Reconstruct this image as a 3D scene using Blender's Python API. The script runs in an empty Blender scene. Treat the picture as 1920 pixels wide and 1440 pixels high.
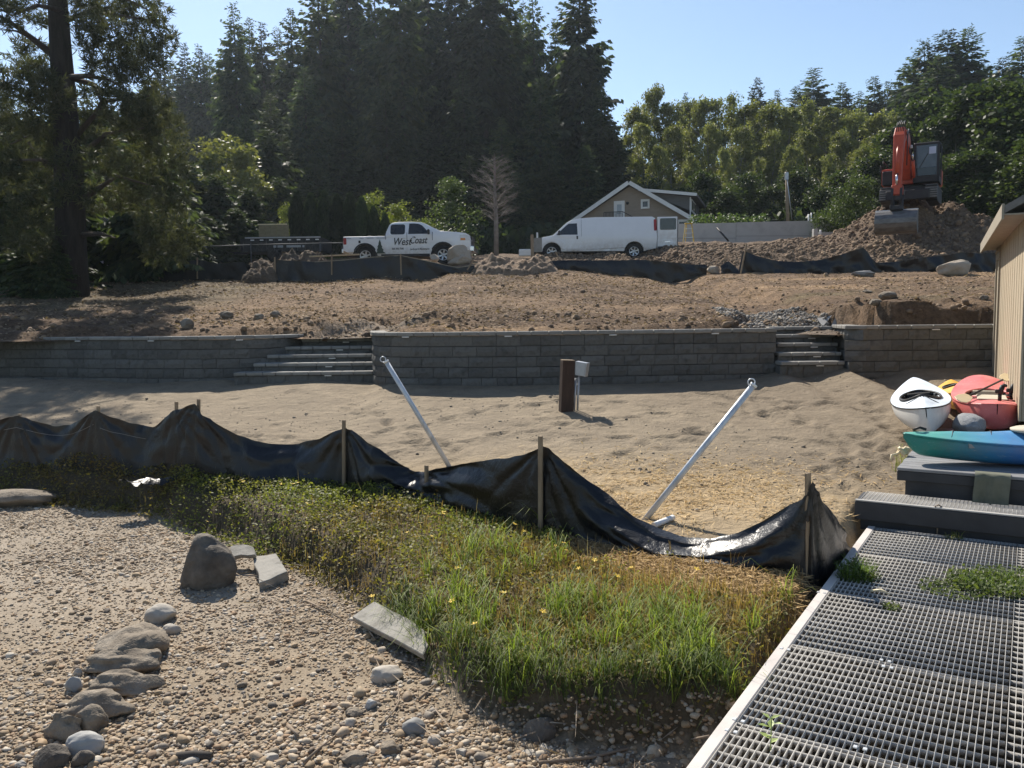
import bpy, bmesh, math, random
import numpy as np
from mathutils import Vector, Matrix, Euler
rng = np.random.default_rng(7)
random.seed(7)
S = bpy.context.scene
COL = S.collection
PI = math.pi
R = math.radians

# ------------------------------------------------------------------ camera, sky, sun, exposure
F = 1554.0
HZ = 592.0
PITCH = math.atan((720 - HZ) / F)
ROLL = R(-0.65)
EYE = Vector((0, 0, 2.1))
cam = bpy.data.cameras.new('camera')
cam.sensor_width = 36
cam.lens = 36 * F / 1920
cam.clip_start = .05
cam.clip_end = 3000
camo = bpy.data.objects.new('camera', cam)
COL.objects.link(camo)
CAMM = Euler((PI / 2 - PITCH, 0, 0)).to_matrix() @ Matrix.Rotation(ROLL, 3, 'Z')
camo.matrix_world = Matrix.Translation(EYE) @ CAMM.to_4x4()
S.camera = camo

SUN_EL, SUN_AZ = R(44), R(-19)            # azimuth: from +Y, positive towards +X
sdir = Vector((math.sin(SUN_AZ) * math.cos(SUN_EL), math.cos(SUN_AZ) * math.cos(SUN_EL), math.sin(SUN_EL)))
W = bpy.data.worlds.new('World')
S.world = W
W.use_nodes = True
wn = W.node_tree
bg = wn.nodes['Background']
sky = wn.nodes.new('ShaderNodeTexSky')
sky.sky_type = 'NISHITA'
sky.sun_disc = False
sky.sun_elevation = SUN_EL
sky.sun_rotation = SUN_AZ
sky.air_density = 1.0
sky.dust_density = 0.2
sky.ozone_density = 1.2
wn.links.new(sky.outputs[0], bg.inputs[0])
bg.inputs[1].default_value = 0.088
sun = bpy.data.lights.new('sun', 'SUN')
sun.energy = 5.0
sun.angle = R(.53)
sun.color = (1, .93, .82)
suno = bpy.data.objects.new('sun', sun)
COL.objects.link(suno)
suno.rotation_euler = sdir.to_track_quat('Z', 'Y').to_euler()
suno.location = (0, 0, 60)
S.view_settings.view_transform = 'Standard'
S.view_settings.look = 'None'
S.view_settings.gamma = 1
S.view_settings.use_curve_mapping = False
S.view_settings.exposure = 0.74
S.render.engine = 'CYCLES'
S.cycles.max_bounces = 8
S.cycles.transparent_max_bounces = 24
S.cycles.use_denoising = True
S.cycles.volume_step_rate = 4

# ------------------------------------------------------------------ picture <-> place
def ray(px, py):
    d = CAMM @ Vector(((px - 960) / F, -(py - 720) / F, -1))
    return d
def at(px, py, Y):                          # the point seen at (px,py) in the plane y = Y
    d = ray(px, py)
    return EYE + d * (Y / d.y)
def onz(px, py, z):                         # the point seen at (px,py) at height z
    d = ray(px, py)
    return EYE + d * ((z - EYE.z) / d.z)
def zat(px, py, Y):
    return at(px, py, Y).z

# ------------------------------------------------------------------ noise
def _hash(ix, iy, seed):
    n = (ix.astype(np.int64) * 374761393 + iy.astype(np.int64) * 668265263 + seed * 974634777) & 0x7fffffff
    n = ((n ^ (n >> 13)) * 1274126177) & 0x7fffffff
    n = n ^ (n >> 16)
    return (n & 0xffff) / 65535.0
def vnoise(x, y, seed=0):
    x = np.asarray(x, float); y = np.asarray(y, float)
    ix = np.floor(x); iy = np.floor(y)
    fx = x - ix; fy = y - iy
    fx = fx * fx * (3 - 2 * fx); fy = fy * fy * (3 - 2 * fy)
    a = _hash(ix, iy, seed); b = _hash(ix + 1, iy, seed)
    c = _hash(ix, iy + 1, seed); d = _hash(ix + 1, iy + 1, seed)
    return (a + (b - a) * fx) * (1 - fy) + (c + (d - c) * fx) * fy - .5
def fbm(x, y, o=4, seed=0, gain=.5):
    s = 0; a = 1; f = 1
    for k in range(o):
        s = s + a * vnoise(x * f + 17.3 * k, y * f - 9.1 * k, seed + k)
        a *= gain; f *= 2.03
    return s
def sstep(a, b, x):
    t = np.clip((np.asarray(x, float) - a) / (b - a), 0, 1)
    return t * t * (3 - 2 * t)

# ------------------------------------------------------------------ materials
class NT:
    def __init__(s, m):
        s.t = m.node_tree; s.n = s.t.nodes
    def new(s, typ, **kw):
        nd = s.n.new(typ)
        for k, v in kw.items():
            if k.startswith('i_'):
                nd.inputs[k[2:]].default_value = v
            else:
                setattr(nd, k, v)
        return nd
    def link(s, a, b): s.t.links.new(a, b)
def rgba(c): return (c[0], c[1], c[2], 1)
def ramp(nt, fac, cols, pos=None):
    r = nt.new('ShaderNodeValToRGB')
    e = r.color_ramp.elements
    n = len(cols)
    pos = pos or [.3 + .4 * i / max(1, n - 1) for i in range(n)]
    while len(e) < n: e.new(.5)
    for i, c in enumerate(cols):
        e[i].position = pos[i]; e[i].color = rgba(c)
    nt.link(fac, r.inputs[0])
    return r.outputs[0]
def mixc(nt, fac, a, b, mode='MIX'):
    m = nt.new('ShaderNodeMix', data_type='RGBA', blend_type=mode)
    for s, v in ((0, fac), (6, a), (7, b)):
        if isinstance(v, (int, float)): m.inputs[s].default_value = v
        elif isinstance(v, (tuple, list)): m.inputs[s].default_value = rgba(v)
        else: nt.link(v, m.inputs[s])
    return m.outputs[2]
def noise_node(nt, scale, detail=5, rough=.55, vec=None, dist=0):
    t = nt.new('ShaderNodeTexNoise')
    t.inputs['Scale'].default_value = scale; t.inputs['Detail'].default_value = detail
    t.inputs['Roughness'].default_value = rough; t.inputs['Distortion'].default_value = dist
    if vec is not None: nt.link(vec, t.inputs['Vector'])
    return t.outputs['Fac']
def coords(nt, stretch=None, rnd=True, world=False):
    if world:
        v = nt.new('ShaderNodeNewGeometry').outputs['Position']
    else:
        v = nt.new('ShaderNodeTexCoord').outputs['Object']
    if rnd and not world:
        oi = nt.new('ShaderNodeObjectInfo')
        mu = nt.new('ShaderNodeMath', operation='MULTIPLY'); mu.inputs[1].default_value = 57.0
        nt.link(oi.outputs['Random'], mu.inputs[0])
        ad = nt.new('ShaderNodeVectorMath', operation='ADD')
        nt.link(v, ad.inputs[0]); nt.link(mu.outputs[0], ad.inputs[1]); v = ad.outputs[0]
    if stretch:
        mp = nt.new('ShaderNodeMapping'); mp.inputs['Scale'].default_value = stretch
        nt.link(v, mp.inputs['Vector']); v = mp.outputs[0]
    return v
def bump(nt, h, strength, dist, bsdf, prev=None):
    b = nt.new('ShaderNodeBump')
    b.inputs['Strength'].default_value = strength; b.inputs['Distance'].default_value = dist
    nt.link(h, b.inputs['Height'])
    if prev is not None: nt.link(prev, b.inputs['Normal'])
    nt.link(b.outputs[0], bsdf.inputs['Normal'])
    return b.outputs[0]
def newmat(name):
    m = bpy.data.materials.new(name); m.use_nodes = True
    nt = NT(m)
    return m, nt, nt.n['Principled BSDF']
def pm(name, cols, scale=4, rough=.8, bumps=(), spec=.35, metal=0, stretch=None, world=False, rvar=0, detail=6, rrange=None, clear=0):
    """procedural principled: noise ramp of colours, fine relief, value varied per object"""
    m, nt, b = newmat(name)
    v = coords(nt, stretch, True, world)
    if not isinstance(cols[0], (tuple, list)): cols = [cols, tuple(c * .82 for c in cols)]
    f = noise_node(nt, scale, detail, .6, v)
    c = ramp(nt, f, cols)
    if rvar:
        oi = nt.new('ShaderNodeObjectInfo')
        mr = nt.new('ShaderNodeMapRange'); mr.inputs[3].default_value = 1 - rvar; mr.inputs[4].default_value = 1 + rvar
        nt.link(oi.outputs['Random'], mr.inputs[0])
        c = mixc(nt, 1.0, c, mr.outputs[0], 'MULTIPLY')
    nt.link(c, b.inputs['Base Color'])
    b.inputs['Roughness'].default_value = rough
    if rrange:
        mr = nt.new('ShaderNodeMapRange'); mr.inputs[1].default_value = .3; mr.inputs[2].default_value = .7
        mr.inputs[3].default_value = rrange[0]; mr.inputs[4].default_value = rrange[1]
        nt.link(noise_node(nt, scale * 1.7, 4, .5, v), mr.inputs[0]); nt.link(mr.outputs[0], b.inputs['Roughness'])
    b.inputs['Specular IOR Level'].default_value = spec
    b.inputs['Metallic'].default_value = metal
    b.inputs['Coat Weight'].default_value = clear
    prev = None
    for (sc, st, di) in bumps:
        prev = bump(nt, noise_node(nt, sc, 5, .6, v), st, di, b, prev)
    return m
def leafmat(name, trans=.35, rough=.7, var=.35, spec=.2):
    """leaf material: own colour from the 'Col' attribute, varied per plant"""
    m, nt, b = newmat(name)
    a = nt.new('ShaderNodeAttribute', attribute_name='Col')
    oi = nt.new('ShaderNodeObjectInfo')
    mr = nt.new('ShaderNodeMapRange'); mr.inputs[3].default_value = 1 - var; mr.inputs[4].default_value = 1 + var
    nt.link(oi.outputs['Random'], mr.inputs[0])
    c = mixc(nt, 1.0, a.outputs['Color'], mr.outputs[0], 'MULTIPLY')
    nt.link(c, b.inputs['Base Color']); b.inputs['Roughness'].default_value = rough
    b.inputs['Specular IOR Level'].default_value = spec
    t = nt.new('ShaderNodeBsdfTranslucent')
    c2 = mixc(nt, 1.0, c, (1.25, 1.3, .6), 'MULTIPLY')
    nt.link(c2, t.inputs['Color'])
    mx = nt.new('ShaderNodeMixShader'); mx.inputs[0].default_value = trans
    nt.link(b.outputs[0], mx.inputs[1]); nt.link(t.outputs[0], mx.inputs[2])
    nt.link(mx.outputs[0], nt.n['Material Output'].inputs['Surface'])
    return m
def attrmat(name, rough=.9, bumps=((40, .5, .01),), spec=.2, var=0.0, gr=None):
    """own colour from the 'Col' attribute, world-space grain on top"""
    m, nt, b = newmat(name)
    a = nt.new('ShaderNodeAttribute', attribute_name='Col')
    v = coords(nt, None, False, True)
    c = a.outputs['Color']
    for (sc, lo, hi) in (gr or ()):
        mr = nt.new('ShaderNodeMapRange'); mr.inputs[1].default_value = .3; mr.inputs[2].default_value = .7
        mr.inputs[3].default_value = lo; mr.inputs[4].default_value = hi
        nt.link(noise_node(nt, sc, 6, .65, v), mr.inputs[0])
        c = mixc(nt, 1.0, c, mr.outputs[0], 'MULTIPLY')
    nt.link(c, b.inputs['Base Color'])
    b.inputs['Roughness'].default_value = rough; b.inputs['Specular IOR Level'].default_value = spec
    prev = None
    for (sc, st, di) in bumps:
        prev = bump(nt, noise_node(nt, sc, 6, .65, v), st, di, b, prev)
    return m

# ------------------------------------------------------------------ objects
def tag(o, label=None, cat=None, group=None, kind=None):
    if label: o['label'] = label
    if cat: o['category'] = cat
    if group: o['group'] = group
    if kind: o['kind'] = kind
    return o
def link(name, data, parent=None, loc=None, rot=None):
    o = bpy.data.objects.new(name, data)
    COL.objects.link(o)
    if parent: o.parent = parent
    if loc is not None: o.location = loc
    if rot is not None: o.rotation_euler = rot
    return o
def thing(name, label, cat, loc=(0, 0, 0), rz=0, group=None, rot=None):
    o = link(name, None, None, loc, rot or (0, 0, rz))
    o.empty_display_size = .2
    return tag(o, label, cat, group)
def copy_tree(o, parent=None):
    c = o.copy(); COL.objects.link(c); c.parent = parent
    if parent is not None: c.matrix_parent_inverse = o.matrix_parent_inverse
    for ch in list(o.children): copy_tree(ch, c)
    return c
def npmesh(name, V, Fq, mat=None, col=None, smooth=False, uniform=4):
    """mesh from numpy: V (n,3), Fq (m,k) indices; col (n,3) -> 'Col' point colours"""
    me = bpy.data.meshes.new(name)
    V = np.ascontiguousarray(V, np.float32); Fq = np.ascontiguousarray(Fq, np.int32)
    m, k = Fq.shape
    me.vertices.add(len(V)); me.vertices.foreach_set('co', V.ravel())
    me.loops.add(m * k); me.loops.foreach_set('vertex_index', Fq.ravel())
    me.polygons.add(m)
    me.polygons.foreach_set('loop_start', np.arange(0, m * k, k, dtype=np.int32))
    me.polygons.foreach_set('loop_total', np.full(m, k, np.int32))
    if smooth: me.polygons.foreach_set('use_smooth', np.ones(m, bool))
    if col is not None:
        a = me.attributes.new('Col', 'FLOAT_COLOR', 'POINT')
        c4 = np.ones((len(V), 4), np.float32); c4[:, :3] = col
        a.data.foreach_set('color', c4.ravel())
    me.update(calc_edges=True)
    if mat: me.materials.append(mat)
    return me

class MB:
    """collects shapes; build() links them as ONE mesh object"""
    def __init__(s): s.bm = bmesh.new()
    def box(s, c, size, rot=None, bev=0, seg=1):
        r = bmesh.ops.create_cube(s.bm, size=1)
        vs = r['verts']
        M = Matrix.Translation(c) @ (Euler(rot).to_matrix().to_4x4() if rot is not None else Matrix()) @ Matrix.Diagonal((*size, 1))
        bmesh.ops.transform(s.bm, matrix=M, verts=vs)
        if bev:
            es = list({e for v in vs for e in v.link_edges})
            bmesh.ops.bevel(s.bm, geom=es, offset=bev, segments=seg, affect='EDGES', profile=.6, clamp_overlap=True)
        return s
    def bx(s, x0, x1, y0, y1, z0, z1, bev=0):
        return s.box(((x0 + x1) / 2, (y0 + y1) / 2, (z0 + z1) / 2), (x1 - x0, y1 - y0, z1 - z0), None, bev)
    def bar(s, a, b, w, h=None, up=(0, 0, 1), bev=0):
        a = Vector(a); b = Vector(b); d = b - a; L = d.length
        y = d.normalized(); u = Vector(up)
        x = y.cross(u)
        if x.length < 1e-4: x = y.cross(Vector((0, 1, 0)))
        x.normalize(); z = x.cross(y)
        M = Matrix(((x.x, y.x, z.x, 0), (x.y, y.y, z.y, 0), (x.z, y.z, z.z, 0), (0, 0, 0, 1)))
        r = bmesh.ops.create_cube(s.bm, size=1); vs = r['verts']
        bmesh.ops.transform(s.bm, matrix=Matrix.Translation((a + b) / 2) @ M @ Matrix.Diagonal((w, L, h or w, 1)), verts=vs)
        if bev:
            es = list({e for v in vs for e in v.link_edges})
            bmesh.ops.bevel(s.bm, geom=es, offset=bev, segments=1, affect='EDGES', clamp_overlap=True)
        return s
    def tube(s, pts, r, n=8, cap=True, smooth=True):
        pts = [Vector(p) for p in pts]
        rs = r if isinstance(r, (list, tuple)) else [r] * len(pts)
        rings = []
        pa = None
        for i, p in enumerate(pts):
            t = (pts[min(i + 1, len(pts) - 1)] - pts[max(i - 1, 0)])
            t = t.normalized() if t.length > 1e-9 else Vector((0, 0, 1))
            if pa is None: pa = t.orthogonal().normalized()
            pa = (pa - t * pa.dot(t))
            pa = pa.normalized() if pa.length > 1e-6 else t.orthogonal().normalized()
            pb = t.cross(pa)
            rings.append([s.bm.verts.new(p + (pa * math.cos(2 * PI * k / n) + pb * math.sin(2 * PI * k / n)) * rs[i]) for k in range(n)])
        for a, b in zip(rings, rings[1:]):
            for k in range(n):
                f = s.bm.faces.new((a[k], a[(k + 1) % n], b[(k + 1) % n], b[k])); f.smooth = smooth
        if cap:
            s.bm.faces.new(rings[0][::-1]); s.bm.faces.new(rings[-1])
        return s
    def prism(s, poly, h0, h1, axis='y', bev=0, seg=2):
        """polygon [(a,b)] extruded: axis y -> (x,z) polygon, z -> (x,y), x -> (y,z)"""
        def mk(a, b, h):
            return (a, h, b) if axis == 'y' else ((a, b, h) if axis == 'z' else (h, a, b))
        v0 = [s.bm.verts.new(mk(a, b, h0)) for a, b in poly]
        v1 = [s.bm.verts.new(mk(a, b, h1)) for a, b in poly]
        fs = [s.bm.faces.new(v0), s.bm.faces.new(v1[::-1])]
        n = len(poly)
        for i in range(n):
            fs.append(s.bm.faces.new((v0[i], v1[i], v1[(i + 1) % n], v0[(i + 1) % n])))
        bmesh.ops.recalc_face_normals(s.bm, faces=fs)
        if bev:
            es = list({e for f in fs[:2] for e in f.edges})
            bmesh.ops.bevel(s.bm, geom=es, offset=bev, segments=seg, affect='EDGES', profile=.5, clamp_overlap=True)
        return s
    def quad(s, *ps):
        s.bm.faces.new([s.bm.verts.new(p) for p in ps]); return s
    def lathe(s, prof, n=16, M=None):
        """profile [(r,z)] about z"""
        rings = []
        for r, z in prof:
            rings.append([s.bm.verts.new((r * math.cos(2 * PI * k / n), r * math.sin(2 * PI * k / n), z)) for k in range(n)])
        fs = []
        for a, b in zip(rings, rings[1:]):
            for k in range(n):
                f = s.bm.faces.new((a[k], a[(k + 1) % n], b[(k + 1) % n], b[k])); f.smooth = True; fs.append(f)
        fs.append(s.bm.faces.new(rings[0][::-1])); fs.append(s.bm.faces.new(rings[-1]))
        if M is not None:
            bmesh.ops.transform(s.bm, matrix=M, verts=[v for r in rings for v in r])
        return s
    def mesh(s, name, mat=None, smooth=None):
        me = bpy.data.meshes.new(name)
        if smooth is not None:
            for f in s.bm.faces: f.smooth = smooth
        s.bm.normal_update()
        s.bm.to_mesh(me); s.bm.free()
        if mat: me.materials.append(mat)
        return me
    def build(s, name, mat, parent=None, smooth=None, loc=None, rot=None):
        return link(name, s.mesh(name, mat, smooth), parent, loc, rot)

def rock_mesh(name, seed, sub=3, amp=.18, squash=.7, mat=None, freq=1.3, facet=0):
    bm = bmesh.new()
    bmesh.ops.create_icosphere(bm, subdivisions=sub, radius=1)
    r = np.random.default_rng(seed)
    V = np.array([v.co[:] for v in bm.verts])
    off = r.random(3) * 40
    n = fbm(V[:, 0] * freq + off[0], V[:, 1] * freq + V[:, 2] * 1.7 * freq + off[1], 3, seed) \
        + fbm(V[:, 2] * freq + off[2], V[:, 0] * freq - V[:, 1] * 1.3 * freq + off[0], 3, seed + 9)
    V = V * (1 + amp * n)[:, None]
    for k in range(facet):                  # broken flat faces
        d = r.normal(size=3); d /= np.linalg.norm(d)
        h = .55 + .25 * r.random()
        t = V @ d
        V = V - np.outer(np.where(t > h, (t - h) * .9, 0), d)
    V[:, 2] *= squash
    if sub >= 3:
        m = fbm(V[:, 0] * 5 + off[0], V[:, 1] * 5 + V[:, 2] * 5, 3, seed + 3)
        V = V * (1 + .045 * m)[:, None]
    for v, c in zip(bm.verts, V): v.co = c
    me = bpy.data.meshes.new(name)
    for f in bm.faces: f.smooth = True
    bm.to_mesh(me); bm.free()
    if mat: me.materials.append(mat)
    return me
# ------------------------------------------------------------------ the lie of the land
DH = R(32.0)                                          # heading of the dock
DU = Vector((math.sin(DH), math.cos(DH), 0)); DV = Vector((math.cos(DH), -math.sin(DH), 0))
D0 = Vector((0.82, 3.68, 0)); D0 = D0 - DU * 3.0      # near left corner of the dock
def dk(u, v, z=0.0): return D0 + DU * u + DV * v + Vector((0, 0, z))
bankP = [(-560, 915), (-300, 930), (0, 945), (130, 960), (290, 975), (340, 1000), (430, 1020), (540, 1060), (600, 1090), (680, 1125),
         (760, 1190), (800, 1225), (830, 1260), (870, 1310), (950, 1350), (1050, 1375), (1150, 1385), (1300, 1390)]
_b = [onz(px, py, -.4) for px, py in bankP]
BX = np.array([-16] + [p.x for p in _b] + [3, 8]); BY = np.array([13.5] + [p.y for p in _b] + [4.0, 1.0])
fenceP = [(-520, 850), (-340, 860), (-160, 868), (0, 878), (100, 882), (178, 888), (300, 895), (400, 905), (560, 918), (648, 922), (690, 935), (780, 945), (850, 960),
          (950, 985), (1017, 1000), (1100, 1020), (1200, 1045), (1290, 1058), (1400, 1070), (1480, 1080), (1540, 1080)]
_f = [onz(px, py, 0.0) for px, py in fenceP]
FX = np.array([-18] + [p.x for p in _f] + [3.4, 6, 12]); FY = np.array([13.5] + [p.y for p in _f] + [6.9, 8.5, 10])
ZWX = np.array([-20, -11, -7.6, -4, -2.5, -.6, 1.5, 3.5, 4.7, 5.3, 9, 14]); ZWZ = np.array([.9, .84, .77, .90, .83, .77, .77, .80, .86, 1.0, 1.03, 1.05])
def mkpath(pts): return [Vector((at(px, 640, Y).x, Y, 0)) for px, Y in pts]
PL = mkpath([(-420, 20.2), (-200, 19.5), (0, 18.8), (150, 18.0), (300, 17.4), (420, 17.3), (500, 17.6), (555, 18.2), (588, 18.9)])
PC = mkpath([(697, 18.7), (697, 17.5), (702, 16.6), (730, 16.12), (800, 15.88), (900, 15.75), (1000, 15.75), (1150, 15.85), (1300, 16.0), (1400, 16.05), (1456, 16.1)])
PR = mkpath([(1592, 15.65), (1700, 15.6), (1870, 15.5), (1895, 15.48)])
_wl = PL[:-2] + [Vector((at(520, 640, 18.6).x, 18.6, 0)), Vector((at(600, 640, 18.7).x, 18.7, 0)), Vector((at(696, 640, 18.7).x, 18.7, 0))] + PC[3:] \
    + [Vector((at(1458, 640, 17.2).x, 17.2, 0)), Vector((at(1575, 640, 17.2).x, 17.2, 0))] + PR
_wl.sort(key=lambda p: p.x)
WX = np.array([-40] + [p.x for p in _wl] + [20]); WY = np.array([21] + [p.y for p in _wl] + [15.2])
def wall_y(x): return np.interp(x, WX, WY)
def bank_d(x, y): return (y - np.interp(x, BX, BY)) * .72
def dockmask(x, y):
    u = (x - D0.x) * DU.x + (y - D0.y) * DU.y; v = (x - D0.x) * DV.x + (y - D0.y) * DV.y
    return sstep(-.25, .05, v) * (1 - sstep(8.4, 8.9, u))
_rf = random.Random(3)
FOOT = []
for (fx, fy, fa, fn) in ((3.2, 8.6, 1.2, 12), (1.0, 10.2, .9, 12), (5.0, 9.6, 1.75, 9), (-3.0, 12.2, .3, 9), (2.2, 13.6, 2.6, 9), (-.8, 11.2, 2.2, 8), (4.2, 11.0, 2.9, 8), (3.6, 8.9, 1.0, 10), (4.6, 8.6, 1.9, 10), (-5.5, 13.4, -.3, 10), (.2, 12.4, .1, 10), (-2.2, 11.0, .6, 8), (6.4, 12.2, 2.4, 8)):
    for k in range(fn):
        FOOT.append((fx, fy, fa + _rf.uniform(-.3, .3), _rf.uniform(.03, .06)))
        fx += .55 * math.cos(fa) - (.12 if k % 2 else -.12) * math.sin(fa); fy += .55 * math.sin(fa) + (.12 if k % 2 else -.12) * math.cos(fa); fa += _rf.uniform(-.2, .2)
def HF(x, y):
    """height of beach, grassy bank and sand yard"""
    x = np.asarray(x, float); y = np.asarray(y, float)
    yf = np.interp(x, FX, FY); yw = np.minimum(wall_y(x), 17.6); zw = np.interp(x, ZWX, ZWZ)
    t = (y - yf) / np.maximum(yw - yf, 1)
    zf = .02
    pl = zf + np.where(t > 0, t * (zw - zf), t * .5)
    pl = np.maximum(pl, -.16)
    pl = pl + .026 * fbm(x * .45, y * .45, 3, 3) * sstep(.02, .2, t) + .016 * fbm(x * 1.3, y * 2.6, 3, 8) * sstep(.0, .1, t)
    pits = fbm(x * 2.1, y * 2.9, 2, 21)
    pl = pl - .03 * sstep(.30, .5, pits) * sstep(.02, .12, t)
    for (px_, py_, a_, s_) in FOOT:
        c_, n_ = math.cos(a_), math.sin(a_)
        q = ((x - px_) * c_ + (y - py_) * n_) ** 2 / .026 + (-(x - px_) * n_ + (y - py_) * c_) ** 2 / .006
        pl = pl - s_ * np.exp(-q) + .35 * s_ * np.exp(-(np.sqrt(q) - 1.7) ** 2 * 3)
    zg = -.52 + .03 * (y - 4) + .05 * fbm(x * .6, y * .6, 3, 5) + .012 * fbm(x * 4, y * 4, 2, 6)
    d = bank_d(x, y) + .12 * fbm(x * 1.5, y * 1.5, 3, 12)
    b = sstep(-.02, .40 - .24 * sstep(-1.2, -.2, x), d)
    h = zg + (pl - zg) * b
    dm = dockmask(x, y)
    return h * (1 - dm) + np.minimum(h, -.52) * dm
def bump2(x, y, cx, cy, rx, ry): return np.exp(-((x - cx) / rx) ** 2 - ((y - cy) / ry) ** 2)
def HU(x, y):
    """height of the upper slope"""
    x = np.asarray(x, float); y = np.asarray(y, float)
    yw = np.minimum(wall_y(x), 17.6)
    s = np.maximum(y - yw, 0)
    hb = .10 + .32 * sstep(6.2, 7.2, x) + .12 * sstep(3.6, 4.6, x) * (1 - sstep(5.2, 6, x)) + .1 * bump2(x, 0, -5, 0, 1.0, 1)
    edge = .75 + .35 * fbm(x * .9, x * .3, 3, 31)
    h = 1.66 + hb * sstep(edge, edge + .22, s) + .128 * np.maximum(s - .5, 0) - .033 * sstep(2, 7, x) * np.clip(s - .5, 0, 16.5) + .078 * sstep(2, 7, x) * np.maximum(y - 33, 0)
    # the cuttings behind both flights of steps
    n1 = 1 - sstep(.75, 1.1, np.sqrt(((x + 3.15) / 1.15) ** 2 + ((y - 18.6) / 2.0) ** 2) + .5 * fbm(x * 1.6, y * 1.6, 3, 41))
    n2 = 1 - sstep(.75, 1.15, np.sqrt(((x - 5.75) / 1.15) ** 2 + ((y - 16.9) / 2.6) ** 2) + .45 * fbm(x * 1.4, y * 1.4, 3, 43))
    low = 1.68 + .10 * np.maximum(y - 18.4, 0) * (x < 1) + .14 * np.maximum(y - 17.0, 0) * (x > 1)
    n = np.clip(n1 + n2, 0, 1)
    h = h * (1 - n) + np.minimum(low, h) * n
    far = sstep(33, 36, y) * sstep(-2, 3, x)
    h = h + far * (.25 * fbm(x * .5, y * .5, 3, 51) + .12 * fbm(x * 1.7, y * 1.7, 3, 52))
    h = h + .22 * bump2(x, y, 9, 37.3, 9, 1.3) + .05 * sstep(9, 14, x) * sstep(33, 40, y)
    # the excavator's heap
    m = 1.98 * bump2(x, y, 19.5, 40.8, 2.35, 2.9) + .8 * bump2(x, y, 22.0, 39.6, 1.6, 2.2) + .3 * bump2(x, y, 17.1, 39.4, .9, 1.4)
    h = h + m * (1 + .5 * fbm(x * .9, y * .9, 3, 61)) + .30 * sstep(.15, .5, m) * fbm(x * 2.2, y * 2.2, 4, 63)
    rough = sstep(.25, .9, s)
    h = h + rough * (.10 * fbm(x * .45, y * .6, 3, 71) + .055 * fbm(x * 1.7, y * 2.2, 3, 72) + .035 * fbm(x * 5, y * 6, 2, 73))
    lump = sstep(.05, .5, fbm(x * 1.35, y * 1.6, 3, 75)) * sstep(.5, .9, s) * (1 - sstep(2.2, 3.6, s))
    h = h + .15 * lump * (1 - .6 * sstep(-2, 0, x) * (1 - sstep(3, 5, x)))
    return h
def HFAR(x, y):
    """forest floor beyond the drive"""
    x = np.asarray(x, float); y = np.asarray(y, float)
    b = 5.2 + .02 * np.maximum(y - 41, 0)
    hill = sstep(85, 260, y) * (34 + 10 * fbm(x * .006, y * .006, 3, 81)) + 12 * sstep(20, 120, x) * sstep(70, 160, y)
    return b + hill + .3 * fbm(x * .08, y * .08, 3, 82)
def HX(x, y):
    x = np.asarray(x, float); y = np.asarray(y, float)
    k = sstep(41.5, 47, y)
    return HU(x, y) * (1 - k) + HFAR(x, y) * k
def hf(x, y): return float(HF(np.array([x]), np.array([y]))[0])
def hx(x, y): return float(HX(np.array([x]), np.array([y]))[0])

def grid(x0, x1, y0, y1, st):
    nx = int(round((x1 - x0) / st)) + 1; ny = int(round((y1 - y0) / st)) + 1
    X, Y = np.meshgrid(np.linspace(x0, x1, nx), np.linspace(y0, y1, ny))
    i = np.arange(nx * ny).reshape(ny, nx)
    Q = np.stack([i[:-1, :-1], i[:-1, 1:], i[1:, 1:], i[1:, :-1]], -1).reshape(-1, 4)
    return X.ravel(), Y.ravel(), Q
def submesh(name, V, Q, keep, mat, col):
    Q = Q[keep]
    used = np.unique(Q); mp = np.full(len(V), -1, np.int64); mp[used] = np.arange(len(used))
    return npmesh(name, V[used], mp[Q], mat, col[used], True)
def cmix(*pairs):
    """pairs (colour, weight array): composition of the soil"""
    tot = sum(w for _, w in pairs)
    return sum(np.array(c)[None, :] * (w / tot)[:, None] for c, w in pairs)

m_gravel = attrmat('gravel ground', .95, ((30, .5, .02), (140, .5, .006)), gr=((60, .65, 1.25), (9, .85, 1.12)))
m_sand = attrmat('sand', .95, ((2.6, .6, .10), (8, .8, .06), (28, .7, .022), (110, .5, .005)), gr=((2.2, .84, 1.1), (7, .88, 1.08), (130, .8, 1.18)))
m_bank = attrmat('bank soil', .95, ((20, .6, .03), (120, .5, .006)), gr=((30, .6, 1.2),))
m_dirt = attrmat('dirt', .95, ((5, .8, .14), (18, .9, .08), (60, .7, .02)), gr=((1.6, .72, 1.2), (9, .6, 1.35), (30, .7, 1.3)))

# beach, bank and sand yard: one height field, three surfaces
gx, gy, gq = grid(-15, 14, 1.2, 18.9, .048)
gz = HF(gx, gy)
d = bank_d(gx, gy); yf = np.interp(gx, FX, FY)
damp = sstep(.0, .45, fbm(gx * .25, gy * .5, 3, 91)) 
rdark = sstep(2.0, 6.0, gx) * (1 - .5 * sstep(15, 17, gy))
straw = (bump2(gx, gy, 1.6, 8.6, 1.5, 1.0) + .8 * bump2(gx, gy, -.4, 9.6, 1.6, .8) + .35 * bump2(gx, gy, 2.8, 8.2, 1.0, .8)) * (1 + .8 * fbm(gx * 2, gy * 2, 3, 92))
straw = np.clip(straw, 0, 1)
csand = cmix(((.27, .218, .152), np.full_like(gx, 1.0)), ((.155, .122, .088), .2 + .6 * damp + .8 * rdark + .5 * sstep(.05, .4, fbm(gx * 1.6, gy * 2.5, 4, 96))), ((.52, .38, .21), 1.6 * straw))
cgrav = cmix(((.30, .24, .17), np.full_like(gx, 1.0)), ((.17, .135, .098), .3 + .9 * sstep(0, .5, fbm(gx * .8, gy * .8, 3, 93))), ((.36, .32, .27), .8 * sstep(5.5, 8.5, gy) * (gx < -2)))
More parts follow.
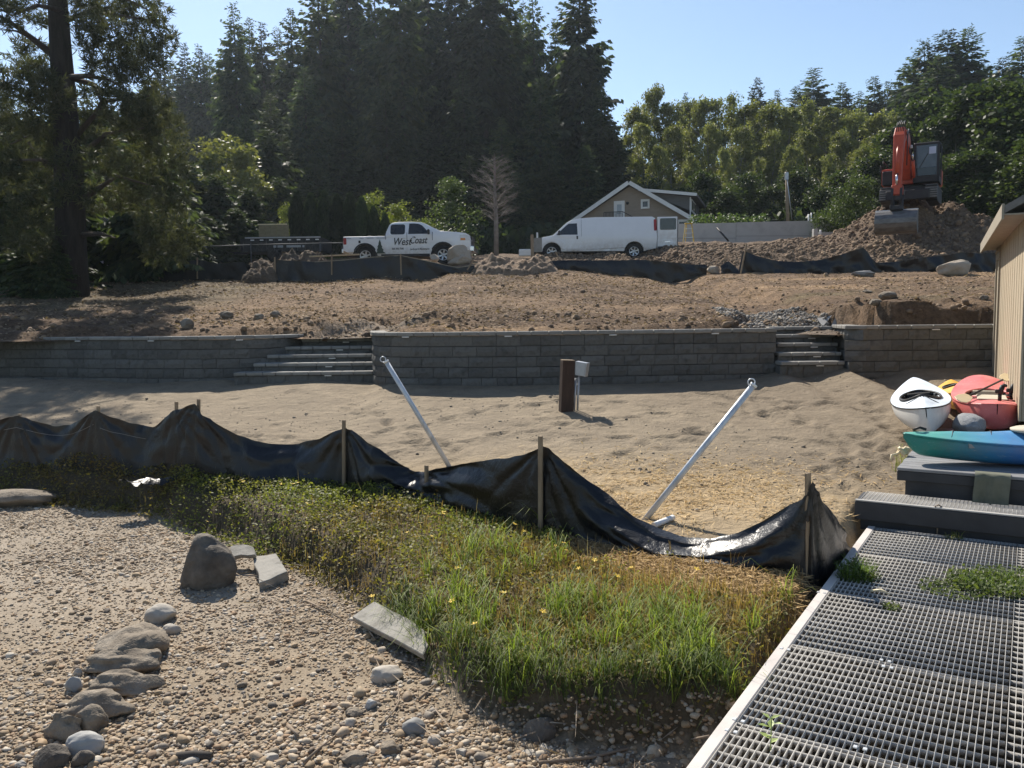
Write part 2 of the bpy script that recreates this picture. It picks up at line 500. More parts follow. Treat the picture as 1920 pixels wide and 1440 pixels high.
cbank = cmix(((.09, .07, .045), np.full_like(gx, 1.0)), ((.30, .21, .10), 1.2 * bump2(gx, gy, 1.3, 6.5, 1.0, .55)))
gc = np.where((d < .02)[:, None], cgrav, np.where((gy < yf + .15)[:, None], cbank, csand))
GV = np.stack([gx, gy, gz], 1)
fm = GV[gq].mean(1)
fd = bank_d(fm[:, 0], fm[:, 1]) + .06 * fbm(fm[:, 0] * 3, fm[:, 1] * 3, 2, 95)
ff = fm[:, 1] - np.interp(fm[:, 0], FX, FY)
zone = np.where(fd < .02, 0, np.where(ff < .12, 1, 2))
inside = fm[:, 1] < np.minimum(wall_y(fm[:, 0]), 17.6) + .25
tag(link('beach', submesh('beach', GV, gq, (zone == 0) & inside, m_gravel, gc)), kind='structure')
tag(link('bank', submesh('bank', GV, gq, (zone == 1) & inside, m_bank, gc)), kind='structure')
tag(link('sand_yard', submesh('sand_yard', GV, gq, (zone == 2) & inside, m_sand, gc)), kind='structure')

# the raw slope above the retaining walls
ux, uy, uq = grid(-31, 33, 15.3, 47.4, .13)
uz = HX(ux, uy)
s_ = uy - np.minimum(wall_y(ux), 17.6)
mul = sstep(-.12, .25, fbm(ux * .28, uy * .55, 4, 101)) * (1 - .75 * sstep(5, 9, ux))
mul2 = sstep(.1, .45, fbm(ux * .5, uy * 1.3, 3, 102))
orange = sstep(.0, .4, fbm(ux * .22 + 3, uy * .5, 3, 103)) * sstep(2, 8, ux) * sstep(18.5, 22, uy) * (1 - sstep(31, 33, uy)) + .5 * (1 - sstep(.6, 2.4, s_)) * sstep(-.2, .3, fbm(ux * .8, uy * .8, 3, 104))
grey = sstep(.6, 1.2, bump2(ux, uy, -3.1, 18.6, 1.6, 2) * 1.4 + bump2(ux, uy, 5.7, 17.5, 1.6, 2.3) * 1.4)
back = sstep(32.2, 34, uy) * sstep(-3, 0, ux)
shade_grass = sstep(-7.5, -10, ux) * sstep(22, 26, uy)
gtuft = .5 * sstep(5.5, 7.5, ux) * sstep(17.6, 18.4, uy) * (1 - sstep(21, 24, uy)) * sstep(-.1, .3, fbm(ux * .8, uy, 3, 105))
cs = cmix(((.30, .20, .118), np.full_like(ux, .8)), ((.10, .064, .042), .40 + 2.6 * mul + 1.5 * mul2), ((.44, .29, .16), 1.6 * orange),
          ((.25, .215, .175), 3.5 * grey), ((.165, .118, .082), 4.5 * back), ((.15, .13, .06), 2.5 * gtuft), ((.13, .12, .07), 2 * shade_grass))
UV = np.stack([ux, uy, uz], 1); um = UV[uq].mean(1)
keep = (um[:, 1] > np.minimum(wall_y(um[:, 0]), 17.9) + .16)
tag(link('dirt_slope', submesh('dirt_slope', UV, uq, keep & (um[:, 1] < 47.2), m_dirt, cs)), kind='structure')

# wide ground: forest floor and hill behind, land and lake bed around
m_floor = pm('forest floor', [(.035, .032, .02), (.07, .06, .035), (.05, .06, .025)], .4, .95, ((3, .5, .2),), world=True)
hx0, hy0, hq = grid(-420, 420, 46.8, 620, 9)
ho = link('forest_floor', npmesh('forest_floor', np.stack([hx0, hy0, HFAR(hx0, hy0) - .03], 1), hq, m_floor, None, True)); tag(ho, kind='structure')
wx, wy, wq = grid(-640, 640, -640, 640, 20)
wz = np.where(wy > 60, 3.0, -1.6 + np.clip((wy - 10) / 40, 0, 1) * 4.2)
wz = np.where((np.abs(wx) < 45) & (wy < 60), np.minimum(wz, -1.4), wz)
m_land = pm('rough land', [(.05, .055, .025), (.10, .09, .05)], .2, .95, ((2, .5, .1),), world=True)
tag(link('ground', npmesh('ground', np.stack([wx, wy, wz], 1), wq, m_land, None, True)), kind='structure')
# sides of the slope out to the trees
for sx, x0, x1 in ((-1, -75, -30.9), (1, 32.9, 75)):
    ax, ay, aq = grid(x0, x1, 9, 47.2, .8)
    az = np.where(ay > 19, HX(np.clip(ax, -31, 33), ay), np.minimum(1.6, .8 + .12 * (ay - 9)))
    tag(link('slope_side', npmesh('slope_side', np.stack([ax, ay, az - .03], 1), aq, m_land, None, True)), kind='structure')
# ------------------------------------------------------------------ block retaining walls and steps
m_block = pm('split concrete block', [(.070, .068, .063), (.125, .121, .111), (.094, .091, .083)], 7, .92, ((26, .8, .02), (90, .6, .006)), rvar=.19)
m_cap = pm('smooth concrete cap', [(.20, .19, .172), (.27, .26, .235)], 6, .9, ((60, .5, .006),), rvar=.12)
m_fix = pm('white light fitting', [(.62, .6, .56), (.7, .68, .64)], 8, .5)
def block_mesh(w, h, d, seed, rough=.012):
    nx, nz = 5, 3
    r = np.random.default_rng(seed)
    V = []; Fc = []
    for k in range(nz):
        for i in range(nx):
            ed = i in (0, nx - 1) or k in (0, nz - 1)
            V.append((-w / 2 + w * i / (nx - 1), (0.012 if ed else -rough * r.random() * 1.3), -h / 2 + h * k / (nz - 1)))
    for k in range(nz - 1):
        for i in range(nx - 1):
            a = k * nx + i; Fc.append((a, a + 1, a + nx + 1, a + nx))
    o = len(V)
    for p in ((-w / 2, d, -h / 2), (w / 2, d, -h / 2), (w / 2, d, h / 2), (-w / 2, d, h / 2)): V.append(p)
    c = [0, nx - 1, nz * nx - 1, (nz - 1) * nx]
    Fc += [(o + 1, o, o + 3, o + 2)]
    me = bpy.data.meshes.new('block')
    Fl = [list(f) for f in Fc]
    Fl.append(list(range(c[3], c[2] + 1)) + [o + 2, o + 3])            # top
    Fl.append(list(range(nx - 1, -1, -1)) + [o, o + 1])                # bottom
    Fl.append([k * nx for k in range(nz)][::1] + [o + 3, o])           # left
    Fl.append([k * nx + nx - 1 for k in range(nz)][::-1] + [o + 1, o + 2])
    me.from_pydata(V, [], Fl); me.materials.append(m_block)
    bm = bmesh.new(); bm.from_mesh(me); bmesh.ops.recalc_face_normals(bm, faces=bm.faces); bm.to_mesh(me); bm.free()
    return me
BW = [.30, .38, .46]
BLK = {(i, k): block_mesh(BW[i] - .008, .189, .26, 10 * i + k) for i in range(3) for k in range(3)}
def cap_mesh(w, h=.072, d=.33):
    b = MB(); b.box((0, d / 2, 0), (w, d, h), None, .012)
    return b.mesh('capstone', m_cap)
CAPW = [.26, .34, .40]
CAPM = [cap_mesh(w - .008) for w in CAPW]
fixm = MB().box((0, 0, 0), (.14, .03, .022), None, .004).mesh('wall_light', m_fix)
class Path:
    def __init__(s, pts, sm=True):
        if sm and len(pts) > 2:            # smooth by subdivision
            for _ in range(2):
                q = [pts[0]]
                for a, b in zip(pts, pts[1:]): q += [a * .75 + b * .25, a * .25 + b * .75]
                pts = q + [pts[-1]]
        s.p = pts; s.c = [0]
        for a, b in zip(pts, pts[1:]): s.c.append(s.c[-1] + (b - a).length)
        s.L = s.c[-1]
    def at(s, t):
        t = max(0, min(s.L, t))
        i = max(0, min(len(s.p) - 2, int(np.searchsorted(s.c, t, 'right')) - 1))
        k = (t - s.c[i]) / max(1e-9, s.c[i + 1] - s.c[i])
        return s.p[i].lerp(s.p[i + 1], k)
    def seg(s, t0, t1):
        a = s.at(t0); b = s.at(t1); d = b - a
        return (a + b) / 2, math.atan2(d.y, d.x)
def wall(name, label, path, ztop, nco, lights=2.4, l0=.9):
    root = thing(name, label, 'wall', path.at(path.L / 2) + Vector((0, 0, ztop - 1.1)))
    inv = -root.location
    r = random.Random(len(label))
    for k in range(nco):
        t = -(.2 if k % 2 else .03)
        z = ztop - .075 - .2 * k - .1
        while t < path.L - .05:
            i = r.choice((0, 1, 1, 2, 2, 2))
            w = BW[i]
            t0, t1 = max(t, 0), min(t + w, path.L)
            if t1 - t0 > .09:
                c, a = path.seg(t0, t1)
                nrm = Vector((-math.sin(a), math.cos(a), 0))
                o = link('block', BLK[(i, r.randrange(3))], root, c + inv + nrm * (.012 * (nco - k - 1) - .01 * (nco - 1) + .003 * r.random()) + Vector((0, 0, z)), (0, 0, a))
                o.scale.x = (t1 - t0) / w
            t += w
    t = 0
    while t < path.L - .02:
        i = r.randrange(3); w = CAPW[i]; t1 = min(t + w, path.L)
        c, a = path.seg(t, t1); nrm = Vector((-math.sin(a), math.cos(a), 0))
        o = link('capstone', CAPM[i], root, c + inv - nrm * (.025 + .004 * r.random()) + Vector((0, 0, ztop - .036 + .002 * r.random())), (0, 0, a))
        o.scale.x = (t1 - t) / w
        t = t1
    t = l0
    while t < path.L - .3:
        c, a = path.seg(t, t + .14); nrm = Vector((-math.sin(a), math.cos(a), 0))
        link('wall_light', fixm, root, c + inv - nrm * .022 + Vector((0, 0, ztop - .088)), (0, 0, a))
        t += lights
    return root
wall('retaining_wall', 'long grey block retaining wall left of the wider steps, bulging forward', Path(PL), 1.745, 6, 1.9, 3.0)
wall('retaining_wall', 'curved grey block retaining wall behind the leaning post, between both flights of steps', Path(PC), 1.80, 6, 2.0, 3.0)
RETX = [Vector((at(1562, 614, 17.3).x, 17.3, 0)), PR[0].copy()]
wall('retaining_wall', 'short grey block retaining wall right of the narrow steps, running behind the tan shed', Path([RETX[0], RETX[0].lerp(RETX[1], .5), RETX[1]] + PR[1:], False), 1.84, 5, 2.0, 3.2)
def steps(label, rows, ztops, nm, zb):
    root = thing('stairs', label, 'steps', (at(rows[0][0], 690, rows[0][2]).x, rows[0][2], ztops[0] - .2))
    inv = -root.location
    for (pxa, pxb, Y), z in zip(rows, ztops):
        xa, xb = at(pxa, 650, Y).x, at(pxb, 650, Y).x
        r = random.Random(int(Y * 100))
        x = xa
        zl = zb if (pxa, pxb, Y) == rows[0] else z - .24
        while x < xb - .02:                                    # tread caps
            i = r.randrange(3); w = min(CAPW[i], xb - x)
            o = link('tread', CAPM[i], root, Vector((x + w / 2, Y + .004 * r.random() - .03, z - .036)) + inv); o.scale = (w / CAPW[i], 1.25, 1)
            x += w
        x = xa + .02 - .2 * r.random()
        while x < xb - .03:                                    # riser blocks
            i = r.randrange(3); x0 = max(x, xa); x1 = min(x + BW[i], xb)
            h = (z - .074) - zl
            if x1 - x0 > .04:
                o = link('riser_block', BLK[(i, r.randrange(3))], root, Vector(((x0 + x1) / 2, Y + .01, zl + h / 2)) + inv)
                o.scale = ((x1 - x0) / BW[i], 1.15, h / .2)
            x += BW[i]
        link('step_light', fixm, root, Vector((xa + (xb - xa) * .62, Y + .002, z - .086)) + inv)
    return root
steps('wide flight of five grey steps with pale treads at the left', [(436, 722, 16.95), (474, 702, 17.3), (500, 697, 17.65), (535, 699, 18.0), (566, 700, 18.35)],
      [1.004, 1.168, 1.325, 1.487, 1.645], 'l', .6)
steps('narrow flight of grey steps below the gravel cutting at the right', [(1464, 1584, 15.78), (1459, 1577, 16.12), (1456, 1570, 16.46), (1453, 1564, 16.8), (1440, 1560, 17.14)],
      [1.168, 1.325, 1.497, 1.66, 1.81], 'r', .85)
# left return of the centre wall at the right steps
# ------------------------------------------------------------------ front silt fence
def fabricmat(name):
    m, nt, b = newmat(name)
    v = coords(nt, None, False, True)
    f = noise_node(nt, 3, 5, .6, v)
    nt.link(ramp(nt, f, [(.004, .0045, .006), (.009, .010, .013)]), b.inputs['Base Color'])
    b.inputs['Roughness'].default_value = .34; b.inputs['Specular IOR Level'].default_value = .42
    w = coords(nt, (1, 1, 6), False, True)
    p = bump(nt, noise_node(nt, 5, 5, .6, v, .6), .4, .05, b)
    p = bump(nt, noise_node(nt, 22, 4, .6, v, .4), .35, .012, b, p)
    bump(nt, noise_node(nt, 160, 2, .5, v), .25, .002, b, p)
    return m
m_fab = fabricmat('black woven silt fabric')
m_stake = pm('weathered stake wood', [(.20, .145, .095), (.33, .25, .165)], 6, .85, ((30, .5, .004),), stretch=(6, 6, 1), rvar=.15)
m_string = pm('grey cord', [(.25, .24, .22), (.33, .31, .28)], 20, .8)
FP = [(-520, 776, 850, .04), (-430, 800, 856, .12), (-340, 778, 860, .04), (-250, 801, 864, .12), (-160, 782, 868, .05), (-60, 806, 872, .12), (0, 787, 878, .04), (31, 780, 879, .03), (60, 789, 880, .05), (100, 798, 882, .15), (132, 797, 884, .15), (155, 786, 886, .06), (178, 769, 888, .03), (205, 779, 890, .05),
      (240, 791, 892, .1), (270, 798, 894, .2), (292, 801, 896, .22), (308, 785, 897, .1), (325, 769, 898, .04), (345, 765, 900, .03), (366, 757, 902, .02), (380, 777, 904, .04), (410, 795, 906, .06), (445, 815, 910, .1), (480, 828, 914, .2),
      (520, 833, 916, .28), (560, 832, 918, .28), (600, 822, 920, .14), (630, 808, 921, .05), (648, 801, 922, .02), (662, 809, 926, .04), (700, 836, 936, .12), (740, 861, 941, .25), (772, 880, 944, .3), (794, 886, 946, .24),
      (815, 880, 950, .12), (850, 873, 960, .1), (900, 865, 972, .08), (955, 858, 986, .05), (985, 853, 993, .03), (1003, 845, 997, .02), (1017, 837, 1000, .02), (1032, 842, 1003, .03), (1065, 870, 1012, .06), (1100, 899, 1020, .14),
      (1150, 938, 1033, .22), (1200, 972, 1045, .30), (1245, 995, 1053, .36), (1290, 1006, 1058, .36), (1340, 1008, 1064, .33), (1385, 998, 1069, .24), (1430, 976, 1074, .16), (1475, 950, 1079, .12), (1503, 937, 1081, .05), (1514, 920, 1082, .03), (1524, 901, 1083, .02)]
STK = [(-520, 768, 850), (-340, 770, 860), (-160, 774, 868), (31, 777, 879), (178, 762, 888), (325, 754, 898), (366, 749, 902), (648, 787, 922), (794, 874, 946), (1017, 817, 1000), (1524, 889, 1083)]
def gnd(px, py, z=0.0):
    p = onz(px, py, z)
    p.z = hf(p.x, p.y)
    return p
fence = thing('silt_fence', 'long sagging black silt fence on wooden stakes along the top of the grassy bank', 'silt fence', (0, 8, 0))
fb = [onz(p[0], p[2], 0.0) for p in FP]
ft = [at(p[0], p[1], b.y + p[3]) for p, b in zip(FP, fb)]
endb = [onz(1556, 1068, 0), onz(1578, 1046, 0), onz(1588, 1022, 0)]          # the fabric turns the corner at the last stake
endt = [at(1540, 936, endb[0].y + .02), at(1564, 966, endb[1].y + .02), at(1585, 1000, endb[2].y)]
fb += endb; ft += endt
fb = [Vector((p.x, p.y, min(hf(p.x, p.y), 0.03) - .05)) for p in fb]
cs_ = np.cumsum([0] + [(b - a).length for a, b in zip(fb, fb[1:])])
B3 = np.array([p[:] for p in fb]); T3 = np.array([p[:] for p in ft])
NU, NV = 560, 26
uu = np.linspace(0, cs_[-1], NU)
def itp(A): return np.stack([np.interp(uu, cs_, A[:, k]) for k in range(3)], 1)
Bu, Tu = itp(B3), itp(T3)
ks = np.array([.25, .5, .25])
stake_u = []
for px, pt, pb in STK:
    q = onz(px, pb, 0.0); stake_u.append(cs_[int(np.argmin([(Vector((p.x, p.y, 0)) - Vector((q.x, q.y, 0))).length for p in fb]))])
vv = np.linspace(0, 1, NV)
Vf = np.zeros((NU, NV, 3))
tng = np.gradient(Bu, axis=0); tng[:, 2] = 0; tng /= np.linalg.norm(tng, axis=1)[:, None]
nrm = np.stack([tng[:, 1], -tng[:, 0], np.zeros(NU)], 1)          # towards the camera
for j, v in enumerate(vv):
    hv = v ** .85
    P = Bu * (1 - hv)[..., None] + Tu * hv if np.ndim(hv) else Bu * (1 - hv) + Tu * hv
    low = np.clip((Tu[:, 2] - Bu[:, 2]), .05, 1)
    P = P + nrm * (.10 * math.sin(PI * v) * np.clip(.75 - low, 0, .6) / .6)[:, None]       # belly of the slack cloth
    off = np.zeros(NU)
    for su in stake_u:
        zt = np.interp(su, uu, Tu[:, 2])
        du = uu - su; dz = zt - P[:, 2]
        dist = np.sqrt(du ** 2 + dz ** 2) + 1e-3
        th = np.arctan2(du, dz + .02)
        w = np.exp(-(dist / .85) ** 2) * sstep(0, .12, dist)
        off += w * .042 * (np.abs(np.sin(th * 8.5 + np.sin(su * 7) + 1.6 * fbm(th * 3, dist * 1.5, 2, int(su * 10)))) ** .8 - .55) * (.55 + .9 * (fbm(th * 5, su + th * 0, 2, 77) + .5))
    off += .03 * fbm(uu * 2.2, np.full(NU, v * 2.0), 3, 201) + .02 * fbm(uu * 5.0, np.full(NU, v * 1.2), 2, 205) * v
    off += .045 * sstep(.75, .35, low) * (fbm(uu * 3.5 + 2 * v, np.full(NU, v * 4.5), 3, 211) + .6 * np.sin(v * 13 + 5 * fbm(uu * 1.5, uu * 0, 2, 213)))
    for su in stake_u: off *= 1 - .8 * np.exp(-((uu - su) / .05) ** 2)
    P = P + nrm * off[:, None]
    P[:, 2] += .02 * fbm(uu * 6, np.full(NU, 3.3), 2, 207) * v
    if j: P[:, 2] = np.maximum(P[:, 2], HF(P[:, 0], P[:, 1]) + .015 + .05 * v)
    Vf[:, j] = P
ii = np.arange(NU * NV).reshape(NU, NV)
Qf = np.stack([ii[:-1, :-1], ii[1:, :-1], ii[1:, 1:], ii[:-1, 1:]], -1).reshape(-1, 4)
fo = link('fabric', npmesh('fabric', Vf.reshape(-1, 3) - np.array(fence.location[:]), Qf, m_fab, None, True), fence)
for i, ((px, pt, pb), su) in enumerate(zip(STK, stake_u)):
    q = onz(px, pb, 0.0); t = at(px, pt, q.y + .01)
    n = Vector(np.array([np.interp(su, uu, nrm[:, k]) for k in range(3)]))
    front = px in (648, 1017)
    o_ = n * (.03 if front else -.055)
    b = MB(); b.bar(Vector((q.x, q.y, hf(q.x, q.y) - .12)) + o_ - fence.location, t + o_ - fence.location, .046, .026, up=n, bev=.003)
    b.build('stake', m_stake, fence)
# cord stretched along the seam
def cordline(u0, u1, vrow, nm='cord'):
    i0, i1 = np.searchsorted(uu, u0), np.searchsorted(uu, u1)
    pts = [Vector(Vf[i, vrow]) + Vector(nrm[i]) * .008 - fence.location for i in range(i0, i1, 6)]
    if len(pts) > 1: MB().tube(pts, .003, 4).build(nm, m_string, fence)
cordline(stake_u[2], stake_u[4], 19); cordline(stake_u[4] + .1, stake_u[5] - .3, 18)
# torn flap of black plastic lying in front of the fence
fl = MB()
fp = [onz(222, 908, .06), onz(305, 893, .1), onz(362, 890, .05), onz(330, 907, .02), onz(252, 918, .02)]
gx_ = []
for i in range(13):
    for j in range(6):
        a = fp[4].lerp(fp[3], i / 12).lerp(fp[0].lerp(fp[2], i / 12), j / 5)
        a = a + Vector((0, 0, .05 + .10 * float(fbm(np.array([i * .5]), np.array([j * .7]), 2, 5)[0]) + .04 * math.sin(j * 1.1)))
        gx_.append(fl.bm.verts.new(a - fp[4]))
for i in range(12):
    for j in range(5):
        fl.bm.faces.new((gx_[i * 6 + j], gx_[(i + 1) * 6 + j], gx_[(i + 1) * 6 + j + 1], gx_[i * 6 + j + 1]))
tag(fl.build('plastic_sheet', m_fab, None, True, fp[4]), 'torn flap of shiny black plastic lying in the weeds before the fence', 'plastic sheet')

# ------------------------------------------------------------------ poles, electric post
m_pipe = pm('scuffed galvanised pipe', [(.30, .33, .37), (.55, .58, .62), (.62, .65, .68)], 9, .45, ((40, .3, .003),), spec=.5, metal=.25, stretch=(1, 1, .35))
m_white = pm('white plastic', [(.72, .72, .70), (.80, .80, .78)], 5, .4)
def pole(pb, pt, label, ring):
    b = gnd(*pb, .05)
    for _ in range(6): b = onz(*pb, b.z); b.z = hf(b.x, b.y)
    t = at(pt[0], pt[1], b.y - .05)
    o = thing('leaning_pole', label, 'pole', b)
    d = (t - b); L = d.length; dn = d.normalized()
    MB().tube([-dn * .15, d * .5, d], .030, 12).build('tube', m_pipe, o)
    q = MB().tube([d - dn * .012, d + dn * .012], .036, 12).build('end_cap', m_white, o)
    if ring:
        c = d + dn * .02 - Vector((.03, 0, -.01)); pts = [c + Vector((.035 * math.cos(a), .01, .035 * math.sin(a))) for a in np.linspace(0, 2 * PI, 15)]
        MB().tube(pts, .006, 6).build('ring', m_pipe, o)
    return o
pole((842, 874), (724, 678), 'pale grey pole leaning left out of the sand before the wall', True)
pole((1210, 974), (1413, 722), 'scuffed grey pole leaning right above the sag of the silt fence', True)
b0 = onz(1226, 985, .12); b1 = onz(1262, 974, .12)
tag(MB().tube([Vector((0, 0, 0)), b1 - b0 + Vector((0, 0, .02))], .028, 10).build('short_pipe', m_white, None, None, b0), 'short piece of white pipe lying beside the foot of the right pole', 'pipe')
m_post = pm('dark brown treated wood', [(.035, .022, .016), (.075, .045, .032)], 5, .85, ((22, .6, .01),), stretch=(5, 5, .7))
m_galv = pm('grey galvanised metal', [(.32, .34, .37), (.46, .48, .51)], 6, .42, ((30, .2, .003),), metal=.55, spec=.5)
pb = gnd(1060, 778, .45)
for _ in range(6): pb = onz(1060, 778, pb.z); pb.z = hf(pb.x, pb.y)
post = thing('electric_post', 'short dark wooden post with a grey electrical box standing in the sand', 'post', pb)
pt = at(1064.5, 676, pb.y) - pb
u_ = Vector((.28, -.96, 0))
MB().bar(Vector((0, 0, -.2)) - pt.normalized() * 0, pt, .205, .15, up=(.25, -.97, 0), bev=.008).build('wooden_post', m_post, post)
MB().bar(pt + Vector((.0, 0, .001)), pt + pt.normalized() * .012, .20, .145, up=(.25, -.97, 0), bev=.003).build('post_top', m_stake, post)
ax = pt.normalized(); sd = Vector((.95, .3, 0))
for k, off in enumerate((.15, .205)):
    c0 = sd * off + Vector((0, -.02, -.05))
    MB().tube([c0, c0 + ax * (.58 if k == 0 else .62)], .017, 8).build('conduit', m_galv, post)
bx_ = MB(); bx_.box((0, 0, 0), (.18, .14, .22), None, .006)
bo = bx_.build('electrical_box', m_galv, post, None, pt * .80 + sd * .235 + Vector((.0, -.07, .03)), (0, R(9), R(-25)))
MB().box((.097, 0, 0), (.02, .145, .225), None, .004).build('box_cover', m_galv, bo)

# ------------------------------------------------------------------ stones on the beach
m_stone = pm('brown boulder', [(.11, .09, .068), (.20, .165, .125), (.28, .24, .19)], 5, .9, ((7, .9, .05), (26, .7, .015), (90, .6, .004)))
m_stone_d = pm('dark boulder', [(.06, .052, .044), (.115, .098, .08), (.18, .155, .125)], 5, .88, ((7, .9, .05), (26, .7, .015), (90, .6, .004)))
m_stone_p = pm('pale stone', [(.26, .23, .19), (.38, .345, .295), (.31, .275, .23)], 4, .85, ((20, .4, .01),))
m_stone_g = pm('grey cobble', [(.17, .17, .165), (.28, .275, .26), (.34, .33, .31)], 5, .8, ((30, .3, .006),), rvar=.3)
m_conc = pm('weathered concrete', [(.16, .15, .13), (.27, .255, .225), (.31, .29, .255)], 6, .93, ((12, .5, .02), (80, .6, .005)))
def on_beach(px, py):
    p = onz(px, py, -.4)
    for _ in range(5): p = onz(px, py, float(hf(p.x, p.y)))
    return p
def stone(name, label, cat, px0, px1, py0, py1, seed, mat, squash=.6, depth=.8, amp=.25, rz=0, sink=.45, sub=4, facet=2, group=None, lump=None):
    """a stone whose outline fills the given patch of the photograph, standing on the beach"""
    p = on_beach((px0 + px1) / 2, py1 - (py1 - py0) * .12)
    s = p.y / F
    w = (px1 - px0) * s / 2
    h = (py1 - py0) * s
    me = rock_mesh(name, seed, sub, amp, 1.0, mat, facet=facet)
    V = np.array([v.co[:] for v in me.vertices]); lo, hi = V.min(0), V.max(0)
    el = (2.1 - p.z) / math.hypot(p.x, p.y)
    dy = w * depth
    hz = max(.3 * w, min(h * .9, (h - 2 * dy * el * .55)))  # height left after the foreshortened depth
    V = (V - (lo + hi) / 2) / ((hi - lo) / 2)
    V = V * np.array([w, dy, hz * (.5 + sink * .5)])
    V[:, 2] += hz * (.5 - sink * .5)
    me.vertices.foreach_set('co', V.astype(np.float32).ravel()); me.update()
    o = link(name, me, None, (p.x, p.y + dy * .5, min(p.z, hf(p.x, p.y + dy * .5))), (0, 0, rz))
    return tag(o, label, cat, group)
stone('boulder', 'large dark rounded boulder standing upright on the gravel beside the grass', 'boulder', 330, 442, 1003, 1117, 14, m_stone_d, depth=.75, amp=.18, facet=2)
stone('boulder', 'broad flat brown boulder in the row of rocks, nearest the white stones', 'boulder', 158, 306, 1164, 1248, 5, m_stone, depth=1.0, amp=.42, facet=3)
stone('boulder', 'low sandy brown slab of rock tucked under the broad flat boulder', 'boulder', 146, 300, 1210, 1268, 26, m_stone, depth=.55, amp=.45, facet=2)
stone('boulder', 'pointed brown rock slab below the low sandy slab', 'boulder', 146, 300, 1254, 1310, 31, m_stone, depth=.5, amp=.45, facet=3)
stone('boulder', 'rough dark brown rock heaped below the pointed slab', 'boulder', 112, 248, 1290, 1354, 33, m_stone, depth=.6, amp=.4, facet=2)
stone('boulder', 'smooth round brown rock set against the rough dark one', 'boulder', 130, 196, 1318, 1380, 17, m_stone, depth=.8, amp=.15, facet=1)
stone('boulder', 'lumpy low brown rock at the left of the smooth round rock', 'boulder', 76, 150, 1330, 1394, 18, m_stone, depth=.7, amp=.35)
stone('boulder', 'grey rounded rock near the bottom of the row with a flat top', 'boulder', 114, 190, 1368, 1420, 19, m_stone_g, depth=.7, amp=.18, facet=2)
stone('boulder', 'dark domed rock at the bottom left end of the row', 'boulder', 54, 126, 1392, 1446, 20, m_stone_d, depth=.8, amp=.15, facet=2)
stone('stone', 'small dark slate wedge between the lowest two rocks of the row', 'stone', 128, 176, 1404, 1440, 21, m_stone_d, depth=.6, amp=.25, facet=3)
stone('stone', 'white rounded stone lying above the broad flat boulder', 'stone', 266, 326, 1131, 1170, 22, m_stone_p, depth=.8, amp=.12, facet=2)
stone('stone', 'small whitish stone at the right end of the broad flat boulder', 'stone', 302, 338, 1168, 1190, 23, m_stone_p, depth=.8, amp=.12)
stone('stone', 'bluish grey stone at the left of the pointed brown slab', 'stone', 120, 153, 1267, 1300, 24, m_stone_g, depth=.8, amp=.2)
stone('stone', 'small white stone under the left edge of the low sandy slab', 'stone', 136, 154, 1252, 1270, 25, m_stone_p, depth=.8)
stone('stone', 'pale round stone on the gravel below the tilted concrete slab', 'stone', 692, 756, 1244, 1284, 27, m_stone_p, depth=.8, amp=.12)
stone('stone', 'round greenish grey cobble near the middle of the lower gravel', 'stone', 752, 798, 1342, 1380, 28, m_stone_g, depth=.9, amp=.1)
stone('stone', 'small pale egg shaped cobble right of the round grey cobble', 'stone', 800, 829, 1376, 1397, 29, m_stone_p, depth=.8, amp=.1)
stone('stone', 'brown angular stone left of the small pale egg shaped cobble', 'stone', 712, 752, 1388, 1418, 30, m_stone, depth=.8, facet=3)
stone('stone', 'whitish flat cobble lying in the shade at the foot of the bank', 'stone', 966, 1006, 1405, 1420, 32, m_stone_p, depth=.8)
stone('stone', 'tan flat cobble at the bottom edge beside the dock', 'stone', 1214, 1288, 1424, 1450, 34, m_stone, depth=.8)
stone('stone', 'dark rock lying in the shade under the grassy overhang', 'stone', 978, 1050, 1340, 1396, 35, m_stone_d, depth=.7, facet=4)
stone('stone', 'brown flat stone lying on the gravel at the bottom centre', 'stone', 634, 690, 1404, 1434, 36, m_stone, depth=.7)
stone('stone', 'white pebble stone at the bottom left corner of the beach', 'stone', 22, 48, 1424, 1442, 37, m_stone_p, depth=.8)
stone('stone', 'bright white flat stone near the bottom edge left of centre', 'stone', 490, 522, 1410, 1430, 38, m_stone_p, depth=.8)
stone('stone', 'pale cobble right of the egg shaped cobble', 'stone', 852, 878, 1402, 1420, 39, m_stone_p, depth=.8)
stone('stone', 'blue grey angular stone above the round grey cobble', 'stone', 682, 706, 1310, 1332, 40, m_stone_g, depth=.8, facet=4)
stone('stone', 'reddish brown stone left of the blue grey angular one', 'stone', 645, 682, 1325, 1345, 41, m_stone, depth=.8)
o = stone('boulder', 'long brownish flat rock half hidden in weeds before the fence at far left', 'boulder', -60, 112, 874, 892, 42, m_stone, depth=.5, amp=.15)
p_ = onz(26, 889, .08); o.location = (p_.x, p_.y, hf(p_.x, p_.y) + .03)
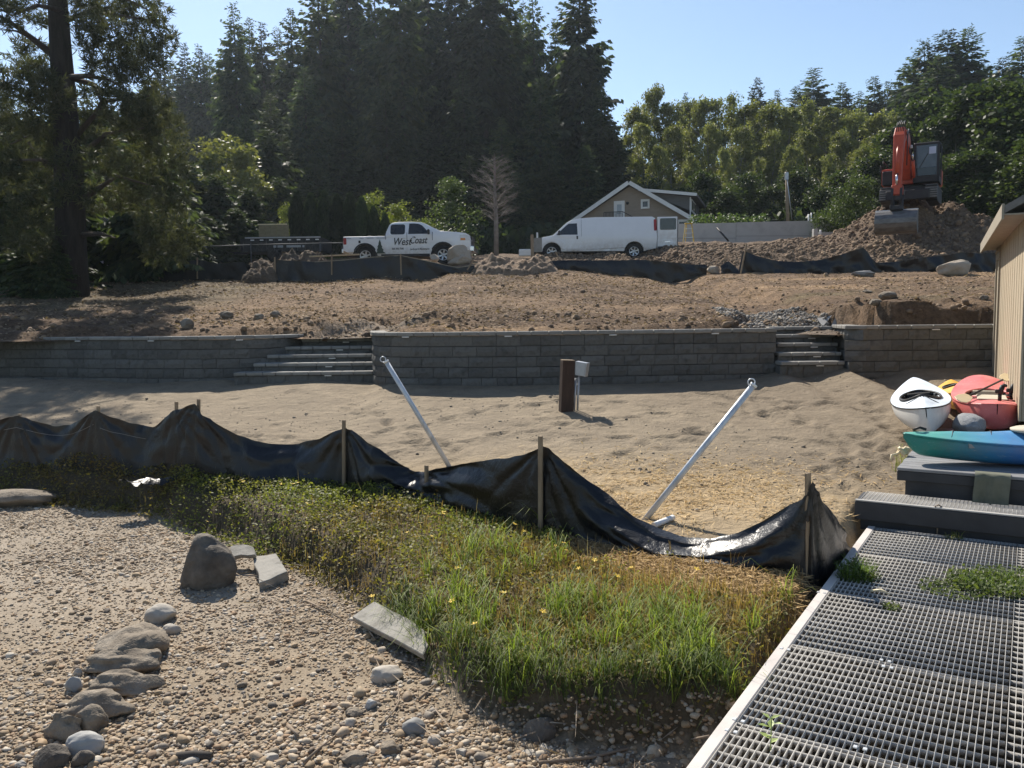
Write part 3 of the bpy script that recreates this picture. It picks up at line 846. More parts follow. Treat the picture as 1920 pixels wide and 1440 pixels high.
# concrete slabs broken off along the bank
def slab(label, corners, th, zs, seed):
    """corners in the photograph (four, clockwise from back left) with their heights"""
    P = [onz(px, py, z) for (px, py), z in zip(corners, zs)]
    n0 = (P[1] - P[0]).cross(P[3] - P[0]); d2 = ray(*corners[2]); P[2] = EYE + d2 * ((P[0] - EYE).dot(n0) / d2.dot(n0))
    c = sum(P, Vector()) / 4
    b = MB()
    top = []; bot = []
    r = random.Random(seed)
    n = (P[1] - P[0]).cross(P[3] - P[0]).normalized()
    if n.z < 0: n = -n
    for k in range(4):
        for t in (0, .33, .66):
            p = P[k].lerp(P[(k + 1) % 4], t) + (P[(k + 1) % 4] - P[k]).cross(n0).normalized() * r.uniform(-.02, .02) - c
            top.append(b.bm.verts.new(p)); bot.append(b.bm.verts.new(p - n * th * r.uniform(.9, 1.1) + Vector((0, 0.02, 0))))
    b.bm.faces.new(top); b.bm.faces.new(bot[::-1])
    for i in range(12): b.bm.faces.new((top[i], bot[i], bot[(i + 1) % 12], top[(i + 1) % 12]))
    bmesh.ops.recalc_face_normals(b.bm, faces=b.bm.faces)
    bmesh.ops.bevel(b.bm, geom=[e for e in b.bm.edges], offset=.006, segments=1, affect='EDGES', clamp_overlap=True)
    return tag(b.build('concrete_slab', m_conc, None, None, c), label, 'concrete slab')
slab('long pale concrete slab sliding down the bank edge towards the gravel', [(704, 1126), (800, 1180), (796, 1226), (660, 1156)], .06, (-.30, -.28, -.345, -.365), 3)
slab('short broken concrete slab by the bank right of the big boulder', [(474, 1043), (514, 1038), (540, 1072), (488, 1092)], .10, (-.29, -.27, -.33, -.35), 4)
slab('thin concrete piece between the big boulder and the broken slab', [(432, 1024), (468, 1020), (478, 1040), (436, 1044)], .05, (-.2, -.18, -.22, -.26), 5)
b1_, b2_ = on_beach(332, 1424), on_beach(398, 1424)
m_drift = pm('dark driftwood', [(.045, .04, .035), (.10, .085, .07)], 8, .9, ((40, .5, .006),), stretch=(.3, 3, 3))
tag(MB().tube([Vector((0, 0, .02)), (b2_ - b1_) * .5 + Vector((0, 0, .028)), b2_ - b1_ + Vector((0, 0, .02))], [.024, .027, .023], 9).build('driftwood', m_drift, None, None, b1_), 'dark straight stick lying on the gravel at the bottom left', 'driftwood')
m_twig = pm('dry twig', [(.16, .12, .085), (.28, .22, .165)], 10, .9)
def twig(label, pix, r0, name='twig'):
    P = [on_beach(*q) + Vector((0, 0, .018 + .01 * (i % 2))) for i, q in enumerate(pix)]
    tag(MB().tube([p - P[0] for p in P], [r0 * (1 - .5 * i / (len(P) - 1)) for i in range(len(P))], 6).build(name, m_twig, None, None, P[0]), label, 'stick')
twig('thin bent twig on the gravel below the tilted concrete slab', [(712, 1368), (738, 1342), (748, 1320), (746, 1290)], .007)
twig('forked bleached stick lying at the bottom left of centre', [(570, 1436), (600, 1410), (628, 1385)], .011)
twig('short thick bleached stick lying above the forked stick', [(540, 1366), (560, 1388)], .014)
twig('long curved branch lying along the foot of the bank to the dock', [(1010, 1436), (1110, 1428), (1200, 1404), (1290, 1396), (1330, 1386)], .012)
twig('straight pale stick pointing at the pale round stone', [(786, 1316), (816, 1290)], .010)
twig('pale stick lying left below the broken concrete slab', [(575, 1130), (612, 1150), (645, 1168)], .008)
# ------------------------------------------------------------------ dock of metal grating
m_grate = pm('weathered grey grating', [(.33, .315, .29), (.46, .44, .41)], 5, .65, ((60, .3, .002),), spec=.45)
m_edge = pm('pale deck edge board', [(.44, .40, .37), (.56, .52, .48)], 3, .8, ((30, .4, .004),), stretch=(1, 1, 1))
m_dark = pm('dark deck board', [(.022, .023, .026), (.04, .041, .045)], 4, .62, ((24, .5, .006),), spec=.4)
m_clip = pm('bright deck clip', [(.62, .62, .6), (.72, .72, .7)], 8, .35, (), metal=.4, spec=.5)
dock = thing('dock', 'metal grating dock with weeds growing through, running up to the dark step', 'dock', D0)
dock.rotation_euler = (0, 0, -DH)                     # local x = across (right), y = along
DL, DWD = 8.08, 4.6
m_beam = pm('dark dock beam', [(.02, .018, .016), (.035, .03, .026)], 5, .9)
MB().bx(-.03, .035, 0, DL, -.17, .004, .004).build('edge_board', m_edge, dock)
MB().bx(-.012, .03, 0, DL, -.34, -.172, .004).build('fascia_board', m_dark, dock)
for x in (.5, 1.4, 2.3, 3.2, 4.1): MB().bx(x - .05, x + .05, 0, DL, -.32, -.055).build('beam', m_beam, dock)
PANL = [(0.0, 1.174), (1.178, 2.354), (2.358, 3.534), (3.538, 4.714), (4.718, 5.894), (5.898, 7.064), (7.068, 8.07)]
def grate(w, l, px=.032, py=.095, t=.0037, h=.038):
    b = []; n = 0
    V = []; Q = []
    def bx(x0, x1, y0, y1, z0, z1):
        o = len(V)
        V.extend([(x0, y0, z0), (x1, y0, z0), (x1, y1, z0), (x0, y1, z0), (x0, y0, z1), (x1, y0, z1), (x1, y1, z1), (x0, y1, z1)])
        Q.extend([(o + 4, o + 5, o + 6, o + 7), (o, o + 1, o + 5, o + 4), (o + 1, o + 2, o + 6, o + 5), (o + 2, o + 3, o + 7, o + 6), (o + 3, o, o + 4, o + 7), (o + 3, o + 2, o + 1, o)])
    nx = int(w / px)
    for i in range(nx + 1): bx(i * px, i * px + t, 0, l, -h, 0)
    ny = int(round(l / py))
    for j in range(ny + 1):
        y = min(j * py, l - t * 1.2)
        bx(0, w, y, y + t, -h * .8, -.003)
    return np.array(V), np.array(Q)
for k, (a, b_) in enumerate(PANL):
    for c, (x0, wd) in enumerate(((.04, 1.18), (1.224, 1.18), (2.408, 1.18), (3.592, 1.0))):
        V_, Q_ = grate(wd, b_ - a)
        o = link('grating_panel', npmesh('grating_panel', V_ + np.array([x0, a, 0]), Q_, m_grate), dock)
def clip_at(px, py):
    p = onz(px, py, 0) - D0
    x, y = p.dot(DV), p.dot(DU)
    b = MB()
    for dx in (-.022, .022):
        b.box((x + dx, y, .004), (.02, .026, .008), None, .002)
    b.build('clip', m_clip, dock)
for q in ((1385, 1352), (1371, 1372), (1613, 1404), (1660, 1240), (1664, 1252), (1472, 1218), (1540, 1112), (1728, 1055), (1735, 1008)): clip_at(*q)
# ---- the step at the end, then the platform
stp = thing('dock_step', 'dark box step with a grating top at the end of the dock', 'step', tuple(dk(8.08, 0)))
stp.rotation_euler = (0, 0, -DH)
MB().bx(-.16, 4.4, .0, .04, .055, .235, .006).build('front_board', m_dark, stp)
MB().bx(-.11, 4.4, .045, .10, -.05, .05, .004).build('lower_board', m_dark, stp)
MB().bx(-.16, -.12, .045, .50, .055, .235, .004).build('side_board', m_dark, stp)
MB().bx(-.158, 4.4, .002, .045, .238, .252, .003).build('top_rim', m_grate, stp)
V_, Q_ = grate(4.5, .44, .034, .055)
link('grating_panel', npmesh('grating_panel', V_ + np.array([-.12, .047, .25]), Q_, m_grate), stp)
pl0 = onz(1682, 880, .50)
m_plank = pm('grey composite deck', [(.16, .16, .165), (.24, .24, .245)], 3, .6, ((40, .3, .003),), spec=.4)
plat = thing('deck_platform', 'dark raised deck platform carrying the kayaks beside the shed', 'deck', (pl0.x, pl0.y, .52))
plat.rotation_euler = (0, 0, -DH)
PLW, PLD = 4.4, 3.4
for i in range(24):
    y0 = i * .142
    MB().bx(-.0 + .003 * (i % 3), PLW, y0, y0 + .137, -.03, 0, .004).build('deck_board', m_plank, plat)
MB().bx(.0, PLW, .004, .03, -.13, -.034, .004).build('rim_board', m_dark, plat)
MB().bx(.075, PLW, .04, .065, -.5, -.036, .004).build('front_panel', m_dark, plat)
MB().bx(.075, .10, .07, PLD, -.6, -.036, .004).build('side_panel', m_dark, plat)
MB().bx(-.004, .022, .034, PLD, -.13, -.034, .004).build('side_rim', m_edge, plat)
def pf(x, y, z=0): return plat.location + DV * x + DU * y + Vector((0, 0, z))
def pfpix(px, py, z):                                # platform coordinates of a picture point at height z over the boards
    p = onz(px, py, plat.location.z + z) - plat.location
    return p.dot(DV), p.dot(DU)

# ---- towel over the edge
m_towel = pm('grey green towel', [(.11, .115, .085), (.17, .17, .13)], 6, .95, ((60, .6, .006),))
tb = MB(); tw = []
xa, ya = pfpix(1830, 872, 0.03)
for i in range(9):
    for j in range(15):
        s = j / 14 * .60
        x = xa + i / 8 * .30 + .01 * math.sin(j * .5) + .03 * (s > .14) * (s - .14)
        if s < .14: y, z = .10 - s, .012
        else: y, z = -.04 - .012 * math.sin(i * 1.5 + j * .2) - .01 * (i % 3 == 1), .012 - (s - .14) * (1 + .10 * i / 8)
        if abs(s - .14) < .02: y, z = -.03, 0.008
        tw.append(tb.bm.verts.new(pf(x, y, z) - pf(xa, 0, 0)))
for i in range(8):
    for j in range(14): tb.bm.faces.new((tw[i * 15 + j], tw[(i + 1) * 15 + j], tw[(i + 1) * 15 + j + 1], tw[i * 15 + j + 1]))
tag(tb.build('towel', m_towel, None, True, pf(xa, 0, 0)), 'grey green towel hanging over the edge of the deck platform', 'towel')

# ------------------------------------------------------------------ kayaks
def plastic(name, cols, scale=2, rough=.33, grad=None):
    m, nt, b = newmat(name)
    v = coords(nt, None, False)
    f = noise_node(nt, scale, 5, .6, v)
    c = ramp(nt, f, cols)
    if grad:                                           # hull colour blends along its length (moulded colours)
        sx = nt.new('ShaderNodeSeparateXYZ'); nt.link(v, sx.inputs[0])
        mr = nt.new('ShaderNodeMapRange'); mr.inputs[1].default_value = grad[1]; mr.inputs[2].default_value = grad[2]
        nt.link(sx.outputs[0], mr.inputs[0])
        c = mixc(nt, mr.outputs[0], grad[0], c)
    sv = coords(nt, (.6, 7, 7), False)
    sm = nt.new('ShaderNodeMapRange'); sm.inputs[1].default_value = .60; sm.inputs[2].default_value = .72; sm.inputs[4].default_value = .38
    nt.link(noise_node(nt, 6, 6, .7, sv), sm.inputs[0])
    c = mixc(nt, sm.outputs[0], c, (.62, .60, .57))
    dm = nt.new('ShaderNodeMapRange'); dm.inputs[1].default_value = .5; dm.inputs[2].default_value = .75; dm.inputs[4].default_value = .35
    nt.link(noise_node(nt, 2.4, 6, .7, v), dm.inputs[0])
    c = mixc(nt, dm.outputs[0], c, (.16, .13, .10))
    nt.link(c, b.inputs['Base Color'])
    mr = nt.new('ShaderNodeMapRange'); mr.inputs[1].default_value = .3; mr.inputs[2].default_value = .7; mr.inputs[3].default_value = rough; mr.inputs[4].default_value = rough + .22
    nt.link(noise_node(nt, 9, 5, .6, v), mr.inputs[0]); nt.link(mr.outputs[0], b.inputs['Roughness'])
    bump(nt, noise_node(nt, 40, 4, .6, v), .12, .004, b)
    return m
m_kw = plastic('scuffed white hull', [(.62, .61, .58), (.74, .73, .71)])
m_kd = plastic('pale blue white deck', [(.55, .63, .72), (.68, .73, .78)])
m_kr = plastic('faded red plastic', [(.50, .10, .10), (.62, .16, .15), (.66, .25, .22)])
m_kb = plastic('blue plastic', [(.025, .12, .34), (.04, .17, .42)], grad=((.015, .20, .17), .28, 1.0))
m_kbt = plastic('blue plastic deck', [(.06, .22, .46), (.09, .27, .52)], grad=((.10, .36, .30), .28, .95))
m_ky = plastic('yellow plastic', [(.66, .34, .03), (.74, .42, .05)])
m_black = pm('black rubber', [(.012, .012, .013), (.025, .025, .027)], 8, .55, ((50, .3, .002),))
m_seat = pm('dark kayak inside', [(.015, .015, .016), (.03, .03, .03)], 6, .8)
m_beige = pm('beige seat pad', [(.42, .37, .29), (.52, .47, .38)], 6, .9, ((60, .4, .004),))
def kayak(label, L, Wd, Hh, mh, md, cock, rocker=.06, blunt=1.0, ridge=.05, group='kayaks stored on the deck platform', crown=.06, band=True):
    """hull lofted along local x (bow at x = 0), deck with a cockpit opening and a raised rim"""
    root = thing('kayak', label, 'kayak', (0, 0, 0), 0, group)
    n, mS = 72, 11
    def half(s):
        return Wd / 2 * (max(0, math.sin(PI * min(1, max(0, s)) ** .92)) ** (.72 * blunt)) + .006
    def gun(s): return Hh * (.80 + .28 * (abs(2 * s - 1) ** 2.4))
    def keel(s): return rocker * abs(2 * s - 1) ** 3 + (Hh * .55 * max(0, (abs(2 * s - 1) - .9) / .1) ** 2)
    hb = MB(); rows = []
    for i in range(n + 1):
        s = i / n; w = half(s); g = gun(s); k = keel(s)
        row = []
        for j in range(2 * mS + 1):
            a = PI * j / (2 * mS)
            yy = w * math.cos(a)
            yy = math.copysign(abs(math.cos(a)) ** .62 * w, math.cos(a)) if 0 < j < 2 * mS and j != mS else (0 if j == mS else yy)
            zz = g - (g - k) * (math.sin(a) ** .8)
            row.append(hb.bm.verts.new((s * L, yy, zz)))
        rows.append(row)
    for a, b in zip(rows, rows[1:]):
        for j in range(2 * mS): hb.bm.faces.new((a[j], a[j + 1], b[j + 1], b[j]))
    hb.build('hull', mh, root, True)
    db = MB(); rows = []; mD = 20
    c0, c1, cw = cock                                   # cockpit from c0 to c1 (fractions), half width
    def dz(s, q):
        peak = crown * (1 + .9 * math.exp(-((s - (c0 - .02)) / .10) ** 2))
        return gun(s) + .004 + peak * (1 - abs(q) ** 1.5) * min(1, half(s) / (Wd * .3)) + ridge * (1 - min(1, abs(q) * 1.6)) * min(1, half(s) / (Wd * .3)) * math.exp(-((s - c0 * .7) / .18) ** 2)
    for i in range(n * 2 + 1):
        s = i / (2 * n); w = half(s) + .004
        rows.append([db.bm.verts.new((s * L, w * (2 * j / mD - 1), dz(s, 2 * j / mD - 1))) for j in range(mD + 1)])
    sc, hc = (c0 + c1) / 2, (c1 - c0) / 2
    def inside(s, y): return ((s - sc) / hc) ** 2 + (y / cw) ** 2
    for a, b in zip(rows, rows[1:]):
        for j in range(mD):
            cx = sum(v.co.x for v in (a[j], a[j + 1], b[j], b[j + 1])) / 4 / L; cy = sum(v.co.y for v in (a[j], a[j + 1], b[j], b[j + 1])) / 4
            if inside(cx, cy) > .93: db.bm.faces.new((a[j], a[j + 1], b[j + 1], b[j]))
    db.build('deck', md, root, True)
    rim = []
    for t in np.linspace(0, 2 * PI, 41)[:-1]:
        s = sc + hc * math.cos(t); y = cw * math.sin(t)
        rim.append(Vector((s * L, y, dz(s, y / max(half(s), .02)) + .02)))
    MB().tube(rim + [rim[0]], .016, 6, False).build('cockpit_rim', m_black if mh is not m_kr else m_kr, root)
    wl = MB(); n2 = len(rim)
    up = [wl.bm.verts.new(p) for p in rim]
    dn = [wl.bm.verts.new((p.x, p.y * .8, p.z * .25 + .03)) for p in rim]
    for i in range(n2): wl.bm.faces.new((up[i], up[(i + 1) % n2], dn[(i + 1) % n2], dn[i]))
    wl.bm.faces.new(dn)
    wl.build('cockpit_well', m_seat, root, True)
    sx = (sc + hc * .35) * L; sb = MB()
    sb.box((sx, 0, Hh * .42), (.36, cw * 1.3, .07), None, .02); sb.box((sx + .2, 0, Hh * .42 + .10), (.06, cw * 1.3, .18), (0, R(14), 0), .02)
    sb.build('seat', m_seat if mh is m_kw else m_beige, root)
    if band:
        for sg in (1, -1):
            pts = [Vector((i / 36 * L, sg * (half(i / 36) + .003), gun(i / 36) - .006)) for i in range(37)]
            MB().tube(pts, .009, 5).build('gunwale_band', m_black if mh is m_kw else mh, root)
    return root, dz, half, gun
def put(root, bow, toward, tilt=0, z=0, roll=0):
    d = (toward - bow); a = math.atan2(d.y, d.x)
    root.location = bow + Vector((0, 0, z)); root.rotation_euler = (roll, tilt, a)
PZ = plat.location.z
# white kayak: bow towards the camera
k1, dz1, hf1, gn1 = kayak('white kayak with a pale blue deck, bow pointing to the camera', 3.3, .72, .36, m_kw, m_kd, (.26, .60, .25), ridge=.05, crown=.035)
bow = onz(1742, 824, PZ + .03)
far_ = onz(1744, 760, PZ + .03)
put(k1, bow, bow + (Vector((math.sin(R(23.5)), math.cos(R(23.5)), 0))), -R(2.2), 0, R(-7))
lg = MB()
for (x0, y0, x1, y1) in ((0, 0, .02, .05), (.02, .05, .035, .0), (.035, 0, .05, .05), (.05, .05, .07, 0), (.02, -.03, .05, -.01), (.045, -.06, .055, -.02)):
    lg.bar((x0, 0, y0), (x1, 0, y1), .008, .003, up=(0, 1, 0))
lgm = lg.build('bow_mark', m_stone_g, k1, None, (.13, .062, .25), (0, 0, R(-30)))
# red kayak
k2, dz2, hf2, gn2 = kayak('faded red kayak with black fittings beside the white one', 3.2, .88, .36, m_kr, m_kr, (.24, .58, .30), blunt=.62, ridge=0, crown=.03)
bow2 = onz(1868, 816, PZ + .03)
put(k2, bow2, bow2 + Vector((math.sin(R(26)), math.cos(R(26)), 0)), -R(2.5), 0, 0)
for y in (.16, -.12):
    MB().tube([(.45, -.26, gn2(.15) + .035), (.62, y, dz2(.2, 0) + .012), (.8, .26, gn2(.27) + .035)], .006, 5).build('deck_cord', m_black, k2)
def rodholder(x, y, z):
    h = link('rod_holder', None, k2, (x, y, z))
    h2 = MB(); h2.tube([(0, 0, 0), (0, 0, .10)], .022, 8); h2.tube([(0, 0, .09), (.0, -.03, .20)], .03, 8); h2.box((0, .03, .12), (.05, .05, .05), None, .008); h2.box((0, -.05, .2), (.09, .05, .03), (R(20), 0, 0), .006)
    me = h2.mesh('rod_holder', m_black)
    k = link('rod_holder', me, k2, (x, y, z)); bpy.data.objects.remove(h)
    return k
rodholder(.92, -.22, dz2(.31, .5)); rodholder(.36, -.05, dz2(.12, 0)); 
MB().box((.62, .02, dz2(.2, 0) + .012), (.30, .34, .015), (0, R(-3), 0), .006).build('hatch_cover', m_beige, k2)
# blue kayak across the front
k3, dz3, hf3, gn3 = kayak('blue and teal kayak lying across the front edge of the platform', 3.6, .66, .28, m_kb, m_kbt, (.36, .62, .23), ridge=.02, crown=.05, rocker=.10)
xb, yb_ = pfpix(1688, 815, .33)
bow3 = pf(xb, max(.30, yb_), .012)
put(k3, bow3, bow3 + Vector((.985, -.17, 0)), 0, 0, 0)
MB().tube([(.10, 0, gn3(.03) + .05), (.16, .0, gn3(.04) + .075), (.22, 0, gn3(.06) + .06)], .014, 6).build('grab_handle', m_black, k3)
MB().box((.62, -hf3(.17) * .955, .215), (.13, .004, .055), (R(-12), 0, R(7)), .001).build('sticker', m_stone_g, k3)
MB().lathe([(.20, 0), (.235, .01), (.24, .03), (.20, .045), (.05, .05)], 24).build('seat_ring', m_beige, k3, None, (1.25, -.06, dz3(.35, 0) - .005))
for y in (.10, -.10):
    MB().tube([(.55, -hf1(.17) * .8, gn1(.17) + .012), (.66, y * .3, dz1(.2, 0) + .008), (.78, hf1(.24) * .8, gn1(.24) + .012)], .005, 5).build('deck_cord', m_black, k1)
for xx in (.42, .78):
    MB().tube([(xx, -hf3(xx / 3.6) * .8, gn3(xx / 3.6) + .014), (xx + .06, 0, dz3(xx / 3.6, 0) + .008), (xx, hf3(xx / 3.6) * .8, gn3(xx / 3.6) + .014)], .005, 5).build('deck_cord', m_black, k3)
MB().tube([(i / 24 * 3.4 + .1, -hf3((i / 24 * 3.4 + .1) / 3.6) - .002, gn3((i / 24 * 3.4 + .1) / 3.6) - .02) for i in range(25)], .006, 5).build('seam_line', m_kb, k3)
# yellow kayak behind
k4, dz4, hf4, gn4 = kayak('yellow kayak glimpsed behind between the white and the red kayak', 2.4, .56, .30, m_ky, m_ky, (.32, .62, .2), ridge=0)
b4 = at(1806, 750, 12.15); b4.z = .58
put(k4, b4, b4 + Vector((math.sin(R(24)), math.cos(R(24)), 0)), 0, 0, 0)
# paddle with cream blades
m_cream = plastic('cream plastic', [(.62, .50, .30), (.72, .62, .42)])
pdl = thing('paddle', 'cream bladed paddle resting on the red kayak', 'paddle', onz(1818, 742, PZ + .47))
pe = onz(1880, 712, PZ + .60) - pdl.location
MB().tube([(0, 0, 0), pe], .014, 8).build('shaft', m_black, pdl)
for t, sg in ((0, -1), (1, 1)):
    c = pe * t + pe.normalized() * (.18 * sg)
    pb_ = MB()
    out = [(-.2, .0), (-.16, .06), (0, .09), (.14, .085), (.2, .03), (.2, -.03), (.12, -.075), (0, -.08), (-.16, -.05)]
    pb_.prism([(a * 1.0 * sg, b) for a, b in out], -.006, .006, 'z', .004)
    ang = math.atan2(pe.y, pe.x)
    pb_.build('blade', m_cream, pdl, None, c, (R(28), -math.asin(pe.normalized().z), ang))
# grey bundle between white and red kayak
bm_ = rock_mesh('rolled_mat', 77, 4, .12, .75, pm('grey ribbed fabric', [(.20, .21, .22), (.30, .31, .32)], 30, .95, ((45, .8, .012),), stretch=(1, 4, 1)))
V = np.array([v.co[:] for v in bm_.vertices]); V *= np.array([.19, .30, .14]) / np.abs(V).max(0)
bm_.vertices.foreach_set('co', V.astype(np.float32).ravel())
pbn = onz(1820, 800, PZ + .14)
tag(link('rolled_mat', bm_, None, Vector((pbn.x, pbn.y + .05, PZ + .165)), (0, 0, R(-20))), 'grey ribbed bundle lying between the white and the red kayak', 'mat')
# coil of cream rope at the corner of the platform
pr = onz(1690, 852, PZ + .02); rp = []
for i in range(70):
    a = i * .55; rr = .05 + .02 * math.sin(i * 1.7)
    rp.append(Vector((rr * math.cos(a), rr * math.sin(a) * .8, .02 + .07 * i / 70 + .01 * math.sin(i * 2.3))))
rp += [Vector((-.08, -.03, .03)), Vector((-.15, -.05, .02)), Vector((-.17, -.07, -.05))]
tag(MB().tube(rp, .011, 6).build('rope', m_cream, None, None, pr + Vector((.03, .02, -.02))), 'small heap of cream rope at the left edge of the platform', 'rope')

# ------------------------------------------------------------------ tan shed
m_side = pm('tan board siding', [(.33, .27, .185), (.42, .345, .245)], 2.5, .85, ((40, .35, .004),), stretch=(5, 5, .5), rvar=.06)
m_trim = pm('grey tan trim', [(.25, .215, .165), (.32, .28, .215)], 3, .85, ((30, .3, .004),), stretch=(4, 4, .6))
m_roof = pm('grey shingle', [(.13, .125, .115), (.20, .19, .175)], 8, .95, ((30, .6, .01),))
SH = R(27.5); SU = Vector((math.sin(SH), math.cos(SH), 0)); SV = Vector((math.cos(SH), -math.sin(SH), 0))
c14 = at(1871, 470, 15.25); zb = .75; zt = zat(1871, 455, 15.25)
shed = thing('shed', 'tan board sided shed with overhanging eave at the right edge of the picture', 'shed', (c14.x, c14.y, zb))
shed.rotation_euler = (0, 0, -SH)                     # local x right, local y away; the corner seen is at (0,0); walls run to -y
h = zt - zb; SL = 5.9
nb = int(SL / .2)
for i in range(nb):
    y1 = -.13 - i * .2; MB().bx(.0 + .004 * (i % 2), .025, y1 - .197, y1, 0, h, .003).build('siding_board', m_side, shed)
MB().bx(.03, 3.6, -SL, -.001, 0, h).build('wall', m_side, shed)
MB().bx(-.03, .028, -.125, .0, 0, h - .02, .004).build('corner_board', m_trim, shed)
MB().bx(-.028, .0, -1.02, -.86, 0, h - .34, .004).build('door_jamb', m_trim, shed)
MB().bx(-.028, .0, -1.02, -.14, h - .335, h - .22, .004).build('door_head', m_trim, shed)
MB().bx(-.05, .004, -1.06, -.12, h - .215, h - .19, .003).build('drip_cap', m_trim, shed)
ry = .40
b = MB(); b.prism([(-.24, h - .09), (-.24, h + .0), (1.9, h + 1.25), (4.1, h + .0), (4.1, h - .09), (1.9, h + 1.14)], -SL - .3, .32, 'y')
b.build('roof', m_roof, shed)
MB().bx(-.27, -.242, -SL - .3, .33, h - .16, h + .02, .004).build('fascia_board', m_trim, shed)
MB().bx(-.24, .0, -SL - .3, .32, h - .115, h - .095, .002).build('soffit', m_trim, shed)
for sy in (.325,): 
    rk = MB(); rk.bar((-.25, sy, h - .05), (1.9, sy, h + 1.18), .025, .15, up=(0, 0, 1)); rk.build('rake_board', m_trim, shed)
# ------------------------------------------------------------------ upper silt fences
def upper_fence(label, pts, stakes, nv=8, fold=.05):
    """pts: (px, top, bottom, Y)"""
    root = thing('silt_fence', label, 'silt fence', (at(pts[0][0], pts[0][2], pts[0][3])[:]))
    P0 = root.location
    tb = [at(p[0], p[1], p[3]) for p in pts]; bb = [at(p[0], p[2], p[3] - .02) for p in pts]
    for b_ in bb: b_.z = min(b_.z, hx(b_.x, b_.y) + .03) - .06
    c = np.cumsum([0] + [(b - a).length for a, b in zip(bb, bb[1:])])
    n = int(c[-1] / .07) + 2
    u = np.linspace(0, c[-1], n)
    T = np.stack([np.interp(u, c, [p[k] for p in tb]) for k in range(3)], 1); B = np.stack([np.interp(u, c, [p[k] for p in bb]) for k in range(3)], 1)
    V = np.zeros((n, nv, 3))
    for j in range(nv):
        v = j / (nv - 1)
        P = B * (1 - v) + T * v
        P[:, 1] += fold * (fbm(u * 3 + 1.2 * v, np.full(n, v * 2.0), 3, 301) * 1.6) - .10 * math.sin(PI * v) * np.clip(.8 - (T[:, 2] - B[:, 2]), 0, .5)
        V[:, j] = P
    i = np.arange(n * nv).reshape(n, nv)
    Q = np.stack([i[:-1, :-1], i[1:, :-1], i[1:, 1:], i[:-1, 1:]], -1).reshape(-1, 4)
    link('fabric', npmesh('fabric', V.reshape(-1, 3) - np.array(P0[:]), Q, m_fab, None, True), root)
    for (xa, ya, xb, yb, Y) in stakes:
        a = at(xa, ya, Y - .05); b = at(xb, yb, Y - .05)
        MB().bar(a - P0, b - (a - b).normalized() * .15 - P0, .05, .035, up=(0, 1, 0)).build('stake', m_stake, root)
    return root
ufl = [(515, 487, 514, 31.6), (545, 489, 513, 31.6), (590, 491, 511, 31.6), (640, 488, 509, 31.6), (700, 482, 508, 31.6), (751, 479, 508, 31.6), (790, 487, 508, 31.6), (830, 496, 507, 31.6), (858, 502, 506, 31.5), (890, 497, 503, 31.5)]
uf = upper_fence('taut black silt fence with a pale top edge in front of the white pickup', ufl, [(515, 482, 516, 513, 31.6), (622, 478, 622, 508, 31.6), (751, 477, 752, 508, 31.6), (888, 487, 880, 500, 31.5)])
ed = MB()
for a, b in zip(ufl, ufl[1:]):
    if a[0] >= 590: ed.bar(at(a[0], a[1], a[3]) - uf.location, at(b[0], b[1], b[3]) - uf.location, .09 if a[0] >= 751 else .03, .03)
ed.build('top_batten', m_trim, uf)
upper_fence('low dark silt fence in the tree shade at far left below the chain link fence', [(232, 500, 522, 33.5), (270, 497, 520, 33), (298, 484, 517, 32.5), (330, 493, 517, 32.5), (370, 487, 516, 32.3), (410, 494, 515, 32.2), (455, 491, 513, 32), (470, 498, 510, 31.9)],
            [(298, 480, 299, 518, 32.5), (370, 483, 370, 516, 32.3)])
upper_fence('low collapsed black silt fence below the white van', [(1028, 489, 500, 32.5), (1060, 488, 501, 32.5), (1110, 488, 502, 32.5), (1160, 488, 503, 32.5), (1210, 487, 505, 32.5), (1260, 492, 508, 32.5), (1300, 496, 511, 32.4), (1325, 497, 512, 32.3)],
            [(1042, 472, 1053, 498, 32.6), (1216, 482, 1226, 500, 32.6)])
upper_fence('tall sagging black silt fence with a leaning stake below the excavator', [(1352, 498, 512, 32), (1366, 489, 513, 32), (1386, 506, 514, 32), (1393, 470, 514, 32), (1420, 480, 516, 31.9), (1455, 489, 519, 31.8), (1490, 491, 519, 31.7), (1535, 488, 518, 31.7), (1575, 478, 517, 31.6),
             (1600, 470, 516, 31.6), (1618, 464, 515, 31.6), (1630, 476, 516, 31.5), (1642, 493, 517, 31.5), (1680, 491, 517, 31.5), (1740, 482, 517, 31.4), (1780, 478, 516, 31.4), (1800, 473, 516, 31.4), (1840, 475, 515, 31.3), (1885, 474, 514, 31.3), (1935, 474, 514, 31.3)],
            [(1400, 457, 1389, 513, 31.95), (1618, 462, 1619, 512, 31.7), (1799, 470, 1799, 512, 31.5)], 10, .09)

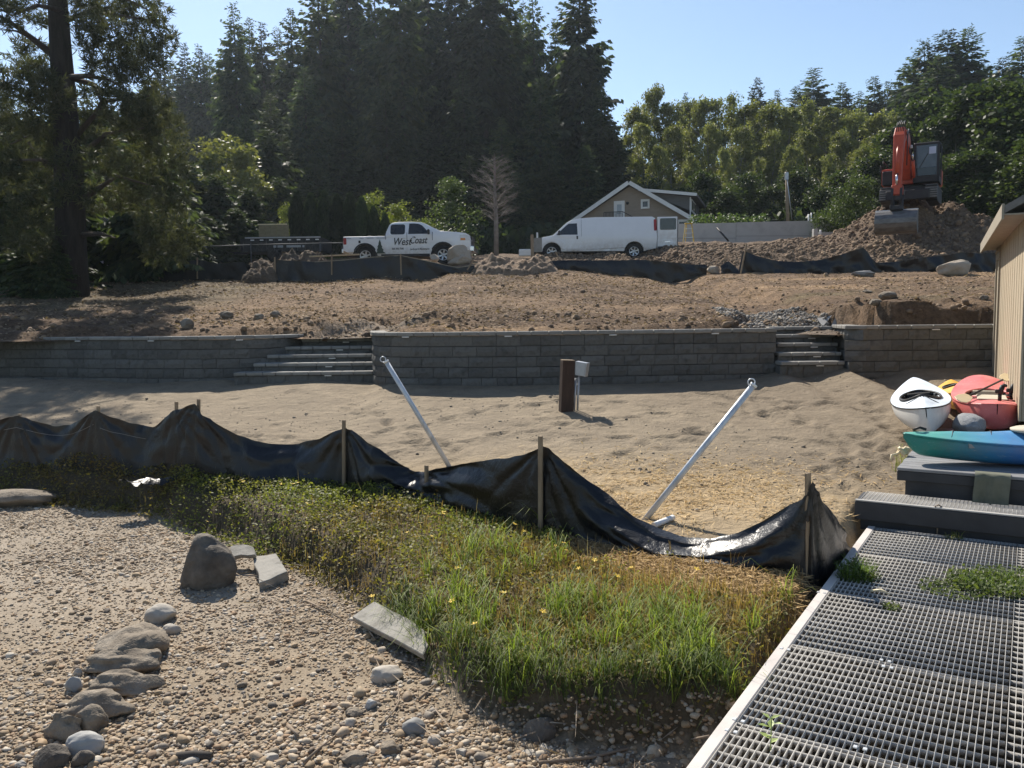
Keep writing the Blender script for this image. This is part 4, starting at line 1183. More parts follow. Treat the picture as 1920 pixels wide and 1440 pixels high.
# ------------------------------------------------------------------ rocks and heaps of the upper slope
m_rock_t = pm('tan boulder', [(.25, .20, .15), (.38, .32, .25), (.32, .275, .21)], 2.5, .9, ((6, .6, .05), (30, .5, .01)))
def ghit(px, py, Y):
    """where the ray through (px,py) meets the slope, near distance Y"""
    d = ray(px, py); ys = np.linspace(max(16.2, Y - 6), Y + 5, 260)
    zr_ = EYE.z + d.z / d.y * ys; hz_ = HX(d.x / d.y * ys, ys)
    k = np.nonzero(zr_ < hz_)[0]
    return float(ys[k[0]]) if len(k) and k[0] > 0 else Y
def ustone(label, px0, px1, py0, py1, Y, seed, depth=.8, amp=.25, facet=3, mat=None, name='boulder', cat='boulder', grp=None):
    Y = ghit((px0 + px1) / 2, py1 - 1, Y)
    a = at(px0, py1, Y); b = at(px1, py1, Y); t = at((px0 + px1) / 2, py0, Y)
    w = (b.x - a.x) / 2; h = t.z - a.z
    me = rock_mesh(name, seed, 4, amp, 1.0, mat or m_rock_t, facet=facet)
    V = np.array([v.co[:] for v in me.vertices]); lo, hi = V.min(0), V.max(0)
    V = (V - (lo + hi) / 2) / ((hi - lo) / 2) * np.array([w, w * depth, h * .58]) + np.array([0, 0, h * .42])
    me.vertices.foreach_set('co', V.astype(np.float32).ravel())
    return tag(link(name, me, None, ((a.x + b.x) / 2, Y + w * .3, a.z)), label, cat, grp)
ustone('big pointed tan boulder in front of the pickup front wheel, rear of the pair', 837, 884, 459, 496, 33.6, 52, facet=4)
ustone('rounded tan boulder in front of the pickup, nearer of the pair', 838, 885, 474, 497, 32.6, 53, facet=3)
ustone('small grey rock beside the pair of boulders at the pickup', 805, 824, 476, 490, 33.4, 54, facet=4)
ustone('large pale boulder before the silt fence next to the shed', 1759, 1824, 486, 518, 30.6, 55, depth=.7, amp=.18, facet=4)
ustone('brown stone at the left foot of the tall sagging silt fence', 1325, 1352, 498, 514, 31.2, 56)
for i, (a, b, c, d_, Y) in enumerate([(1598, 1640, 507, 519, 31.0), (1430, 1446, 500, 508, 31.4)]):
    ustone(['grey rubble stone at the foot of the tall fence sag', 'small stone behind the leaning stake'][i], a, b, c, d_, Y, 57 + i, mat=m_stone_g)
for i, (a, b, c, d_, Y) in enumerate([(1632, 1655, 560, 572, 20.0), (1650, 1682, 546, 562, 21.5), (1618, 1637, 543, 549, 22.5), (1838, 1856, 553, 563, 20.5), (335, 362, 596, 616, 16.9 + 2.2), (410, 436, 583, 596, 20), (475, 494, 588, 600, 19.4), (505, 528, 582, 596, 20.2)]):
    ustone(['dark round clod lying on the turf above the right wall', 'dark pointed clod behind the round clod on the turf', 'small dark clod furthest up the turf', 'clod of earth beside the shed corner above the wall',
            'large round clod of earth just above the left wall', 'clod of earth above the left wall, left of two', 'small clod of earth above the left wall, between two', 'clod of earth above the left wall nearest the cutting'][i], a, b, c, d_, Y, 65 + i, mat=m_stone, name='clod', cat='clod', facet=2)
# two paving offcuts above the narrow steps
m_pav = pm('grey paving slab', [(.28, .27, .255), (.35, .34, .32)], 6, .9, ((40, .4, .004),))
def trislab(label, tri, Y):
    P = [at(px, py, Y + dy) for px, py, dy in tri]
    c = sum(P, Vector()) / 3; b = MB()
    t = [b.bm.verts.new(p - c) for p in P]; d2 = [b.bm.verts.new(p - c + Vector((.02, .06, -.02))) for p in P]
    b.bm.faces.new(t); b.bm.faces.new(d2[::-1])
    for i in range(3): b.bm.faces.new((t[i], d2[i], d2[(i + 1) % 3], t[(i + 1) % 3]))
    bmesh.ops.recalc_face_normals(b.bm, faces=b.bm.faces)
    tag(b.build('paving_offcut', m_pav, None, None, c), label, 'paving slab')
trislab('left triangular paving offcut leaning above the narrow steps', [(1532, 597, .3), (1560, 591, .35), (1543, 612, 0)], 17.5)
trislab('right triangular paving offcut leaning above the narrow steps', [(1567, 593, .3), (1582, 604, .25), (1558, 612, 0)], 17.5)

HEAPS = []
def heap(label, cat, name, px0, px1, py0, py1, Y, depth, mat, seed, rough=.25, lumps=3):
    HEAPS.append((px0, px1, Y, depth))
    """irregular heap of loose material"""
    a = at(px0, py1, Y); b = at(px1, py1, Y); t = at((px0 + px1) / 2, py0, Y)
    w = b.x - a.x; h = t.z - a.z; n = int(max(30, min(130, w / .045)))
    m = int(max(20, min(70, depth / .05)))
    X, Yg = np.meshgrid(np.linspace(-1, 1, n), np.linspace(-1, 1, m))
    X = X.ravel(); Yg = Yg.ravel()
    r = np.random.default_rng(seed)
    Z = np.zeros_like(X)
    for k in range(lumps):
        cx, cy = r.uniform(-.65, .65), r.uniform(-.3, .3); s = r.uniform(.3, .5)
        Z = np.maximum(Z, r.uniform(.5, .95) * np.exp(-((X - cx) / s) ** 2 - ((Yg - cy) / .55) ** 2))
    Z = np.maximum(Z, .55 * np.clip(1 - X ** 2 - Yg ** 2, 0, 1) ** .6)
    e = np.clip(1.15 - np.sqrt(X ** 2 + Yg ** 2), 0, .3) / .3
    xs, ys = X * w / 2, Yg * depth / 2
    Z = Z * h * (1 + rough * fbm(xs * 1.6, ys * 1.6, 3, seed)) * e + e * .55 * rough * h * fbm(xs * 4, ys * 4, 4, seed + 1) + .10 * e * fbm(xs * 9, ys * 9, 3, seed + 2)
    gx_, gy_ = xs + (a.x + b.x) / 2, ys + Y
    G = HX(gx_, gy_)
    z0 = float(np.median(G)); Z = Z * max(.3, (t.z - float(G[len(G) // 2])) / h)
    Zt = Z + G - z0 - .10 + .10 * e
    i = np.arange(n * m).reshape(m, n)
    Q = np.stack([i[:-1, :-1], i[:-1, 1:], i[1:, 1:], i[1:, :-1]], -1).reshape(-1, 4)
    return tag(link(name, npmesh(name, np.stack([xs, ys, Zt], 1), Q, mat, None, True), None, ((a.x + b.x) / 2, Y, z0)), label, cat)
m_mulch = pm('stringy bark mulch', [(.05, .038, .028), (.12, .088, .06), (.17, .13, .095)], 2.2, .95, ((5, .9, .12), (16, .9, .06)), stretch=(.6, 1, 2.2))
m_soil = pm('loose brown soil', [(.10, .07, .047), (.20, .14, .093), (.27, .195, .13)], 3, .95, ((6, .9, .08), (20, .8, .03)))
heap('long dark heap of stringy bark mulch below the trailer', 'mulch heap', 'mulch_heap', 452, 650, 466, 500, 33.8, 2.6, m_mulch, 5, .5, 8)
heap('small mulch heap at the left end of the taut silt fence', 'mulch heap', 'mulch_heap', 452, 520, 489, 517, 31.4, 1.4, m_mulch, 6, .5, 2)
heap('heap of pale loose soil in the gap between the silt fences', 'soil heap', 'soil_heap', 880, 1045, 482, 514, 31.8, 2.4, m_soil, 7, .6, 10)
# timber lying on the mulch
def plank(label, a, b, Y, w=.14, h=.05, mat=None, Y2=None):
    P = at(a[0], a[1], Y); Q = at(b[0], b[1], Y2 or Y)
    tag(MB().bar(Vector((0, 0, 0)), Q - P, w, h, bev=.004).build('plank', mat or m_stake, None, None, P), label, 'plank')
m_newwood = pm('fresh timber', [(.42, .32, .20), (.52, .41, .27)], 4, .8, ((30, .3, .004),), stretch=(4, 4, .7))
plank('long fresh plank lying level over the mulch left of the pickup', (580, 481), (674, 477), 32.6, mat=m_newwood)
plank('short plank poking up from the debris beside the pickup rear wheel', (644, 471), (658, 478), 33.0, .10)
plank('grey board lying along the silt fence left of the pickup', (584, 492), (640, 489), 32.0, .12)
plank('thin board lying in the dirt right of the boulders', (886, 494), (925, 494), 31.9, .12, mat=m_newwood)

# ------------------------------------------------------------------ chain link fence on the left
m_steel = pm('dull galvanised steel', [(.07, .075, .08), (.11, .115, .12)], 6, .7, metal=.2)
clf = thing('chain_link_fence', 'thin chain link fence with a top rail under the dark trees at left', 'fence', at(300, 515, 36)[:])
cp = [(-60, 503, 30, 545), (120, 484, 34, 528), (305, 466, 36.5, 505), (387, 462, 37.2, 500), (470, 459, 38, 495), (600, 456, 40, 490), (660, 455, 41, 480)]
cpt = [at(a, b, c) - clf.location for a, b, c, _ in cp]
for p, q in zip(cpt, cpt[1:]): MB().tube([p, q], .022, 6).build('top_rail', m_steel, clf)
for p in cpt: MB().tube([p + Vector((0, 0, .05)), p + Vector((0, 0, -1.5))], .028, 6).build('post', m_steel, clf)
mw = MB()
for p, q in zip(cpt, cpt[1:]):
    L = (q - p).length; n = int(L / .30)
    for i in range(n):
        for s in (-1, 1):
            a = p.lerp(q, i / n); b = p.lerp(q, min(1, max(0, (i + s * 3.5) / n)))
            mw.bar(a + Vector((0, 0, -.01)), b + Vector((0, 0, -1.15)), .004, .004)
wo = mw.build('wire_mesh', m_steel, clf); wo['kind'] = 'stuff'

# ------------------------------------------------------------------ vehicles
def paint(name, c, rough=.28):
    m, nt, b = newmat(name)
    v = coords(nt, None, False)
    nt.link(ramp(nt, noise_node(nt, 1.5, 6, .65, v), [c, tuple(k * .93 for k in c)]), b.inputs['Base Color'])
    sx = nt.new('ShaderNodeSeparateXYZ'); nt.link(v, sx.inputs[0])
    gm = nt.new('ShaderNodeMapRange'); gm.inputs[1].default_value = 1.05; gm.inputs[2].default_value = .45; gm.inputs[4].default_value = 1.0; nt.link(sx.outputs[2], gm.inputs[0])
    nm = nt.new('ShaderNodeMapRange'); nm.inputs[1].default_value = .35; nm.inputs[2].default_value = .75; nm.inputs[4].default_value = .75; nt.link(noise_node(nt, 4, 6, .7, v), nm.inputs[0])
    mm = nt.new('ShaderNodeMath', operation='MULTIPLY'); nt.link(gm.outputs[0], mm.inputs[0]); nt.link(nm.outputs[0], mm.inputs[1])
    base = b.inputs['Base Color'].links[0].from_socket
    nt.link(mixc(nt, mm.outputs[0], base, (.36, .29, .215)), b.inputs['Base Color'])
    b.inputs['Roughness'].default_value = rough; b.inputs['Coat Weight'].default_value = .3
    mr = nt.new('ShaderNodeMapRange'); mr.inputs[3].default_value = rough; mr.inputs[4].default_value = rough + .25
    nt.link(noise_node(nt, 5, 5, .6, v), mr.inputs[0]); nt.link(mr.outputs[0], b.inputs['Roughness'])
    return m
m_wpaint = paint('white vehicle paint', (.78, .79, .80))
m_glass = pm('dark window glass', [(.012, .014, .017), (.02, .023, .027)], 2, .06, spec=.6)
m_tyre = pm('tyre rubber', [(.015, .015, .016), (.032, .03, .028)], 6, .85, ((30, .4, .01),))
m_alloy = pm('wheel alloy', [(.42, .43, .44), (.55, .56, .57)], 6, .35, metal=.7)
m_chrome = pm('chrome', [(.55, .56, .58), (.66, .67, .69)], 6, .2, metal=.85)
m_red = pm('red lamp lens', [(.28, .02, .02), (.36, .03, .03)], 5, .25)
m_amber = pm('amber lamp lens', [(.55, .18, .03), (.62, .24, .05)], 5, .25)
m_lens = pm('clear lamp lens', [(.52, .54, .56), (.64, .66, .68)], 8, .15)
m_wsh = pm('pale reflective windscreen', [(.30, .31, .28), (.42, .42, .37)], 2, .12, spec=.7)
m_blk = pm('black trim plastic', [(.018, .018, .02), (.035, .035, .037)], 5, .6)
def arch(cx, r, z, n=9): return [(cx + r * math.cos(a), z + r * math.sin(a)) for a in np.linspace(0, PI, n)]
class Car:
    def __init__(s, root, wf, belt): s.root = root; s.wf = wf; s.belt = belt
    def body(s, poly, mat, xs=(), zs=()):
        b = MB(); b.prism(poly, -1, 1, 'y', 0)
        for z in zs: bmesh.ops.bisect_plane(b.bm, geom=b.bm.verts[:] + b.bm.edges[:] + b.bm.faces[:], plane_co=(0, 0, z), plane_no=(0, 0, 1))
        for x in xs: bmesh.ops.bisect_plane(b.bm, geom=b.bm.verts[:] + b.bm.edges[:] + b.bm.faces[:], plane_co=(x, 0, 0), plane_no=(1, 0, 0))
        for v in b.bm.verts: v.co.y = math.copysign(s.wf(v.co.x, v.co.z), v.co.y)
        es = [e for e in b.bm.edges if len(e.link_faces) == 2 and e.calc_face_angle(0) > .7]
        bmesh.ops.bevel(b.bm, geom=es, offset=.035, segments=3, affect='EDGES', profile=.5, clamp_overlap=True)
        bmesh.ops.triangulate(b.bm, faces=[f for f in b.bm.faces if len(f.verts) > 4])
        me = b.mesh('body', mat)
        for f in me.polygons: f.use_smooth = True
        o = link('body', me, s.root)
        for e in me.edges: pass
        me.set_sharp_from_angle(angle=R(32))
        return o
    def panel(s, name, poly, side, proud, th, mat, parent=None):
        b = MB(); b.prism(poly, 0, 1, 'y', 0)
        bmesh.ops.bisect_plane(b.bm, geom=b.bm.verts[:] + b.bm.edges[:] + b.bm.faces[:], plane_co=(0, 0, s.belt), plane_no=(0, 0, 1))
        for v in b.bm.verts:
            y = s.wf(v.co.x, v.co.z) + proud - th * (1 - v.co.y)
            v.co.y = y * side
        bmesh.ops.recalc_face_normals(b.bm, faces=b.bm.faces)
        return b.build(name, mat, parent or s.root)
    def wheel(s, x, side, r, w, y):
        M = Matrix.Translation((x, side * y, r)) @ Matrix.Rotation(PI / 2 * -side, 4, 'X')
        t = MB(); t.lathe([(r * .62, -w / 2), (r * .9, -w / 2), (r, -w * .38), (r, w * .38), (r * .92, w / 2), (r * .64, w / 2), (r * .62, w * .3)], 28, M)
        o = t.build('wheel', m_tyre, s.root)
        q = MB(); q.lathe([(r * .60, w * .1), (r * .63, w * .46), (r * .56, w * .47), (r * .53, w * .2), (.09, w * .22), (.08, w * .36), (.02, w * .37)], 24, M)
        for k in range(6):
            a = k * PI / 3 + .3
            p0 = M @ Vector((.07 * math.cos(a), .07 * math.sin(a), w * .33)); p1 = M @ Vector((r * .57 * math.cos(a), r * .57 * math.sin(a), w * .42))
            q.bar(p0, p1, r * .17, .03, up=(0, 1, 0))
        q.build('rim', m_alloy, o)
        d = MB(); d.lathe([(r * .55, w * .05), (r * .55, w * .06)], 20, M); d.build('brake_disc', m_blk, o)
def rrect(x0, x1, z0, z1, r=.06):
    o = []
    for cx, cz, a0 in ((x1 - r, z1 - r, 0), (x0 + r, z1 - r, PI / 2), (x0 + r, z0 + r, PI), (x1 - r, z0 + r, 1.5 * PI)):
        for k in range(4): o.append((cx + r * math.cos(a0 + k * PI / 6), cz + r * math.sin(a0 + k * PI / 6)))
    return o
def flat_text(name, txt, size, mat, parent, loc, rot, shear=0, xs=1.0, weight=0):
    cu = bpy.data.curves.new(name, 'FONT'); cu.body = txt; cu.size = size; cu.shear = shear; cu.offset = weight; cu.extrude = .002
    cu.align_x = 'LEFT'; cu.resolution_u = 3
    o = bpy.data.objects.new(name, cu); COL.objects.link(o)
    dg = bpy.context.evaluated_depsgraph_get(); me = bpy.data.meshes.new_from_object(o.evaluated_get(dg)); me.name = name
    bpy.data.objects.remove(o)
    me.materials.clear(); me.materials.append(mat)
    k = link(name, me, parent, loc, rot); k.scale = (xs, 1, 1)
    return k
# --- pickup, facing right
TY = 38.5
tz = zat(790, 419.5, TY) - 1.9
tc = at(771, 450, TY)
truck = thing('pickup_truck', 'white crew cab pickup truck with dark lettering on its doors', 'pickup truck', (tc.x, TY, tz), R(-3.5))
def w_t(x, z):
    w = 1.0 - .20 * max(0, (z - 1.30) / .6)
    if z < .6: w -= .05
    if x > 2.2: w -= .10 * ((x - 2.2) / .75) ** 2
    return w
T = Car(truck, w_t, 1.30)
tp = [(-2.90, .58), (-2.92, .95), (-2.90, 1.27), (-1.03, 1.27), (-.99, 1.30), (-.94, 1.5), (-.82, 1.78), (-.72, 1.86), (-.4, 1.90), (.25, 1.90), (.62, 1.87), (.82, 1.80), (1.20, 1.60), (1.50, 1.45), (2.2, 1.40), (2.62, 1.34), (2.78, 1.26), (2.82, 1.1), (2.84, .62), (2.62, .50)]
fa = arch(1.60, .53, .42, 11); ra = arch(-1.93, .53, .42, 11)
tp += [(2.25, .42)] + fa + [(1.02, .40), (-1.3, .40)] + ra + [(-2.5, .50)]
T.body(tp, m_wpaint, (2.2, 2.5), (.6, 1.30, 1.6))
MB().bx(-2.8, 2.6, -.80, .80, .38, .95).build('underbody', m_blk, truck)
for x in (1.60, -1.93):
    for sd_ in (1, -1): T.wheel(x, sd_, .405, .27, .80)
for sd_ in (1, -1):
    a = T.panel('door', [(-.93, .52), (-.02, .52), (-.02, 1.86), (-.62, 1.84), (-.80, 1.74), (-.93, 1.45)], sd_, .012, .03, m_wpaint)
    T.panel('window', rrect(-.76, -.10, 1.33, 1.79, .09), sd_, .016, .02, m_glass, a)
    b = T.panel('door', [(.0, .52), (1.10, .52), (1.13, 1.40), (.72, 1.80), (.5, 1.86), (.0, 1.86)], sd_, .012, .03, m_wpaint)
    T.panel('window', [(.05, 1.34), (.98, 1.34), (.96, 1.42), (.66, 1.73), (.5, 1.80), (.30, 1.82), (.08, 1.82)], sd_, .016, .02, m_glass, b)
    for x, p_ in ((-.20, a), (.22, b)): MB().box((x, sd_ * 1.018, 1.17), (.20, .03, .035), None, .008).build('handle', m_wpaint, p_)
    mi = MB().box((.98, sd_ * 1.10, 1.42), (.10, .20, .22), None, .03).build('mirror', m_blk, truck)
    T.panel('tail_light', rrect(-2.90, -2.76, .92, 1.22, .03), sd_, .012, .03, m_red)
    h_ = T.panel('headlight', [(2.38, 1.02), (2.80, 1.02), (2.79, 1.24), (2.62, 1.29), (2.36, 1.27)], sd_, .010, .03, m_lens)
    T.panel('indicator', [(2.40, 1.03), (2.62, 1.03), (2.60, 1.13), (2.40, 1.13)], sd_, .013, .02, m_amber, h_)
    for xs_ in (-.985, -.012, 1.135): T.panel('seam', [(xs_ - .008, .5), (xs_ + .012, .5), (xs_ + .012, 1.42), (xs_ - .008, 1.42)], sd_, .0155, .03, m_blk)
    for cx in (1.60, -1.93):
        fl_ = [(cx + .56 * math.cos(a_), .42 + .56 * math.sin(a_)) for a_ in np.linspace(0, PI, 13)] + [(cx + .50 * math.cos(a_), .42 + .50 * math.sin(a_)) for a_ in np.linspace(PI, 0, 13)]
        T.panel('arch_trim', fl_, sd_, .02, .05, m_blk)
    T.panel('sill', [(-1.2, .36), (1.0, .36), (1.0, .47), (-1.2, .47)], sd_, .02, .04, m_blk)
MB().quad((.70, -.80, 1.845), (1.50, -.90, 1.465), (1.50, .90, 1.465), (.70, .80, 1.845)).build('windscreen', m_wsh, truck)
g = MB(); g.bx(2.80, 2.86, -.62, .62, .80, 1.24, .01); g.build('grille', m_blk, truck)
MB().bx(2.855, 2.875, -.62, .62, 1.0, 1.05, .004).build('grille_bar', m_chrome, truck)
MB().bx(2.78, 2.98, -.93, .93, .54, .78, .03).build('bumper', m_chrome, truck)
MB().bx(-3.02, -2.9, -.9, .9, .55, .74, .02).build('bumper', m_chrome, truck)
yl = -1.0 - .024
def on_side(name, txt, x, z, size, sh=0, xs=1, wt=0, mat=m_blk): return flat_text(name, txt, size, mat, truck, (x, yl, z), (PI / 2, 0, 0), sh, xs, wt)
on_side('lettering', 'West', -.66, .86, .46, .32, .80, .004); on_side('lettering', 'Coast', .10, .92, .44, .32, .74, .004)
on_side('lettering', 'Landscape & Maintenance', .12, .63, .135, .35, .62, .001)
on_side('lettering', '360 393 7545', -.70, .66, .115, 0, .85, .003)
for x, w in ((-2.85, .50), (-2.20, .22), (-1.85, .42), (-1.42, .56)):
    pass
m_navy = pm('navy lettering', [(.03, .04, .09), (.04, .05, .11)], 5, .5)
for x, t_ in ((-2.84, 'RETAINING'), (-2.16, 'WALLS'), (-1.83, 'IRRIGATION'), (-1.38, 'PATIOS & DESIGN')): 
    flat_text('lettering', t_, .062, m_navy, truck, (x, -1.0 - .018, 1.165), (PI / 2, 0, 0), 0, 1.0 if len(t_) < 9 else .9)
MB().box((-2.16, -1.01, 1.03), (.09, .02, .11)).build('decal', m_blk, truck)
tr = [(-1.40, .50), (-.98, .50), (-1.10, .60), (-1.07, .66), (-1.15, .75), (-1.13, .80), (-1.19, .92), (-1.18, .95), (-1.24, 1.12), (-1.30, .95), (-1.29, .92), (-1.35, .80), (-1.33, .75), (-1.38, .66), (-1.36, .60)]
MB().prism(tr, -1.03, -1.008, 'y').build('tree_decal', pm('dark green decal', [(.03, .05, .04), (.05, .075, .055)], 20, .6), truck)
# --- van, facing left
VY = 41.3
vz = zat(1190, 409.5, VY) - 2.03
vc = at(1111, 450, VY)
van = thing('van', 'white cargo van with one rear door swung open', 'van', (vc.x, VY, vz), R(180 + 3.5)); van.scale = (1.045, 1, 1.0)
def w_v(x, z):
    w = .985 - .13 * max(0, (z - 1.12) / .9)
    if z < .55: w -= .05
    if x > 1.9: w -= .22 * ((x - 1.9) / .95) ** 2
    return w
Vn = Car(van, w_v, 1.12)
vp = [(-2.83, .50), (-2.86, 1.0), (-2.84, 1.6), (-2.78, 1.96), (-2.66, 2.03), (0, 2.01), (.7, 1.96), (1.15, 1.86), (1.32, 1.76), (1.65, 1.45), (1.98, 1.15), (2.4, 1.07), (2.68, .98), (2.80, .86), (2.86, .70), (2.86, .45), (2.6, .38)]
vp += arch(2.03, .44, .38, 11) + [(1.4, .38), (-1.3, .38)] + arch(-1.80, .46, .38, 11) + [(-2.4, .42)]
Vn.body(vp, m_wpaint, (1.9, 2.3), (.55, 1.12, 1.6))
MB().bx(-2.7, 2.5, -.78, .78, .34, .85).build('underbody', m_blk, van)
for x in (2.03, -1.80):
    for sd_ in (1, -1): Vn.wheel(x, sd_, .37, .25, .79)
for sd_ in (1, -1):
    a = Vn.panel('door', [(.74, .46), (1.52, .46), (1.58, .80), (1.84, .95), (1.90, 1.16), (1.35, 1.68), (1.22, 1.78), (.74, 1.84)], sd_, .012, .03, m_wpaint)
    Vn.panel('window', [(.84, 1.17), (1.83, 1.17), (1.34, 1.63), (1.24, 1.70), (.86, 1.72)], sd_, .016, .02, m_glass, a)
    MB().box((.86, sd_ * 1.0, 1.04), (.07, .03, .16), None, .01).build('handle', m_blk, a)
    MB().box((1.70, sd_ * 1.06, 1.26), (.09, .18, .22), None, .03).build('mirror', m_blk, van)
    Vn.panel('tail_light', rrect(-2.84, -2.72, 1.35, 1.90, .03), sd_, .012, .03, m_red)
    Vn.panel('headlight', [(2.58, .68), (2.80, .68), (2.74, .93), (2.62, .97)], sd_, .012, .03, m_amber)
    Vn.panel('seam', [(.655, .46), (.665, .46), (.665, 1.9), (.655, 1.9)], sd_, .003, .01, m_blk)
MB().bx(2.72, 2.93, -.80, .80, .36, .60, .03).build('bumper', m_blk, van)
MB().quad((1.30, -.80, 1.785), (1.99, -.88, 1.165), (1.99, .88, 1.165), (1.30, .80, 1.785)).build('windscreen', m_glass, van)
dr = thing_ = link('rear_door', MB().bx(0, .92, -.03, .03, 0, 1.50, .02).mesh('rear_door', m_wpaint), van, (-2.88, .93, .50), (0, 0, R(172)))
dr.data.update()
MB().prism(rrect(.12, .86, .88, 1.43, .06), -.045, -.032, 'y').build('window', m_glass, dr)
MB().prism(rrect(.12, .86, .88, 1.43, .06), .032, .045, 'y').build('window', m_glass, dr)
MB().bx(.02, .90, -.04, .04, .0, .09).build('trim', m_blk, dr)
MB().bx(.35, .60, -.037, -.031, .30, .33).build('badge', m_chrome, dr)
MB().bx(.925, .945, -.04, .04, .0, 1.46).build('seal', m_blk, dr)
MB().bx(-2.90, -2.87, -.80, .88, .5, 1.95).build('cargo_opening', m_blk, van)

# --- trailer with side boards
m_tr = pm('black trailer paint', [(.018, .02, .022), (.035, .037, .04)], 4, .5)
m_ply = pm('yellowish plywood', [(.17, .145, .085), (.24, .205, .125)], 3, .85, ((20, .4, .005),), stretch=(1, 1, 3))
RY = 41.5
ta, tb_ = at(451, 476, RY), at(606, 476, RY)
trl = thing('dump_trailer', 'black dump trailer with white reflectors parked under the dark trees', 'trailer', ((ta.x + tb_.x) / 2, RY, ta.z - .45), R(-1))
W2 = (tb_.x - ta.x) / 2; zr = zat(520, 444.5, RY) - trl.location.z
MB().bx(-W2, W2, 0, 1.9, .55, zr - .06).build('bed', m_tr, trl)
for k in range(11): x = -W2 + .12 + k * (2 * W2 - .24) / 10; MB().bx(x - .03, x + .03, -.05, -.002, .55, zr - .07).build('rib', m_tr, trl)
MB().bx(-W2 + .25, W2 - .1, -.07, .0, zr - .055, zr, .006).build('top_rail', m_alloy, trl)
for k in range(8): x = -W2 + .62 + k * .46; MB().bx(x - .09, x + .09, -.058, -.052, zr - .17, zr - .115).build('reflector', m_white, trl)
for x, w in ((-.32, .07), (-.05, .14), (.62, .36), (1.10, .05)): MB().bx(x - w, x + w, -.06, -.052, zr - .52, zr - .41).build('plate', m_galv, trl)
for x in (-.4, .5):
    MB().lathe([(.2, -.12), (.36, -.1), (.38, 0), (.36, .1), (.2, .12)], 20, Matrix.Translation((x, .12, .38)) @ Matrix.Rotation(PI / 2, 4, 'X')).build('wheel', m_tyre, trl)
MB().bx(-W2 - 1.0, -W2 + .02, .8, .95, .5, .62).build('drawbar', m_tr, trl)
xa_, xb2 = at(484, 440, RY).x - trl.location.x, at(541, 440, RY).x - trl.location.x
zt_ = zat(512, 421, RY) - trl.location.z
bx2 = MB(); r_ = random.Random(4)
brd = thing('plywood_sides', 'weathered plywood sides with hand holes standing up in the black trailer', 'plywood box', trl.location + Vector((0, .12, zr)))
for k in range(5):
    x0 = xa_ + (xb2 - xa_) * k / 5; x1 = xa_ + (xb2 - xa_) * (k + 1) / 5 - .012
    hh = zt_ - zr
    for (za, zb_) in ((0.06, hh * .46), (hh * .54, hh)): MB().bx(x0, x1, 0, .03, za - .06, zb_, .003).build('plywood_board', m_ply, brd)
MB().bx(xa_ - .04, xb2 - .1, -.02, .06, zt_ - zr + .004, zt_ - zr + .05, .004).build('top_cap', m_cream, brd)

# ------------------------------------------------------------------ house
m_stucco = pm('taupe siding', [(.235, .19, .145), (.275, .225, .175)], 2, .9, ((14, .2, .01),), stretch=(1, 1, 6))
m_hdark = pm('grey dormer siding', [(.10, .10, .095), (.135, .13, .12)], 2, .9, stretch=(1, 1, 6))
m_hw = pm('white house trim', [(.62, .61, .58), (.70, .69, .66)], 3, .7)
m_hroof = pm('brown grey roof shingle', [(.10, .09, .08), (.16, .145, .125)], 3, .95, ((10, .5, .02),))
HY = 57.0
hc = at(1181, 400, HY); hp = zat(1181, 344, HY)
ze = zat(1280, 412, HY)
house = thing('house', 'taupe gabled house with white trim behind the white van', 'house', (hc.x, HY, 5.4), R(-18))
az_, ez = hp - 5.4, ze - 5.4 - .35
HW = 4.5
rs = (az_ - .15 - ez) / HW
MB().prism([(-HW + .35, 0), (HW - .35, 0), (HW - .35, ez + .35 * rs), (0, az_ - .18), (-HW + .35, ez + .35 * rs)], 0, 9, 'y').build('wall', m_stucco, house)
rf = MB(); th = .16
rf.prism([(-HW, ez), (0, az_ - .02), (HW, ez), (HW, ez + th), (0, az_ - .02 + th), (-HW, ez + th)], -.42, 9.4, 'y'); rfo = rf.build('roof', m_hroof, house)
for sg in (-1, 1):
    MB().bar((sg * (HW + .02), -.44, ez + .02), (0.0 + sg * .03, -.44, az_ + .0), .05, .26, up=(0, 0, 1)).build('bargeboard', m_hw, house)
    MB().bx(*( (HW - .02, HW + .03) if sg > 0 else (-HW - .03, -HW + .02)), -.42, 9.4, ez - .06, ez + .12).build('fascia_board', m_hw, house)
def hwin(name, x0, x1, z0, z1, y=0):
    f = MB(); t = .12
    f.bx(x0 - t, x1 + t, y - .06, y - .005, z1, z1 + t * 1.2); f.bx(x0 - t, x1 + t, y - .06, y - .005, z0 - t, z0); f.bx(x0 - t, x0, y - .06, y - .005, z0, z1); f.bx(x1, x1 + t, y - .06, y - .005, z0, z1)
    o = f.build(name, m_hw, house)
    MB().bx(x0, x1, y - .02, y - .004, z0, z1).build('pane', m_glass, o)
    return o
def hl(px, py): p = at(px, py, HY); return (p.x - hc.x) / math.cos(R(18)), p.z - 5.4
x0, z1 = hl(1156, 380); x1, z0 = hl(1168, 409)
dwo = MB().bx(x0 - .14, x1 + .14, -.05, -.004, z0 - .3, z1 + .14).build('door', m_hw, house)
MB().bx(x0 + .08, x1 - .06, -.062, -.052, z0 + .3, z1 - .1).build('pane', pm('curtained pane', [(.30, .33, .35), (.38, .41, .42)], 3, .2), dwo)
x0, z1 = hl(1204, 379); x1, z0 = hl(1213, 389); hwin('window', x0, x1, z0, z1)
x0, z1 = hl(1139, 399); x1, _ = hl(1172, 399)
bal = MB(); bal.bx(x0, x1, -.95, -.9, z1 - .04, z1); bal.bx(x0, x1, -.95, -.9, z1 - .95, z1 - .9)
for k in range(14): xx = x0 + (x1 - x0) * k / 13; bal.bx(xx - .015, xx + .015, -.94, -.91, z1 - .9, z1 - .04)
